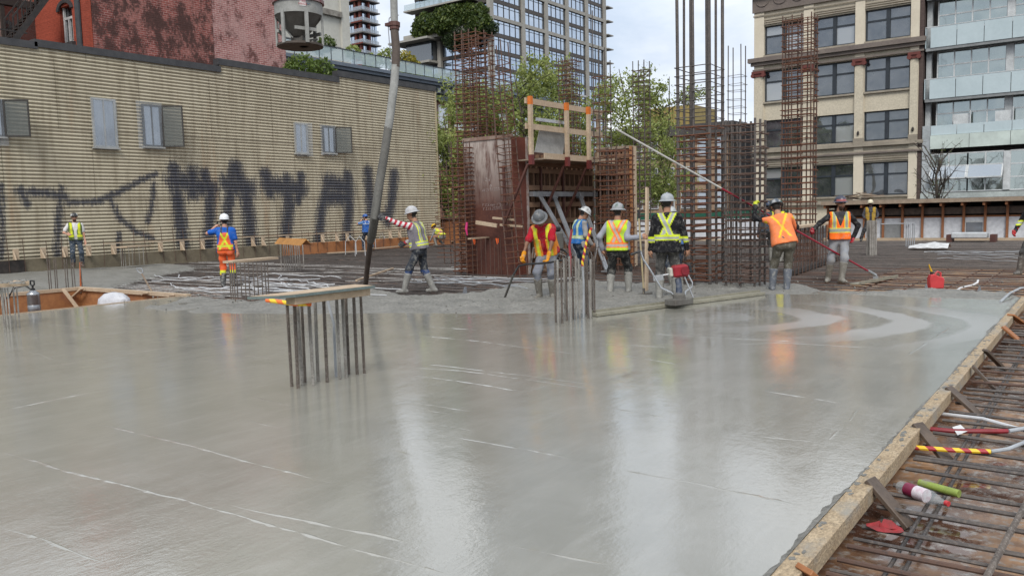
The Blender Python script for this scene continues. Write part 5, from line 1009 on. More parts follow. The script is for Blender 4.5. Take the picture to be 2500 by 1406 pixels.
for i in range(8):
    tag(squiggle(random.uniform(1000, 1250), random.uniform(672, 700), random.uniform(1.5, 3.5), random.uniform(.02, .1), 50+i, r=.010, mat=CON_G), 'thin pale conduit lying on the rebar in front of the steel form', 'conduit', 'conduits before the steel form')
for i in range(6):
    tag(squiggle(random.uniform(2300, 2480), random.uniform(608, 640), random.uniform(2, 4), random.uniform(.15, .4), 80+i, r=.010, mat=CON_G), 'thin grey conduit run across the far rebar at the right', 'conduit', 'conduits on the far right rebar')
for i in range(7):
    p = gp(random.uniform(780, 940), random.uniform(590, 630)); w = random.uniform(.2, .45); tag(MB().tube([(p.x, p.y, -.1), (p.x+.02, p.y+.02, .5), (p.x+w*.5, p.y+w*.4, .75), (p.x+w, p.y+w*.8, .5), (p.x+w, p.y+w*.85, -.1)], .016, 6).build('conduit_stub', random.choice((CON_W, pm('lime_conduit', (.42, .5, .03), None, 5, .5), TAPE_R)), None, True), 'arched coloured conduit stub near the corrugated wall', 'conduit', 'arched conduit stubs by the wall')
for (a, b, lab) in (((800, 618), (905, 612), 'plank lying by the arched conduit stubs'), ((900, 608), (1120, 588), 'long pale board lying behind the hose worker'), ((930, 602), (1000, 596), 'short pale board behind the hose worker'), ((870, 685), (960, 655), 'thin yellow batten lying on the rebar near the hose')):
    A, Bp = gp(*a, 0.03), gp(*b, 0.03); tag(MB().beam(A, Bp, .16 if 'batten' not in lab else .05, .04).build('plank', WOOD_PALE), lab, 'plank')
gc = empty('fuel_can', gp(2284, 704, -.05), R(30), 'red plastic fuel can with yellow spout on the rebar', 'fuel can'); gc.scale = (.86, .86, .86); REDP = pm('red_plastic', (.52, .05, .055), (.45, .04, .045), 4, .4, fine=.05)
pf = [(-.15, 0), (.15, 0), (.155, .2), (.13, .25), (.04, .27), (-.05, .32), (-.12, .31), (-.155, .22)]; MB().prism([(x, -.085, z) for x, z in pf], (0, .17, 0)).build('body', REDP, gc, True, .018)
MB().tube([(.10, 0, .24), (.10, 0, .34), (.03, 0, .37), (-.02, 0, .31)], .02, 8).build('handle', REDP, gc, True); MB().lathe([(.035, 0), (.035, .05), (.025, .06)], 10, (-.085, 0, .31)).build('cap', BLK, gc); MB().tube([(-.085, 0, .36), (-.12, 0, .44), (-.15, 0, .53)], [.022, .02, .013], 8).build('spout', pm('yellow_plastic', (.72, .42, .02), None, 5, .4), gc, True)
tp = gp(2270, 606, 0); rg = np.linspace(0, 1, 9); V = []
for i, u in enumerate(rg):
    for j, v in enumerate(rg): V.append((tp.x-.6+1.2*u, tp.y-.4+.8*v, .02+max(0, (.12+.22*u*u)*math.sin(math.pi*v)*(0.4+.6*math.sin(math.pi*min(1, u*.95+.1)))+.02*math.sin(i*2.1+j))))
tag(MB().add(V, [(i*9+j, (i+1)*9+j, (i+1)*9+j+1, i*9+j+1) for i in range(8) for j in range(8)]).build('white_tarp', pm('white_tarp', (.66, .66, .66), None, 6, .6), None, True), 'white woven bag lying on the far rebar', 'bag')
wp_ = empty('wrapped_pallet', gp(2368, 587, 0), 0, 'plastic-wrapped pallet by the covered walkway', 'pallet'); MB().rng(-.62, .62, -.4, .4, .1, .32).build('wrapped_load', PLASTIC if False else pm('milky_wrap', (.55, .57, .58), (.42, .44, .45), 6, .35), wp_, False, .03)
for s in (-.8, .72): MB().rng(s, s+.2, -.35, .35, -.05, .24).build('rusty_bearer', RUSTS, wp_)
chm = MB().prism([(-.05, 0, 0), (.05, 0, 0), (.008, .02, .16), (-.008, .02, .16)], (0, .05, 0)).mesh('bar_chair', pm('chair_grey', (.2, .21, .23), None, 5, .6))
for (x, y, lab) in ((2260, 717, 'small grey bar chair below the fuel can'), (2390, 722, 'small grey bar chair below the white elbow conduit'), (1133, 720, 'small pale bar chair behind the striped-sleeve worker')): tag(link('bar_chair', chm, None, gp(x, y, -.04)), lab, 'bar chair')
tag(MB().tube([gp(2316, 722, -.02), gp(2345, 703, .0), gp(2375, 696, .0), gp(2386, 690, .04), gp(2388, 684, .08)], .019, 8).build('conduit', pm('bright_conduit', (.7, .7, .7), None, 5, .4), None, True), 'white elbow conduit on the rebar right of the fuel can', 'conduit')
tag(MB().tube([gp(2442, 737, .01), gp(2465, 716, .06), gp(2490, 704, .05), gp(2530, 698, 0)], .02, 8).build('conduit', CON_G, None, True), 'grey conduit curving over the end of the edge form', 'conduit')
# conduits and litter in the strip right of the edge form
tag(MB().tube([gp(2248, 1045, -.1), gp(2330, 1052, -.09), gp(2460, 1052, -.09)], .017, 8).build('conduit', TAPE_R, None, True), 'red taped conduit stub beside the edge form', 'conduit')
tag(MB().tube([gp(2462, 1052, -.09), gp(2500, 1046, -.09), gp(2580, 1010, -.1)], .016, 8).build('conduit', CON_G, None, True), 'grey conduit running on from the red taped stub', 'conduit')
tag(MB().tube([gp(2235, 1092, -.1), gp(2320, 1098, -.09), gp(2418, 1102, -.09)], .016, 8).build('conduit', TAPE_RY, None, True), 'yellow and red taped conduit beside the edge form', 'conduit')
tag(MB().tube([gp(2418, 1102, -.09), gp(2460, 1096, -.09), gp(2500, 1080, -.09), gp(2560, 1020, -.1)], .014, 8).build('conduit', CON_G, None, True), 'grey conduit running on from the yellow taped stub', 'conduit')
tag(MB().tube([gp(2280, 1008, -.12), gp(2400, 1022, -.1), gp(2500, 1050, -.12)], .015, 8).build('conduit', CON_W, None, True), 'pale conduit curving above the red taped stub', 'conduit')
tag(MB().add([gp(2325, 1042, -.085), gp(2345, 1036, -.08), gp(2362, 1052, -.085), gp(2338, 1062, -.08)], [(0, 1, 2, 3)]).build('paper_scrap', pm('white_paper', (.75, .75, .74), None, 6, .7)), 'scrap of white paper on the red taped conduit', 'paper')
bt = empty('plastic_bottle', gp(2200, 1190, -.09), 0, 'clear plastic bottle with red and white label lying on the rebar', 'bottle'); d = (gp(2312, 1228, -.09)-gp(2196, 1186, -.09)); L = d.length; dn = d.normalized(); u0 = gp(2196, 1186, -.07)
def along(ts, rs, n=14): return MB().tube([u0+dn*(t*L) for t in ts], rs, n)
r_ = .038
CLB = clear_sheet('clear_plastic', (.5, .54, .55), .22, .08, .06)
wpart('body', along((0, .04, .34), (r_*.8, r_, r_)), CLB, bt, True); wpart('label_band', along((.16, .42), (r_*1.01, r_*1.01)), pm('wine_label', (.22, .02, .06), None, 30, .4), bt, True); wpart('label_panel', along((.36, .58), (r_*1.03, r_*1.03)), pm('white_label', (.72, .70, .72), (.6, .45, .5), 40, .4), bt, True)
wpart('shoulder', along((.52, .68, .82, .92, .96), (r_, r_, r_*.62, r_*.34, r_*.32)), CLB, bt, True); wpart('cap', along((.955, 1.02), (r_*.4, r_*.4)), REDP, bt, True)
tag(MB().tube([gp(2245, 1178, -.085), gp(2342, 1205, -.085)], .023, 14).build('green_tube', pm('lime_plastic', (.28, .36, .07), (.2, .26, .06), 14, .5, grime=(.25, .23, .19)), None, True), 'lime green drinks can lying beside the plastic bottle', 'can')
rr_ = random.Random(5); c0 = gp(2150, 1290, -.10); V = [(c0.x+.085*math.cos(a)*q+.03*rr_.random(), c0.y+.07*math.sin(a)*q+.03*rr_.random(), c0.z+.05*rr_.random()*(1.2-q)) for q in (.25, .6, 1) for a in np.linspace(0, 6.28, 11)[:-1]]
tag(MB().add(V, [(q*10+j, q*10+(j+1) % 10, (q+1)*10+(j+1) % 10, (q+1)*10+j) for q in range(2) for j in range(10)]+[tuple(range(10))]).build('red_rag', pm('red_rag', (.33, .025, .03), (.2, .03, .03), 20, .7)), 'crumpled red rag near the foot of the nearest strut', 'rag')
tag(MB().tube([gp(2405, 1415, -.06), gp(2455, 1320, -.05), gp(2520, 1200, -.04)], .016, 8).build('loose_bar', DBAR), 'loose rebar crossing the mat at the bottom right corner', 'rebar')
tag(MB().box(gp(2225, 1130, -.19), (.25, .2, .02), Euler((0, 0, .4)).to_matrix()).build('plywood_offcut', PLY), 'small plywood offcut under the yellow taped conduit', 'offcut')
# ---------------------------------------------------------------- concrete bucket hanging from the crane
BD = 23.0; bc = dp(728, 8, BD); bk = empty('concrete_bucket', bc-Vector((0, 0, 1.25)), 0, 'grey steel concrete bucket hanging above the corrugated wall', 'bucket'); z0 = 1.25
GALB = pm('cement_steel', (.36, .36, .34), (.27, .27, .25), 4, .7, .1, bs=.2, bd=.004); DCONE = pm('dirty_cone', (.15, .145, .13), (.10, .09, .08), 3, .8)
rb_ = .665
bk.rotation_euler = (R(0), R(0), R(20))
MB().lathe([(rb_+.02, z0-.05), (rb_+.05, z0-.05), (rb_+.05, z0+.05), (rb_+.02, z0+.05)], 36).build('rim', pm('worn_red_paint', (.20, .05, .05), (.3, .2, .19), 5, .6), bk, True)
MB().lathe([(rb_-.01, z0-.38), (rb_, z0-.38), (rb_, z0+.3), (rb_-.01, z0+.3)], 36).build('drum', GALB, bk, True); MB().lathe([(.2, z0-.95), (rb_-.012, z0-.381)], 30).build('cone', DCONE, bk, True)
for k in range(6):
    a = 2*math.pi*k/6+.32; c, s = math.cos(a), math.sin(a); M3 = Euler((0, 0, a)).to_matrix(); MB().box((c*(rb_-.02), s*(rb_-.02), z0-.76), (.05, .1, .88), M3).build('leg', GALB, bk)
MB().lathe([(.56, 0), (.64, 0), (.64, .06), (.56, .06)], 36, (0, 0, .03)).build('base_ring', pm('brown_steel_ring', (.10, .08, .065), None, 4, .7), bk, True)
for k in range(3): a = 2*math.pi*(k+.5)/3+.32; a0, a1 = a-.52, a+.52; MB().beam((.62*math.cos(a0), .62*math.sin(a0), z0-.8), (.62*math.cos(a1), .62*math.sin(a1), z0-.82), .05, .09).build('cross_bar', GALB, bk)
MB().box((0, 0, z0-1.03), (.34, .3, .18)).lathe([(.14, 0), (.18, .06), (.1, .14)], 10, (.12, 0, z0-1.22)).tube([(.15, 0, z0-1.05), (.45, .2, z0-1.0)], .03, 6).build('gate', DCONE, bk)
MB().tube([(rb_*math.cos(2.9), rb_*math.sin(2.9), z0-.42), (rb_*1.15*math.cos(2.95), rb_*1.15*math.sin(2.95), z0-.5), (rb_*1.1*math.cos(3), rb_*1.1*math.sin(3), z0-.62)], .025, 6).tube([(rb_*math.cos(3.3), rb_*math.sin(3.3), z0-.4), (.25*math.cos(4.4), .25*math.sin(4.4), z0-1.0)], .02, 6).build('gate_lever', GALB, bk)
for s in (-1, 1): MB().beam((0, s*rb_, z0+.25), (0, 0, z0+1.6), .07, .05).build('bail', GALB, bk)
MB().tube([(0, 0, z0+1.6), (0, 0, 32)], .02, 6).build('hoist_cable', IRON, bk)
def on_drum(px_, py_, w, h, m, nm):           # a flat sticker tangent to the drum, facing the camera
    v = dp(px_, py_, BD)-Vector((bc.x, bc.y, 0)); v.z = 0; v.normalize(); vc = Vector((-bc.x, -bc.y, 0)).normalized(); lat = Vector((-vc.y, vc.x, 0)); t = (dp(px_, py_, BD)-bc).dot(lat); a = math.asin(max(-.95, min(.95, t/rb_))); n = vc*math.cos(a)+lat*math.sin(a)
    p = Vector((bc.x, bc.y, 0))+n*(rb_+.006); p.z = vpx(px_, py_, p).z; return p, n
WST = pm('white_sticker', (.7, .69, .68), (.6, .55, .54), 20, .5); RTX = pm('red_print', (.45, .04, .04), None, 9, .5); BTX = pm('blue_print', (.06, .14, .22), None, 9, .5)
for (px_, py_, w, h, txt, m) in ((738.5, 10.5, .2, .07, '', None), (739, 22, .17, .19, 'M&B\nMAG5', RTX), (752.5, 24, .0, .0, ':)', BTX)):
    p, n = on_drum(px_, py_, w, h, None, ''); th = math.atan2(n.y, n.x); th -= bk.rotation_euler.z
    q = Matrix.Rotation(-bk.rotation_euler.z, 3, 'Z') @ (p-bk.location)
    if w: o = link('sticker', MB().box((0, 0, 0), (.006, w, h)).mesh('sticker', WST), bk, q, (0, 0, th))
    if txt:
        o = link('lettering', text_mesh(txt, .085 if w else .16, m, 0, True, .001), bk, q+(Matrix.Rotation(-bk.rotation_euler.z, 3, 'Z') @ n)*.006, (R(90), 0, th+R(90)))
        if not w: o.rotation_euler.rotate_axis('Z', R(-90))
# ---------------------------------------------------------------- pump hose
hz = empty('pump_hose', gp(893, 702), 0, 'thick grey concrete pump hose hanging from above into the rebar', 'hose'); HB = gp(893, 702, -.03); D0 = depth(HB)
def hp_(x, y): return dp(x, y, D0-min(1.0, max(0, (702-y)/174))*(D0-16.15))
HOSE = pm('grey_hose', (.155, .15, .135), (.11, .105, .095), 2.5, .75, bs=.2, bd=.004); HOSEL = pm('pale_hose', (.36, .36, .34), (.26, .26, .245), 2, .7); HOSEB = pm('brown_hose', (.11, .085, .07), (.08, .06, .05), 3, .75)
u = (D0/FPX)
wpart('upper_pipe', MB().tube([hp_(958, -330), hp_(961, -20), hp_(963, 62)], .075, 12), HOSEL, hz, True); wpart('coupling', MB().tube([hp_(963, 56), hp_(963, 66)], .115, 12).tube([hp_(963, 67), hp_(963, 74)], .10, 12).box(hp_(950, 61), (.14, .1, .06)), RUSTS, hz)
wpart('rubber_hose', MB().tube([hp_(963, 74), hp_(967, 120), hp_(966, 165)], .083, 12), HOSEB, hz, True); wpart('pale_sleeve', MB().tube([hp_(966, 160), hp_(962, 210), hp_(953, 280), hp_(948, 315)], .0835, 12), HOSEL, hz, True)
wpart('hose_body', MB().tube([hp_(948, 312), hp_(938, 380), hp_(926, 450), hp_(915, 530), hp_(908, 575), hp_(905, 588)], [.084, .086, .088, .09, .088, .08], 12), HOSE, hz, True); wpart('end_hose', MB().tube([hp_(905, 580), hp_(901, 620), hp_(896, 660), hp_(892, 702)], [.062, .06, .058, .056], 12), HOSEB, hz, True)
wpart('white_strap', MB().tube([hp_(956, 141), hp_(962, 149), hp_(975, 152)], .022, 6).tube([hp_(953, 150), hp_(976, 155)], .02, 6), CON_W, hz); wpart('safety_cable', MB().tube([hp_(974, 38), hp_(960, 36), hp_(950, 46), hp_(948, 70), hp_(951, 110), hp_(957, 148)], .01, 6), GALV, hz, True)
# ---------------------------------------------------------------- power screed
A, Bp = gp(1452, 768, .03), gp(1862, 716, .03); ps = empty('power_screed', gp(1662, 738), 0, 'vibrating power screed with red engine and long blade', 'screed'); ad = (Bp-A).normalized(); an = Vector((-ad.y, ad.x, 0))
MUDM = pm('muddy_metal', (.33, .31, .24), (.25, .235, .18), 4, .6, .2); CHROME = pm('chrome_tube', (.6, .6, .6), None, 5, .25, .95); NAVYS = pm('navy_splashed', (.035, .05, .09), (.16, .17, .19), 12, .5)
wpart('blade', MB().beam(A, Bp, .11, .05), MUDM, ps, bevel=.004); wpart('blade_lip', MB().beam(A+an*.06+Vector((0, 0, .035)), Bp+an*.06+Vector((0, 0, .035)), .015, .05), MUDM, ps)
C = gp(1658, 742, .06); wpart('gearbox', MB().box(C+Vector((0, 0, .04)), (.42, .24, .10), Euler((0, 0, math.atan2(ad.y, ad.x))).to_matrix()).lathe([(.1, 0), (.1, .08), (.06, .1)], 12, C+Vector((0, 0, .08))), DCONE, ps, bevel=.01)
wpart('column', MB().tube([C+Vector((0, 0, .1)), C+Vector((0, .0, .3)), vpx(1655, 680, C)], [.055, .05, .05], 10), NAVYS, ps, True)
E_ = vpx(1660, 661, C); M3 = Euler((0, R(-6), math.atan2(CR[1], CR[0]))).to_matrix()
wpart('engine', MB().box(E_, (.25, .22, .19), M3), pm('engine_red', (.30, .015, .025), (.24, .012, .02), 5, .35), ps, bevel=.03); wpart('fuel_tank', MB().box(E_+M3 @ Vector((-.155, 0, .0)), (.055, .19, .14), M3), pm('cream_plastic', (.6, .58, .5), None, 5, .5), ps, bevel=.015); wpart('starter_cover', MB().tube([E_+M3 @ Vector((.06, -.112, 0)), E_+M3 @ Vector((.06, -.13, 0))], .065, 14), pm('engine_red_dark', (.2, .01, .018), None, 5, .4), ps); wpart('air_filter', MB().box(E_+M3 @ Vector((.15, 0, .02)), (.05, .16, .12), M3), BLK, ps, bevel=.01)
def sp(x, y, dd=0): return dp(x, y, depth(C)+dd)
wpart('handle_bar', MB().tube([sp(1650, 727), sp(1638, 714), sp(1614, 703), sp(1600, 680), sp(1588, 660), sp(1570, 633), sp(1563, 612)], .017, 8), CHROME, ps, True); wpart('handle_bar', MB().tube([sp(1673, 720, .25), sp(1674, 712, .25), sp(1690, 700, .25), sp(1690, 690, .25), sp(1678, 668, .25)], .014, 8), CHROME, ps, True); wpart('handle_grip', MB().tube([sp(1564, 614), sp(1555, 616), sp(1540, 622)], .02, 8), BLK, ps)
wpart('kick_stand', MB().tube([sp(1671, 676), sp(1692, 726)], .012, 6), CHROME, ps); wpart('cross_tube', MB().tube([sp(1604, 674), sp(1632, 670), sp(1650, 668)], .014, 6), GALV, ps); wpart('control_plate', MB().box(sp(1607, 678), (.16, .02, .09), M3), GALV, ps)
# rake held by the lime-vest worker
p = gp(1572, 722); rk = empty('concrete_rake', p, 0, 'concrete rake with yellow shaft held by the lime-vest worker', 'rake'); t = vpx(1558, 508, p)
wpart('shaft', MB().tube([p+Vector((0, 0, .05)), t], .017, 8), pm('yellowed_shaft', (.48, .38, .2), (.40, .33, .2), 3, .6), rk); wpart('grip', MB().tube([t.lerp(p, .02), t.lerp(p, .12)], .02, 8), BLK, rk); wpart('head', MB().box(p+Vector((0, 0, .03)), (.3, .12, .03), M3).beam(p+Vector((0, 0, .05)), p+Vector((0, 0, .14)), .04, .03, (0, 1, 0)), DCONE, rk)
# bull float
F0 = gp(2138, 672, .08); H1 = dp(1962, 573, depth(gp(2000, 690))-.05); dirp = (H1-F0).normalized(); ang = None
Pend = F0+dirp*((H1-F0).length*3.35)
bf = empty('bull_float', gp(2132, 690, -.03), 0, 'bull float with long red pole and muddy blade', 'bull float'); A, Bp = gp(2086, 694, .0), gp(2180, 676, .0)
wpart('pole', MB().tube([F0, F0.lerp(Pend, .62)], .019, 8), pm('red_pole', (.30, .02, .04), (.25, .018, .032), 5, .35), bf, True); wpart('pole_extension', MB().tube([F0.lerp(Pend, .618), Pend], .019, 8), pm('pale_pole', (.58, .56, .52), None, 4, .5), bf, True)
wpart('knuckle', MB().tube([F0+dirp*.22, F0, F0-Vector((0, 0, .06))], .032, 8).box(F0-Vector((0, 0, .05)), (.09, .06, .06)), GALV, bf); sdv = Vector((-(Bp-A).y, (Bp-A).x, 0)).normalized()
wpart('blade', MB().beam(A, Bp, .20, .022), MUDM, bf, bevel=.004); wpart('blade_edge', MB().beam(A-sdv*.10+Vector((0, 0, .022)), Bp-sdv*.10+Vector((0, 0, .022)), .018, .06), MUDM, bf)
# ================================================================== PEOPLE (bodies and clothing grown from signed distance fields)
def surf_net(f, lo, h):
    ins = f < 0; nx, ny, nz = f.shape
    cidx = np.zeros((nx-1, ny-1, nz-1), np.int16)
    for dx in (0, 1):
        for dy in (0, 1):
            for dz in (0, 1): cidx += ins[dx:nx-1+dx, dy:ny-1+dy, dz:nz-1+dz]
    act = (cidx > 0) & (cidx < 8); I = np.argwhere(act)
    if len(I) == 0: return np.zeros((0, 3)), np.zeros((0, 4), int)
    acc = np.zeros((len(I), 3)); cnt = np.zeros(len(I)); C8 = [(a, b, c) for a in (0, 1) for b in (0, 1) for c in (0, 1)]
    val = {c: f[I[:, 0]+c[0], I[:, 1]+c[1], I[:, 2]+c[2]] for c in C8}
    for a in C8:
        for ax in range(3):
            if a[ax] == 0:
                b = list(a); b[ax] = 1; va, vb = val[a], val[tuple(b)]; m = (va < 0) != (vb < 0)
                t = np.where(m, va/(va-vb+1e-12), 0); p = np.array(a, float)[None].repeat(len(I), 0); p[:, ax] += t
                acc[m] += p[m]; cnt[m] += 1
    V = (I+acc/cnt[:, None])*h+lo; vid = -np.ones(act.shape, int); vid[tuple(I.T)] = np.arange(len(I)); Q = []
    for ax in range(3):
        s0 = [slice(None)]*3; s1 = [slice(None)]*3; s0[ax] = slice(0, -1); s1[ax] = slice(1, None)
        E0, E1 = ins[tuple(s0)], ins[tuple(s1)]; X = np.argwhere(E0 != E1); o1, o2 = [(1, 2), (2, 0), (0, 1)][ax]
        X = X[(X[:, o1] > 0) & (X[:, o2] > 0) & (X[:, o1] < f.shape[o1]-1) & (X[:, o2] < f.shape[o2]-1)]
        if len(X) == 0: continue
        def at(d1, d2): Y = X.copy(); Y[:, o1] -= d1; Y[:, o2] -= d2; return vid[Y[:, 0], Y[:, 1], Y[:, 2]]
        q = np.stack([at(1, 1), at(0, 1), at(0, 0), at(1, 0)], 1); fl = ~E0[X[:, 0], X[:, 1], X[:, 2]]; q[fl] = q[fl][:, ::-1]; Q.append(q)
    return V, np.concatenate(Q)
def caps_sdf(caps, P, k=.03):
    d = None
    for a, b, ra, rb in caps:
        a = np.array(a, float); ba = np.array(b, float)-a; pa = P-a; L = ba@ba+1e-9; t = np.clip((pa@ba)/L, 0, 1)
        e = np.sqrt(((pa-t[..., None]*ba)**2).sum(-1))-(ra+(rb-ra)*t)
        if d is None: d = e
        else: hh = np.clip(.5+.5*(d-e)/k, 0, 1); d = d*(1-hh)+e*hh-k*hh*(1-hh)
    return d
def grow(caps, h, k=.03, cut=None, fold=0.0, seed=0):
    A = np.array([c[0] for c in caps]+[c[1] for c in caps], float); rm = max(max(c[2], c[3]) for c in caps)+2.5*h+.02
    lo = A.min(0)-rm; hi = A.max(0)+rm; n = np.ceil((hi-lo)/h).astype(int)+1
    G = np.stack(np.meshgrid(*[lo[i]+h*np.arange(n[i]) for i in range(3)], indexing='ij'), -1); d = caps_sdf(caps, G, k)
    if fold: x, y, z = G[..., 0], G[..., 1], G[..., 2]; s = seed*1.7; d = d+fold*(np.sin(z*34+x*11+s)*.5+np.sin(z*21-y*26+2*s)*.5+np.sin(x*38+z*16+y*12+s*3)*.4)
    if cut is not None: d = cut(G, d)
    return surf_net(d, lo, h)
def attr_mat(name, rough, mud=0.0, spec=.3, sss=0.0, fuzz=.12):
    m, nt, b, o = new_mat(name); at = nd(nt, 'ShaderNodeAttribute', attribute_name='Col'); p = pos_node(nt, obj=True); n = noise(nt, p, 9, 5, .65); f = noise(nt, p, 60, 3, .7)
    c = mixc(nt, 1.0, at.outputs['Color'], ramp(nt, n, [(.3, 1-fuzz*1.5), (.7, 1+fuzz)]), 'MULTIPLY')
    if mud: c = mixc(nt, ramp(nt, noise(nt, p, 14, 5, .75), [(.50, 0), (.64, mud)]), c, (.30, .29, .26))
    nt.links.new(c, b.inputs['Base Color']); b.inputs['Roughness'].default_value = rough; b.inputs['Specular IOR Level'].default_value = spec
    bump(nt, b, n, .35, .012); return m
M_SKIN = attr_mat('skin', .55, 0, .35, fuzz=.06); M_CLOTH = attr_mat('cloth', .9, 0.22, .15); M_WORK = attr_mat('work_cloth', .9, .55, .15); M_HIV = attr_mat('hi_vis', .85, .42, .15, fuzz=.14); M_BOOT = attr_mat('rubber_boot', .6, .8, .35); M_HAT = attr_mat('hard_hat', .35, .0, .5, fuzz=.08); M_HATD = attr_mat('worn_hard_hat', .45, .55, .4)
def put(name, V, Q, colr, mat, parent):
    me = mesh_np(name, V, Q, mat, True); c = np.zeros((len(V), 4), np.float32); c[:, :3] = colr if not callable(colr) else colr(V); c[:, 3] = 1
    at = me.attributes.new('Col', 'FLOAT_COLOR', 'POINT'); at.data.foreach_set('color', c.ravel()); return link(name, me, parent)
def rotz(a): c, s = math.cos(a), math.sin(a); return np.array([[c, -s, 0], [s, c, 0], [0, 0, 1]])
def ik(a, c, l1, l2, hint):
    a, c, hint = (np.array(v, float) for v in (a, c, hint)); v = c-a; L = np.linalg.norm(v); Lm = min(L, (l1+l2)*.995); u = v/(L+1e-9); c = a+u*Lm
    x = (l1*l1-l2*l2+Lm*Lm)/(2*Lm); y = math.sqrt(max(l1*l1-x*x, 0)); hv = hint-u*(hint@u); hv = hv/(np.linalg.norm(hv)+1e-9); return a+u*x+hv*y, c
def hand_caps(w, d, palm, grip):
    d = d/np.linalg.norm(d); n = palm-d*(palm@d); n = n/(np.linalg.norm(n)+1e-9); x = np.cross(d, n); cp = [(w, w+d*.05, .026, .03)]
    for i, o in enumerate((-.033, -.011, .011, .033)): cp.append((w+d*.03+x*o*.8, w+d*.082+x*o, .016, .0135))
    for i, (o, L) in enumerate(zip((-.033, -.011, .011, .033), (.062, .075, .08, .07))):
        b = w+d*.084+x*o; a1 = grip*1.1; a2 = grip*2.3; e1 = b+(d*math.cos(a1)+n*math.sin(a1))*L*.52; e2 = e1+(d*math.cos(a2)+n*math.sin(a2))*L*.5; cp += [(b, e1, .0115, .0105), (e1, e2, .0105, .009)]
    b = w+d*.025+x*.03; e1 = b+(x*.75+d*.6+n*.3*grip)*.042; e2 = e1+(d*.8+x*.1+n*.7*grip)*.035; return cp+[(b, e1, .0135, .0125), (e1, e2, .012, .0095)]
SK = {'light': (.50, .27, .185), 'tan': (.36, .19, .12), 'brown': (.20, .10, .062), 'dark': (.075, .04, .028)}
def person(label, px, py, face, pelvis=(0, 0, .93), lean=0, side=0, twist=0, head=(0, 0), feet=((-.11, 0, .08), (.11, 0, .08)), toes=(8, -8), hands=((-.26, .05, .82), (.26, .05, .82)), elbows=((-.5, -.8, -.2), (.5, -.8, -.2)), grip=(.45, .45), skin='tan', hair=(.02, .017, .015), beard=None,
           shirt=(.3, .02, .03), sleeve=1, sleeve_col=None, pants=(.08, .09, .11), boots=(.14, .135, .12), boot_h=.34, vest=None, vest_open=False, vest_pat=None, helmet=(.5, .5, .5), brim='full', stickers=None, gloves=None, z=0.0, scale=1.0, pants_col=None, knee_wrap=None, parts=None, bulk=1.0, hmat=None, pantsmat=None, name='person', stripe_sleeve=None, neck_col=None, hem=-.03):
    pos = gp(px, py, z); vd = math.atan2(-(pos.x), pos.y)            # heading of the line of sight
    e = empty(name, pos, vd-R(face), label, 'person', None); e.scale = (scale,)*3
    P = np.array(pelvis, float); w = np.array([math.sin(R(side)), math.sin(R(lean))*math.cos(R(side)), math.cos(R(lean))*math.cos(R(side))]); w /= np.linalg.norm(w)
    Rz = rotz(R(twist)); lat0 = np.array([1., 0, 0]); lat = Rz@lat0; lat = lat-w*(lat@w); lat /= np.linalg.norm(lat); fr = np.cross(w, lat); latp = lat0-w*(lat0@w)*.3; latp /= np.linalg.norm(latp)
    Wst = P+w*.13; Ch = P+w*.36; Nb = P+w*.535; sh = [P+w*.452-lat*.18, P+w*.452+lat*.18]; hp = [P-latp*.09-np.array([0, 0, .03]), P+latp*.09-np.array([0, 0, .03])]
    hy, hpit = R(head[0]), R(head[1]); hw = w*.55+np.array([0, 0, .45]); hw /= np.linalg.norm(hw); hf = rotz(hy)@np.array([math.sin(R(twist*-.5)), math.cos(R(twist*.5)), 0]); hl = np.cross(hf, hw); hl /= np.linalg.norm(hl); hf = np.cross(hw, hl); hf, hw = hf*math.cos(hpit)-hw*math.sin(hpit), hw*math.cos(hpit)+hf*math.sin(hpit)
    Nt = Nb+(w*.5+hw*.5)*.052; Hc = Nt+hw*.100+hf*.022
    el, wr = [], []
    for i in (0, 1):
        H_ = np.array(hands[i], float); a, b = ik(sh[i], H_, .29, .26, np.array(elbows[i])); el.append(a); wr.append(b)
    kn, an = [], []
    for i in (0, 1): a, b = ik(hp[i], np.array(feet[i], float), .43, .43, np.array([(-.15, .15)[i], 1., .1])); kn.append(a); an.append(b)
    B = bulk
    def torso(g, low=-.02, hip=0.0):
        cp = []
        for s in (-1, 1):
            o = lat*s; op = latp*s; cp += [(P+op*.085+w*low, Wst+o*.075*B, .115*B+g+hip, .105*B+g+hip*.4), (Wst+o*.075*B, Ch+o*.09, .105*B+g, .112+g), (Ch+o*.09, P+w*.452+o*.145, .112+g, .062+g)]
        cp += [(Wst+fr*.03, Ch+fr*.02, .10*B+g, .10+g), (P+w*.47, Nb, .085+g*.6, .06+g*.5)]; return cp
    def arm(i, g, frac=1.0, flare=.0):
        cp = [(P+w*.465+lat*(-.10, .10)[i], sh[i], .06+g, .058+g)]
        if frac <= .5: t = frac*2; cp.append((sh[i], sh[i]+(el[i]-sh[i])*t, .058+g, .047+g+flare))
        else: t = frac*2-1; cp += [(sh[i], el[i], .057+g, .044+g), (el[i], el[i]+(wr[i]-el[i])*t, .043+g, .031+g+flare)]
        return cp
    def tdir(i):
        t = R(toes[i]); return np.array([math.sin(-t)*-1 if False else math.sin(R(-toes[i])), math.cos(t), 0])
    # --- body: one continuous skin
    body = torso(-.018)+[(Nb, Nt, .056, .05), (Nt, Hc-hw*.03, .052, .06)]
    for i in (0, 1): body += arm(i, -.006)+[(hp[i], kn[i], .078, .054), (kn[i], an[i], .052, .038), (an[i], an[i]+tdir(i)*.1-np.array([0, 0, .04]), .038, .03)]
    V, Q = grow(body, .028, .03)
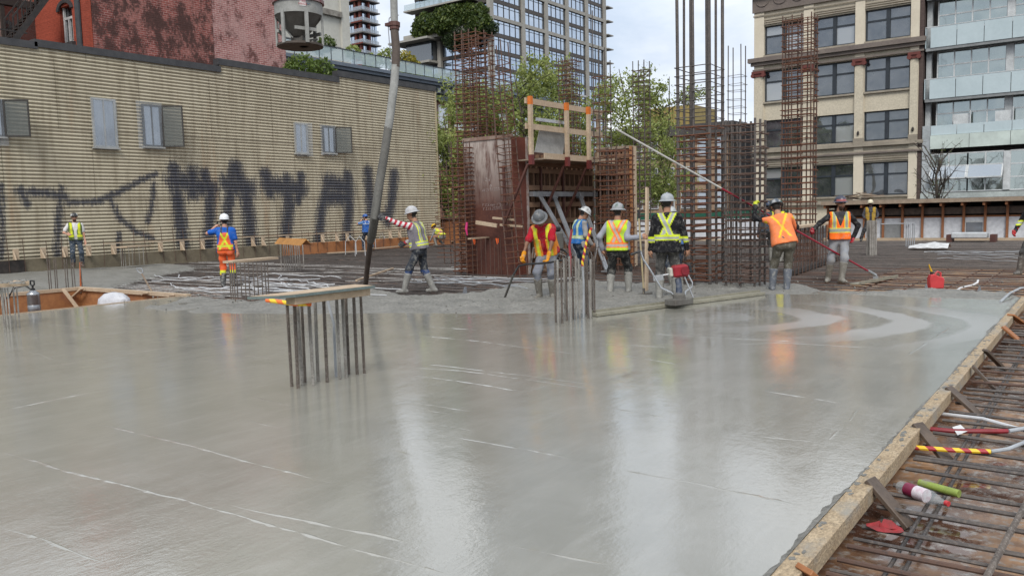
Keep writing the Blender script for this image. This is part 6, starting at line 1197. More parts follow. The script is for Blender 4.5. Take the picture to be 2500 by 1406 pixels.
    hc = [(Hc+hw*.03-hf*.02, Hc+hw*.035+hf*.025, .082, .078), (Hc-hw*.035+hf*.035, Hc-hw*.075+hf*.05, .062, .042), (Hc+hw*.005+hf*.095, Hc-hw*.028+hf*.112, .011, .017), (Hc-hw*.1, Nt, .05, .05)]
    for s in (-1, 1): hc += [(Hc+hl*s*.079-hw*.0, Hc+hl*s*.086+hw*.025-hf*.01, .012, .015), (Hc+hw*.028+hl*s*.03+hf*.082, Hc+hw*.03+hl*s*.045+hf*.078, .014, .012)]
    hc.append((Hc-hw*.055+hl*.02+hf*.088, Hc-hw*.055-hl*.02+hf*.088, .011, .011))
    V2, Q2 = grow(hc, .0125, .018); VV = [V, V2]; QQ = [Q, Q2+len(V)]; nv = len(V)+len(V2)
    sk = np.array(SK[skin])
    bare = [gloves is None or (isinstance(gloves, (list, tuple)) and len(gloves) == 2 and gloves[i] is None) for i in (0, 1)]
    for i in (0, 1):
        d = wr[i]-el[i]; d = d/np.linalg.norm(d); palm = np.array([(.8, -.8)[i], .55, -.25]); hcps = hand_caps(wr[i], d, palm, grip[i]); hcps.append((wr[i]-d*.05, wr[i]+d*.02, .03, .028))
        if not bare[i]: hcps = [(a, b, ra+.005, rb+.005) for a, b, ra, rb in hcps]+[(wr[i]-d*.07, wr[i], .042, .036)]
        Vh, Qh = grow(hcps, .0085, .012)
        if bare[i]: VV.append(Vh); QQ.append(Qh+nv); nv += len(Vh)
        else: put('glove', Vh, Qh, gloves if not isinstance(gloves[0], (list, tuple)) and gloves[0] is not None and not isinstance(gloves[1], (list, tuple)) else gloves[i], M_WORK, e)
    V = np.concatenate(VV); Q = np.concatenate(QQ)
    def skcol(V):
        c = np.tile(sk, (len(V), 1)); r = V-Hc; f_, u_, l_ = r@hf, r@hw, r@hl; near = np.linalg.norm(r, axis=1) < .2
        c[near & (f_ < -.012) & (u_ > -.075) & (np.abs(l_) < .078)] = hair; c[near & (u_ > .05)] = hair; c[near & (np.abs(l_) > .06) & (f_ < .02) & (u_ > -.02) & (np.abs(l_) < .079)] = hair
        if beard: c[near & (f_ > .015) & (u_ < -.04) & (u_ > -.14)] = beard
        c[near & (f_ > .075) & (np.abs(u_+.055) < .009) & (np.abs(l_) < .026)] = sk*np.array([.75, .45, .45]); c[near & (f_ > .07) & (np.abs(u_-.018) < .011) & (np.abs(np.abs(l_)-.036) < .016)] = sk*.22
        c[near & (f_ > .07) & (np.abs(u_-.042) < .008) & (np.abs(np.abs(l_)-.036) < .022)] = hair
        return c
    put('body', V, Q, skcol, M_SKIN, e)
    # --- clothes
    sd = px % 7
    sl = sleeve if isinstance(sleeve, (list, tuple)) else (sleeve, sleeve)
    if shirt is not None:
        caps = torso(.004, hem-.03, .026)
        for i in (0, 1): caps += arm(i, .009 if sl[i] > .5 else .012, sl[i] if sl[i] > .5 else .34, .004 if sl[i] > .5 else .012)
        def scol(V):
            c = np.tile(np.array(shirt, float), (len(V), 1))
            if sleeve_col is not None or stripe_sleeve is not None:
                for i in (0, 1):
                    da = np.minimum(*[np.linalg.norm(np.cross(V-a, b-a), axis=1)/np.linalg.norm(b-a)+10*((((V-a)@(b-a))/((b-a)@(b-a)) < -.1) | (((V-a)@(b-a))/((b-a)@(b-a)) > 1.15)) for a, b in ((sh[i], el[i]), (el[i], wr[i]))])
                    s_out = ((V-Ch)@lat)*(-1, 1)[i]; m = (da < .085) & ((s_out > .155) | (np.linalg.norm(V-wr[i], axis=1) < .3))
                    if sleeve_col is not None: c[m] = sleeve_col
                    if stripe_sleeve is not None:
                        t = ((V-sh[i])@(wr[i]-sh[i]))/np.linalg.norm(wr[i]-sh[i]); th = (V-sh[i])@np.array([0, .4, 1.]); s2 = np.floor((t+.35*th)/.062).astype(int) % 2; c[m & (s2 == 0)] = stripe_sleeve[0]; c[m & (s2 == 1)] = stripe_sleeve[1]
            if neck_col: c[((V-P)@w > .50)] = neck_col
            if parts and 'shirt' in parts: c = parts['shirt'](c, (V-P)@lat, (V-P)@fr, (V-P)@w, V, locals())
            return c
        Vs, Qs = grow(caps, .0185, .028, lambda G, d: np.maximum(np.maximum(d, np.minimum((G-Nb)@w-.012, .14-np.linalg.norm(np.cross(G-Nb, w), axis=-1))), np.minimum(hem-(G-P)@w, .215*B-np.abs((G-P)@lat))), .0055, sd); put('shirt', Vs, Qs, scol, M_CLOTH, e)
    if pants is not None:
        caps = []
        for i in (0, 1):
            k2 = kn[i]; caps += [(P-latp*(.085, -.085)[i]+np.array([0, 0, .03]), hp[i]-np.array([0, 0, .03]), .118*B, .112*B), (hp[i]-np.array([0, 0, .02]), k2, .098, .076), (k2, an[i]+((k2-an[i])/np.linalg.norm(k2-an[i])*(boot_h-.03) if boot_h > .2 else np.array([0, 0, .05])), .078, .070)]
        caps.append((P-np.array([0, 0, .02]), P+w*.02, .105*B, .09*B))
        Vp, Qp = grow(caps, .0195, .03, lambda G, d: np.maximum(d, (G-P)@w-.085), .0085, sd+1)
        def pcol(V):
            c = np.tile(np.array(pants, float), (len(V), 1))
            if pants_col: c = pants_col(c, V)
            return c
        put('trousers', Vp, Qp, pcol, pantsmat or M_WORK, e)
    for i in (0, 1):
        t = tdir(i); A = an[i]; up = kn[i]-A; up = up/np.linalg.norm(up); caps = [(A+t*.005-np.array([0, 0, .02]), A+up*boot_h, .056, .082 if boot_h > .2 else .06), (A-t*.045-np.array([0, 0, .042]), A+t*.07-np.array([0, 0, .036]), .042, .044), (A+t*.06-np.array([0, 0, .04]), A+t*.155-np.array([0, 0, .048]), .046, .034)]
        Vb, Qb = grow(caps, .0165, .02, lambda G, d: np.maximum(np.maximum(d, (G-A-up*boot_h)@up), A[2]-.082-G[..., 2]), .002, sd); put('boot', Vb, Qb, boots, M_BOOT, e)
    if vest is not None:
        def vcut(G, d):
            r = G-P; s_, f_, t_ = r@lat, r@fr, r@w; d = np.maximum(d, t_-.535); d = np.maximum(d, -(t_+.035)); d = np.maximum(d, np.abs(s_)-.205)
            nk = np.minimum(np.minimum(.075-np.abs(s_), f_+.04), t_-.44); d = np.maximum(d, nk)
            if vest_open: d = np.maximum(d, np.minimum(np.minimum(.045+.03*(t_ > .3)-np.abs(s_), f_-.02), .6))
            else: d = np.maximum(d, np.minimum(np.minimum((t_-.22)*.35-np.abs(s_), f_-.02), .6))
            return d
        Vv, Qv = grow(torso(.028, -.05, .026), .0165, .03, vcut, .003, sd+2)
        def vcol(V):
            r = V-P; s_, f_, t_ = r@lat, r@fr, r@w; c = np.tile(np.array(vest, float), (len(V), 1)); return vest_pat(c, s_, f_, t_) if vest_pat else c
        put('vest', Vv, Qv, vcol, M_HIV, e)
    # --- hard hat
    Mh = Matrix((hl, hf, hw)).transposed(); c0 = Vector(Hc+hw*.045-hf*.004); hm = MB(); prof = [(.118, 0), (.118, .025), (.110, .065), (.090, .098), (.055, .118), (.015, .125)]; n = 22
    hm.lathe(prof, n, (0, 0, 0), .93, 1.14)
    hm.tube([(0, .12*math.cos(a), .118*math.sin(a)+.012) for a in np.linspace(.35, 2.8, 9)], .012, 6)
    for s in (-.04, .04): hm.tube([(s, .108*math.cos(a), .112*math.sin(a)+.008) for a in np.linspace(.45, 2.7, 8)], .007, 5)
    if brim == 'full': hm.lathe([(.112, .004), (.158, -.012), (.160, -.006), (.116, .016)], n, (0, 0, 0), .93, 1.10)
    else: hm.prism([(.085*math.cos(a)*1.12, .10+.085*math.sin(a), -.004) for a in np.linspace(0, math.pi, 11)], (0, 0, .010)); hm.lathe([(.112, -.004), (.126, -.006), (.124, .010), (.116, .012)], n, (0, 0, 0), .93, 1.14)
    V = np.array([tuple(Mh @ Vector(p)+c0) for p in hm.v]); me = hm.mesh('hard_hat', hmat or M_HAT, True); me.vertices.foreach_set('co', V.astype(np.float32).ravel()); me.update()
    raw = np.array(hm.v); cc = np.ones((len(raw), 4), np.float32); cc[:, :3] = helmet
    if stickers: cc[:, :3] = stickers(cc[:, :3], raw)
    at = me.attributes.new('Col', 'FLOAT_COLOR', 'POINT'); at.data.foreach_set('color', cc.ravel()); link('hard_hat', me, e)
    V, Q = grow([(Hc+hw*.02-hf*.088+hl*.05, Hc+hw*.02-hf*.088-hl*.05, .016, .016), (Hc+hw*.02-hf*.088+hl*.05, Hc+hw*.04-hf*.02+hl*.088, .014, .012), (Hc+hw*.02-hf*.088-hl*.05, Hc+hw*.04-hf*.02-hl*.088, .014, .012)], .012, .01); put('hat_harness', V, Q, (.03, .03, .032), M_CLOTH, e)
    J = dict(e=e, P=P, w=w, lat=lat, fr=fr, sh=sh, el=el, wr=wr, Hc=Hc, hf=hf, hw=hw, hl=hl, Ch=Ch, Nb=Nb, kn=kn, an=an)
    return J
YEL, ORG, SIL, LIM = (.62, .66, .03), (.85, .17, .025), (.33, .34, .33), (.50, .62, .05)
def band(c, m, inner, outer, dist, wi, wo):
    c[m & (np.abs(dist) < wo)] = outer; c[m & (np.abs(dist) < wi)] = inner; return c
def pat(inner=SIL, outer=YEL, wi=.022, wo=.042, xback=True, waist=.13, front=True, lower=None, slope=.42, xc=.30):
    def f(c, s, fb, t):
        if lower is not None: c[t < lower[0]] = lower[1]
        bk = fb < 0.0
        if xback: c = band(c, bk & (t > waist), inner, outer, (s-slope*(t-xc))*.92, wi, wo); c = band(c, bk & (t > waist), inner, outer, (s+slope*(t-xc))*.92, wi, wo)
        else: c = band(c, bk & (t > waist), inner, outer, np.abs(s)-.11, wi, wo)
        if front: c = band(c, (~bk) & (t > waist), inner, outer, np.abs(s)-.115, wi, wo)
        if waist is not None: c = band(c, np.ones(len(s), bool), inner, outer, t-waist, wi, wo)
        return c
    return f
def spots(colr, seed):
    def f(c, raw):
        rg = np.random.default_rng(seed); c = c.copy()
        for k in range(9):
            a, b = rg.uniform(0, 6.28), rg.uniform(.03, .1); q = np.array([.1*math.cos(a), .12*math.sin(a), b]); c[np.linalg.norm(raw-q, axis=1) < rg.uniform(.025, .045)] = colr
        return c
    return f
WALKZ = -.05
# 1 bearded man by the wall
person('bearded man in white T-shirt and lime vest standing by the corrugated wall', 190, 652, 178, hands=((-.27, .06, .83), (.24, .27, 1.10)), elbows=((-.5, -.8, -.2), (.6, -.8, -.3)), skin='light', beard=(.06, .028, .018), hair=(.05, .03, .02), shirt=(.62, .60, .58), sleeve=.4, pants=(.045, .062, .085), boots=(.09, .06, .045), boot_h=.12, vest=(.10, .14, .03), vest_open=True, vest_pat=pat(YEL, (.22, .3, .04), .03, .05, waist=.1), helmet=(.03, .03, .03), stickers=spots((.6, .6, .58), 3), brim='cap', z=.14, feet=((-.13, 0, .08), (.12, .02, .08)), scale=1.0)
# 2 orange overalls from behind, phone at the ear
def overall_shirt(c, s, f, t, V, L):
    m = (t < .12) | ((np.abs(s) < .10+.12*(.35-t)) & (t < .36)) | ((f < 0) & (np.abs(s) < .15-.2*(t-.1)) & (t < .40)); m &= np.abs(s) < .19
    c[m] = (.75, .13, .04); c[(np.abs(np.abs(s)-.075) < .02) & (t > .34)] = (.05, .04, .04)
    b = m & (f < 0); band(c, b, YEL, (.55, .58, .04), (s-.55*(t-.22)), .012, .026); band(c, b, YEL, (.55, .58, .04), (s+.55*(t-.22)), .012, .026); band(c, m, YEL, (.5, .5, .05), t-.07, .012, .03); return c
J = person('worker in blue T-shirt and orange overalls seen from behind holding a phone', 557, 700, 12, hands=((-.27, .20, 1.47), (.27, .02, .80)), elbows=((-1, -.2, -.6), (.6, -.6, 0)), head=(22, -4), skin='light', shirt=(.015, .10, .42), sleeve=.4, parts={'shirt': overall_shirt}, pants=(.75, .13, .04), pantsmat=M_CLOTH, pants_col=lambda c, V: band(c, V[:, 2] < .5, (.5, .55, .05), (.62, .66, .03), V[:, 2]-.36, .02, .05), boots=(.05, .052, .055), boot_h=.26, helmet=(.72, .73, .74), brim='cap', grip=(.9, .5), scale=.99, z=WALKZ)
put('phone', *grow([(J['wr'][0]+np.array([.03, .02, .02]), J['wr'][0]+np.array([.05, .05, .12]), .02, .02)], .012), (.02, .02, .02), M_CLOTH, J['e'])
# 3 man in blue walking along the wall with phone
person('man in blue helmet and vest walking with a phone by the wall', 897, 612, -28, pelvis=(0, .0, .92), hands=((-.18, .17, 1.46), (.22, .1, .85)), elbows=((-1, .1, -.8), (.5, -.8, 0)), feet=((-.08, .22, .09), (.13, -.34, .16)), head=(30, 10), skin='light', beard=(.05, .03, .02), shirt=(.13, .25, .48), sleeve=.4, pants=(.03, .045, .075), boots=(.10, .065, .045), boot_h=.12, vest=(.02, .10, .36), vest_pat=pat((.4, .45, .5), (.4, .45, .5), .015, .018, xback=False, waist=.38), helmet=(.02, .085, .30), brim='cap', grip=(.9, .5), scale=.97, z=WALKZ)
# 4 worker guiding the hose
hp4 = gp(1040, 716, .0)
def loc4(pt, px, py, face, z=0.0):                    # world point -> local frame of a person placed at px, py
    pos = gp(px, py, z); vd = math.atan2(-pos.x, pos.y); q = Matrix.Rotation(-(vd-R(face)), 3, 'Z') @ (Vector(pt)-pos); return tuple(q)
hand = loc4(hp_(932, 530)-Vector((CD[0], CD[1], 0))*.06, 1026, 716, -72, -.02)
person('worker in red and white striped sleeves guiding the pump hose', 1026, 716, -72, pelvis=(-.0, -.02, .93), lean=9, side=0, twist=-14, hands=(hand, (.02, .30, 1.02)), elbows=((-.3, .2, -1), (.7, -.4, -.5)), feet=((-.17, .28, .09), (.12, -.26, .09)), toes=(5, -5), head=(4, 8), skin='tan', shirt=(.13, .12, .135), sleeve=1, stripe_sleeve=((.42, .02, .04), (.66, .63, .62)), pants=(.035, .04, .05), knee_wrap=True, pants_col=lambda c, V: np.where((V[:, 2:3] < .48) & (V[:, 2:3] > .36), np.array([[.03, .06, .16]]), c), boots=(.20, .195, .18), boot_h=.33, vest=(.17, .155, .175), vest_pat=pat(SIL, YEL, .02, .043, xback=False, waist=.08), helmet=(.42, .42, .43), hmat=M_HATD, gloves=(.05, .05, .055), z=-.02, bulk=1.08)
# 5, 6 pair bending behind
person('figure in mustard hood standing behind the crouching worker', 1050, 590, 160, hands=((-.15, .22, 1.0), (.15, .22, 1.0)), lean=10, skin='tan', shirt=(.30, .25, .03), sleeve=1, pants=(.08, .075, .06), helmet=(.32, .28, .03), brim='cap', neck_col=(.30, .25, .03), z=-.02, scale=.93, feet=((-.1, 0, .08), (.1, 0, .08)))
person('crouching worker in yellow helmet and lime vest by the planks', 1074, 601, -50, pelvis=(0, -.18, .50), lean=48, head=(0, 15), hands=((-.2, .45, .28), (.2, .42, .25)), feet=((-.16, .1, .09), (.16, -.12, .09)), skin='tan', shirt=(.30, .30, .31), pants=(.15, .14, .13), vest=(.55, .60, .05), vest_pat=pat(SIL, ORG, .02, .045), helmet=(.68, .42, .01), z=-.02, scale=1.0)
# 7 red shirt with poker vibrator
hA, hB = loc4(dp(1268, 648, 14.45), 1335, 730, 196, 0), loc4(dp(1337, 640, 14.35), 1335, 730, 196, 0)
J7 = person('worker in red T-shirt and orange vest bending with a poker vibrator', 1335, 730, 196, pelvis=(0, -.12, .88), lean=26, side=4, head=(6, 28), hands=(hB, hA), elbows=((-1, -.4, .0), (1, -.5, .1)), feet=((-.10, -.05, .08), (.14, -.02, .08)), toes=(14, -10), skin='brown', shirt=(.36, .012, .025), sleeve=.4, pants=(.17, .18, .21), boots=(.17, .155, .13), boot_h=.33, vest=(.80, .26, .03), vest_open=True, vest_pat=pat((.62, .66, .04), (.80, .26, .03), .034, .05, waist=None if False else -.5), helmet=(.10, .105, .11), hmat=M_HATD, gloves=((.60, .24, .015), (.60, .24, .015)), grip=(.75, .75), z=-.02, bulk=1.05)
pv = empty('poker_vibrator', gp(1232, 728), 0, 'black poker vibrator hose with backpack engine worn by the red-shirt worker', 'vibrator'); D7 = 14.45
wpart('poker', MB().tube([gp(1231, 730, .0), dp(1253, 672, D7)], .021, 8), DCONE, pv); wpart('hose', MB().tube([dp(1253, 672, D7), dp(1266, 650, D7), dp(1285, 645, 14.3), dp(1320, 643, 14.25), dp(1340, 641, 14.3), dp(1375, 635, 14.5), dp(1388, 622, 15.0), dp(1378, 612, 15.4), dp(1352, 605, 15.6)], .018, 8), BLK, pv, True)
mp = dp(1352, 588, 15.35); wpart('engine', MB().box(mp, (.30, .26, .34)), DCONE, pv, bevel=.03); wpart('engine_cover', MB().box(mp+Vector((.06, -.15, .02)), (.2, .06, .18)), MATS['engine_red'], pv, bevel=.02); wpart('engine_top', MB().box(mp+Vector((0, 0, .22)), (.22, .2, .09)), BLK, pv, bevel=.02)
# 8 blue vest, grey sleeves
person('worker in blue vest and grey sleeves looking down behind the dowels', 1416, 690, 62, head=(-14, 30), lean=5, hands=((-.22, .2, .86), (.22, .2, .9)), skin='tan', shirt=(.27, .26, .25), sleeve=1, neck_col=(.03, .10, .20), pants=(.03, .045, .07), vest=(.02, .13, .38), vest_pat=pat((.45, .5, .42), (.42, .55, .08), .022, .036, xback=False, waist=.12), helmet=(.48, .49, .48), stickers=spots((.14, .15, .16), 5), hmat=M_HATD, z=-.02, scale=.96)
# 9 lime vest
hR = loc4(dp(1566, 577, depth(gp(1572, 722))+.0), 1510, 719, 8, 0)
person('worker in lime and orange vest gripping a rake, seen from behind', 1510, 719, 8, pelvis=(0, 0, .87), hands=((-.30, .02, .85), hR), elbows=((-.6, -.5, 0), (.5, -.4, -.8)), feet=((-.16, -.02, .07), (.17, .16, .09)), head=(-18, 2), skin='tan', shirt=(.27, .28, .32), sleeve=1, pants=(.035, .036, .036), boots=(.22, .215, .195), boot_h=.32, vest=(.46, .66, .03), vest_pat=pat((.45, .37, .33), (.88, .20, .03), .024, .05, waist=.07, slope=.5, xc=.27), helmet=(.30, .31, .32), hmat=M_HATD, stickers=spots((.10, .14, .12), 8), bulk=1.10, grip=(.4, .9), z=-.02)
# 10 black jacket
def jacket(c, s, f, t, V, L):
    bk = f < .02; m = bk & (t > .145) & (np.abs(s) < .2); Y_ = (.60, .70, .03)
    for sg in (1, -1): band(c, m, SIL, Y_, (s-sg*.48*(t-.30))*.9, .026, .048)
    band(c, (np.abs(s) < .215), SIL, Y_, t-.115, .024, .048)
    z = V[:, 2]; a = np.abs(s) > .20; band(c, a, SIL, Y_, z-1.03, .022, .05); return c
person('worker in black jacket with lime reflective X seen from behind', 1630, 734, 4, pelvis=(0, 0, .95), hands=((-.30, .05, .80), (.33, .06, .86)), elbows=((-.6, -.6, 0), (.7, -.6, 0)), head=(-14, 0), feet=((-.14, 0, .08), (.14, .04, .08)), skin='tan', shirt=(.012, .012, .014), sleeve=1, parts={'shirt': jacket}, hem=-.13, pants=(.065, .063, .06), boots=(.20, .195, .175), boot_h=.30, helmet=(.30, .32, .34), hmat=M_HATD, scale=1.03, bulk=1.14, z=-.02)
# 11 hidden one behind
person('worker in blue and white mostly hidden behind the black jacket', 1652, 702, -30, lean=18, hands=((-.25, .3, .9), (.25, .1, .8)), skin='tan', shirt=(.42, .46, .52), sleeve=1, pants=(.04, .05, .07), vest=(.05, .12, .3), vest_pat=pat((.45, .5, .42), (.45, .6, .08), .022, .036), helmet=(.4, .42, .42), z=-.02, scale=.93)
# 12 orange shirt on the pole
PF = lambda t: F0.lerp(Pend, t)
def pole_at(px_):
    ts = np.linspace(0, 1, 400); pts = np.array([tuple(PF(t)) for t in ts]); x, _ = proj_np(pts); return Vector(pts[np.argmin(abs(x-px_))])
pA, pB = pole_at(1834), pole_at(1905); 
hL, hR = loc4(pA, 1900, 711, -8, -.02), loc4(pB, 1900, 711, -8, -.02)
hL = (min(max(hL[0], -.42), -.2), min(max(hL[1], .1), .34), 1.60); hR = (.18, .42, 1.28)
def tee(c, s, f, t, V, L):
    m = (f < .0) & (t > .05) & (np.abs(s) < .17); Y_ = (.80, .52, .03)
    for sg in (1, -1): band(c, m, Y_, Y_, (s-sg*.52*(t-.25)), .018, .02)
    band(c, (np.abs(s) > .23) & (f < .06), Y_, Y_, t-.42, .02, .022); return c
person('worker in orange T-shirt with yellow X leaning on the float pole', 1900, 711, -8, pelvis=(.10, -.04, .93), lean=18, side=-10, hands=(hL, hR), elbows=((-1, .2, -.6), (.8, -.3, -.6)), feet=((-.10, .05, .08), (.15, -.02, .08)), head=(12, 18), skin='tan', shirt=(.80, .22, .08), sleeve=1, sleeve_col=None, hem=-.06, parts={'shirt': lambda c, s, f, t, V, L: tee(np.where(((np.abs(s) > .30) | ((t > .52) & (np.abs(s) > .2)))[:, None], np.array([[.012, .012, .014]]), c), s, f, t, V, L)}, pants=(.10, .09, .07), boots=(.10, .11, .13), boot_h=.34, gloves=((.55, .60, .03), (.03, .03, .03)), grip=(.9, .8), helmet=(.06, .075, .09), stickers=spots((.35, .36, .36), 12), bulk=1.16, z=-.02, scale=1.0)
# 13 yellow hi-vis far behind
person('worker in green helmet and yellow hi-vis behind the cages', 1898, 640, 25, lean=4, hands=((-.2, .25, 1.0), (.25, .15, .85)), skin='light', shirt=(.10, .02, .03), sleeve=1, sleeve_col=(.62, .62, .03), pants=(.05, .05, .05), vest=(.66, .62, .03), vest_pat=pat((.1, .02, .03), (.66, .62, .03), .02, .03), helmet=(.04, .12, .08), z=-.05, scale=1.0)
person('worker in dark blue helmet glimpsed behind the orange shirt', 1874, 640, -20, skin='tan', shirt=(.05, .06, .08), sleeve=1, pants=(.05, .05, .05), helmet=(.02, .035, .07), brim='cap', z=-.05, scale=.99)
# 14 orange vest with float
hL2 = loc4(pole_at(1967), 2048, 690, 172, -.04)
J14 = person('worker in orange vest and sunglasses holding the red float pole', 2048, 690, 172, pelvis=(.0, 0, .93), hands=((-.27, -.02, .93), hL2), elbows=((-1, -.35, .1), (.9, -.2, -.2)), feet=((-.02, .16, .09), (.20, -.12, .08)), toes=(30, -18), head=(26, 0), skin='tan', beard=(.05, .03, .022), shirt=(.045, .04, .045), sleeve=1, sleeve_col=(.014, .014, .016), pants=(.27, .28, .30), boots=(.20, .19, .165), boot_h=.36, vest=(.88, .16, .02), vest_pat=pat((.28, .31, .27), (.68, .62, .06), .028, .044, waist=.155), helmet=(.045, .05, .075), stickers=lambda c, raw: np.where(((raw[:, 2:3] > .02) & (raw[:, 2:3] < .035) & (raw[:, 1:2] > 0)), np.array([[.45, .12, .10]]), c), gloves=(.36, .02, .035), grip=(.6, .9), bulk=1.1, z=-.04)
sgl = [(J14['Hc']+J14['hw']*.02+J14['hl']*s*.022+J14['hf']*.088, J14['Hc']+J14['hw']*.018+J14['hl']*s*.058+J14['hf']*.078, .018, .016) for s in (-1, 1)]+[(J14['Hc']+J14['hw']*.022+J14['hl']*s*.07+J14['hf']*.06, J14['Hc']+J14['hw']*.022+J14['hl']*s*.09-J14['hf']*.02, .008, .006) for s in (-1, 1)]
put('sunglasses', *grow(sgl, .009, .008), (.01, .01, .012), M_HAT, J14['e'])
# 15 far ironworker
person('ironworker in cream helmet with tool belt by the far bar bundle', 2124, 590, 175, hands=((-.22, .25, 1.02), (.24, .28, 1.0)), head=(-14, 6), feet=((-.1, 0, .08), (.34, -.12, .1)), skin='dark', shirt=(.05, .05, .06), sleeve=1, pants=(.04, .04, .045), boots=(.04, .04, .04), boot_h=.14, vest=(.35, .22, .03), vest_open=True, helmet=(.62, .57, .42), brim='cap', z=-.05)
# 16 worker cut by the right edge
person('worker in black sleeve with lime band cut by the right edge', 2528, 672, 200, hands=((-.2, .2, .9), (.34, .22, .95)), skin='tan', shirt=(.012, .012, .014), sleeve=1, parts={'shirt': lambda c, s, f, t, V, L: band(c, np.abs(s) > .2, SIL, (.6, .68, .05), V[:, 2]-1.12, .02, .05)}, pants=(.06, .06, .06), boots=(.12, .11, .1), gloves=(.42, .02, .03), vest=(.5, .6, .05), helmet=(.3, .02, .02), z=-.04, feet=((-.12, 0, .08), (.30, .05, .08)))
# ================================================================== VEGETATION
def leaf_mat(name, c1, c2, c3):
    m, nt, b, o = new_mat(name); ge = nd(nt, 'ShaderNodeNewGeometry'); v = pos_node(nt)
    n = noise(nt, v, 1.2, 4, .6); r = ge.outputs['Random Per Island']
    c = mixc(nt, ramp(nt, n, [(.35, 0), (.65, 1)]), c1, c2); c = mixc(nt, ramp(nt, r, [(.55, 0), (.95, 1)]), c, c3); nt.links.new(c, b.inputs['Base Color']); b.inputs['Roughness'].default_value = .55
    t = nd(nt, 'ShaderNodeBsdfTranslucent'); nt.links.new(c, t.inputs['Color']); mx = nd(nt, 'ShaderNodeMixShader'); mx.inputs[0].default_value = .35; nt.links.new(b.outputs[0], mx.inputs[1]); nt.links.new(t.outputs[0], mx.inputs[2]); nt.links.new(mx.outputs[0], o.inputs[0]); return m
LEAF = leaf_mat('spring_leaves', (.27, .32, .085), (.20, .25, .065), (.36, .40, .12)); LEAFD = leaf_mat('dark_evergreen', (.07, .11, .022), (.04, .07, .018), (.15, .19, .035)); LEAFY = leaf_mat('yellow_leaves', (.28, .24, .025), (.18, .19, .03), (.40, .32, .03)); IVY = leaf_mat('ivy', (.045, .075, .025), (.03, .05, .02), (.07, .10, .03))
BARK = pm('bark', (.10, .082, .065), (.07, .056, .045), 6, .9, bs=.4, bd=.01)
def leaves(name, centres, size, mat, parent, rng_, jitter=.0):
    n = len(centres); C = np.asarray(centres); a = rng_.normal(size=(n, 3)); a /= np.linalg.norm(a, axis=1)[:, None]; b = rng_.normal(size=(n, 3)); b -= a*(a*b).sum(1)[:, None]; b /= np.linalg.norm(b, axis=1)[:, None]
    s = size*rng_.uniform(.6, 1.3, (n, 1)); nrm = np.cross(a, b)
    V = np.stack([C-a*s, C+b*s*.5+nrm*s*.12, C+a*s, C-b*s*.5+nrm*s*.12], 1).reshape(-1, 3); Q = np.arange(n*4).reshape(-1, 4)
    o = link(name, mesh_np(name, V, Q, mat), parent); o.location = -parent.location; return o
def tree(label, x, d, ytop, ybot, rad, n_leaf, mat=LEAF, leaf=.10, seed=0, cat='tree', z0=-.3, density=.78, group='street trees behind the deck', spread=1.0, name='street_tree'):
    rg = np.random.default_rng(seed); base = dp(x, 560, d); base.z = z0; top = dp(x, ytop, d).z; bot = dp(x, ybot, d).z
    e = empty(name, base, 0, label, cat, group); tr = MB(); segs = []
    H = top-z0; th = H*.30
    tr.tube([base, base+Vector((rg.normal()*.1, rg.normal()*.1, th*.5)), base+Vector((rg.normal()*.15, rg.normal()*.15, th)), base+Vector((rg.normal()*.3, rg.normal()*.3, H*.62)), base+Vector((rg.normal()*.4, rg.normal()*.4, H*.92))], [.17, .14, .12, .07, .02], 8)
    cc = np.array([base.x, base.y, (top+bot)/2]); ar = np.array([rad, rad, (top-bot)/2]); tips = []
    nb = 26
    for k in range(nb):
        z = bot+(top-bot)*rg.uniform(.02, .85); st = Vector((base.x+rg.normal()*.15, base.y+rg.normal()*.15, max(z0+th*.8, z-rg.uniform(.5, 1.6)))); a = rg.uniform(0, 6.28); hfac = math.sqrt(max(.05, 1-((z-cc[2])/ar[2])**2)); r = rad*hfac*rg.uniform(.65, 1.05)
        en = Vector((base.x+r*math.cos(a), base.y+r*math.sin(a), z+rg.uniform(.1, .9))); md = st.lerp(en, .5)+Vector((rg.normal()*.15, rg.normal()*.15, rg.normal()*.2)); tr.tube([st, md, en], [.05, .03, .01], 5); segs += [(st, md), (md, en)]; 
        for q in range(5):
            s0 = md.lerp(en, rg.uniform(-.4, 1)); e2 = s0+Vector((rg.normal()*.5, rg.normal()*.5, rg.normal()*.4+.25)); tr.tube([s0, e2], [.016, .006], 4); segs.append((s0, e2)); tips.append(e2)
    wpart('trunk', tr, BARK, e, True); C = []
    S = np.array([[tuple(a), tuple(b)] for a, b in segs]); m = int(n_leaf*density); idx = rg.integers(0, len(S), m); t = rg.uniform(.2, 1.05, (m, 1)); C = S[idx, 0]*(1-t)+S[idx, 1]*t; clump = rg.normal(size=(len(S), 3))*.18; C = C+clump[idx]+rg.normal(size=(m, 3))*.20*spread
    leaves('crown', C, leaf, mat, e, rg); return e
tree('street tree with thick foliage just right of the corrugated wall', 1092, 47, 250, 540, 2.8, 15300, seed=1)
tree('street tree behind the square and leaning rebar cages', 1180, 51, 190, 530, 2.9, 13600, seed=2)
tree('tall street tree rising behind the left of the guard rail', 1290, 49, 128, 480, 3.4, 16150, seed=3)
tree('street tree behind the right end of the guard rail', 1405, 52, 140, 470, 3.2, 13600, seed=4)
tree('loose-limbed street tree right of the timber forms', 1530, 50, 140, 520, 3.1, 11050, seed=5)
tree('rightmost street tree in front of the low brick building', 1618, 53, 158, 520, 2.9, 9350, seed=6)
# bare sapling in front of the apartment block
e = tree('bare-branched sapling in front of the apartment block', 2290, 52, 350, 478, 2.1, 260, leaf=.05, seed=7, mat=LEAFD, group='bare saplings', name='bare_tree')
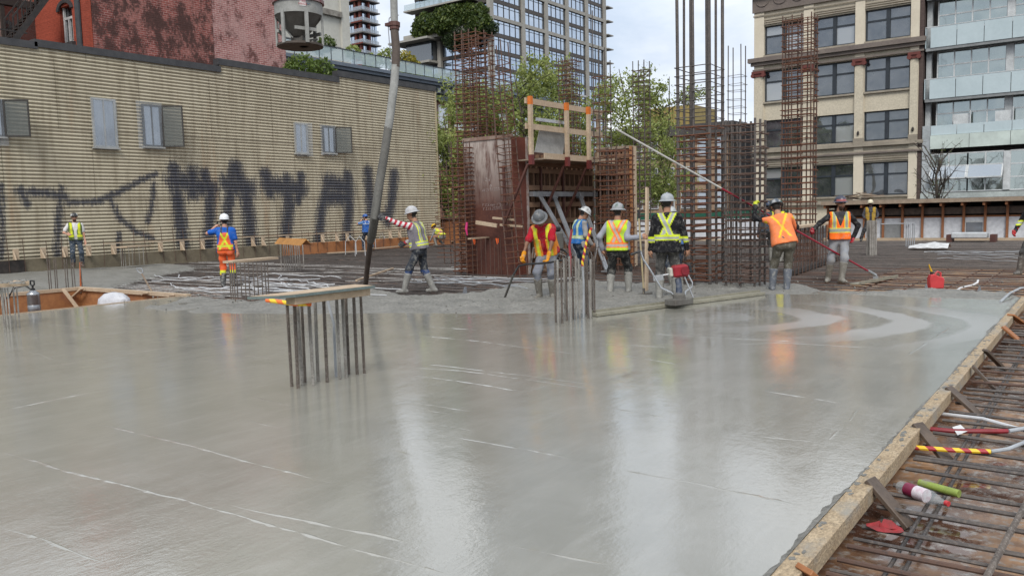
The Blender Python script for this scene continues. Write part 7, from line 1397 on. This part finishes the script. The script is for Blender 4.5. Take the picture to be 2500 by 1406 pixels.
# evergreen mass on the tower terrace
def bush(label, boxes, n, mat, leaf, seed, name='shrub', cat='shrub', group=None, stem=True):
    rg = np.random.default_rng(seed); c0 = Vector(boxes[0][0]); e = empty(name, (c0.x, c0.y, c0.z-boxes[0][1][2]), 0, label, cat, group); C = []
    tot = sum(b[1][0]*b[1][2] for b in boxes)
    for c, r in boxes:
        m = int(n*r[0]*r[2]/tot); u = rg.normal(size=(m, 3)); u /= np.linalg.norm(u, axis=1)[:, None]; rad = rg.uniform(.55, 1.05, (m, 1))**.6; lump = 1+.18*np.sin(u[:, :1]*9+seed)*np.cos(u[:, 2:]*7); C.append(np.array(c)+u*rad*lump*np.array(r))
    leaves('foliage', np.concatenate(C), leaf, mat, e, rg)
    st = MB()
    for c, r in boxes: 
        for k in range(4): a = rg.uniform(0, 6.28); st.tube([(c[0], c[1], c[2]-r[2]), (c[0]+r[0]*.6*math.cos(a), c[1]+r[1]*.6*math.sin(a), c[2]+r[2]*.5)], [leaf*.35, leaf*.1], 4)
    wpart('stems', st, BARK, e); return e
def tb(x, y, rx, rz, dd=0, ry=1.4): p = yp(x, y, TY-1.2+dd); return ((p.x, p.y, p.z), (rx, ry, rz))
bush('large dark evergreen thicket spilling over the tower terrace', [tb(1100, 40, 4.6, 2.2), tb(1040, 60, 3.0, 1.9, -.6), tb(1150, 42, 3.6, 2.2), tb(1030, 78, 2.2, 1.4, -.8), tb(1080, 62, 3.6, 1.6, -.7), tb(1175, 60, 2.2, 1.6, -.4)], 16000, LEAFD, .30, 21, 'terrace_thicket')
bush('dark ivy curtain hanging below the terrace thicket', [tb(1105, 95, 1.8, 2.2, .2), tb(1150, 85, 2.4, 1.8, .2), tb(1190, 72, 2.2, 1.1, .2), tb(1120, 80, 2.4, 1.8, .2)], 11000, IVY, .17, 22, 'hanging_ivy')
def gb(x, y, r, X): p = xp(x, y, X); return ((p.x, p.y, p.z), (r, r, r*.8))
bush('leafy green shrub on the corrugated roof edge', [gb(735, 165, .75, -32), gb(785, 168, .6, -32), gb(715, 172, .5, -32), gb(795, 178, .5, -32)], 1500, leaf_mat('fresh_leaves', (.11, .17, .03), (.08, .13, .025), (.17, .23, .05)), .10, 23)
bush('golden-leaved tree on the balustraded roof', [gb(985, 150, 1.1, -53), gb(1000, 160, 1.0, -53), gb(965, 155, .9, -54)], 1800, LEAFY, .14, 24, 'golden_tree', 'tree')
bush('green shrub behind the balustrade left of the hose', [gb(945, 140, .9, -54), gb(905, 150, .8, -54), gb(862, 128, .7, -54)], 1500, LEAF, .13, 25)
bush('green shrub behind the bucket on the balustraded roof', [gb(797, 108, .8, -54), gb(780, 118, .7, -54)], 900, LEAFD, .13, 26)
bush('green shrubs behind the right half of the glass balustrade', [gb(1000, 180, 1.0, -52.5), gb(1040, 185, .8, -52.5), gb(1070, 195, .7, -52.5)], 1400, LEAF, .13, 27)
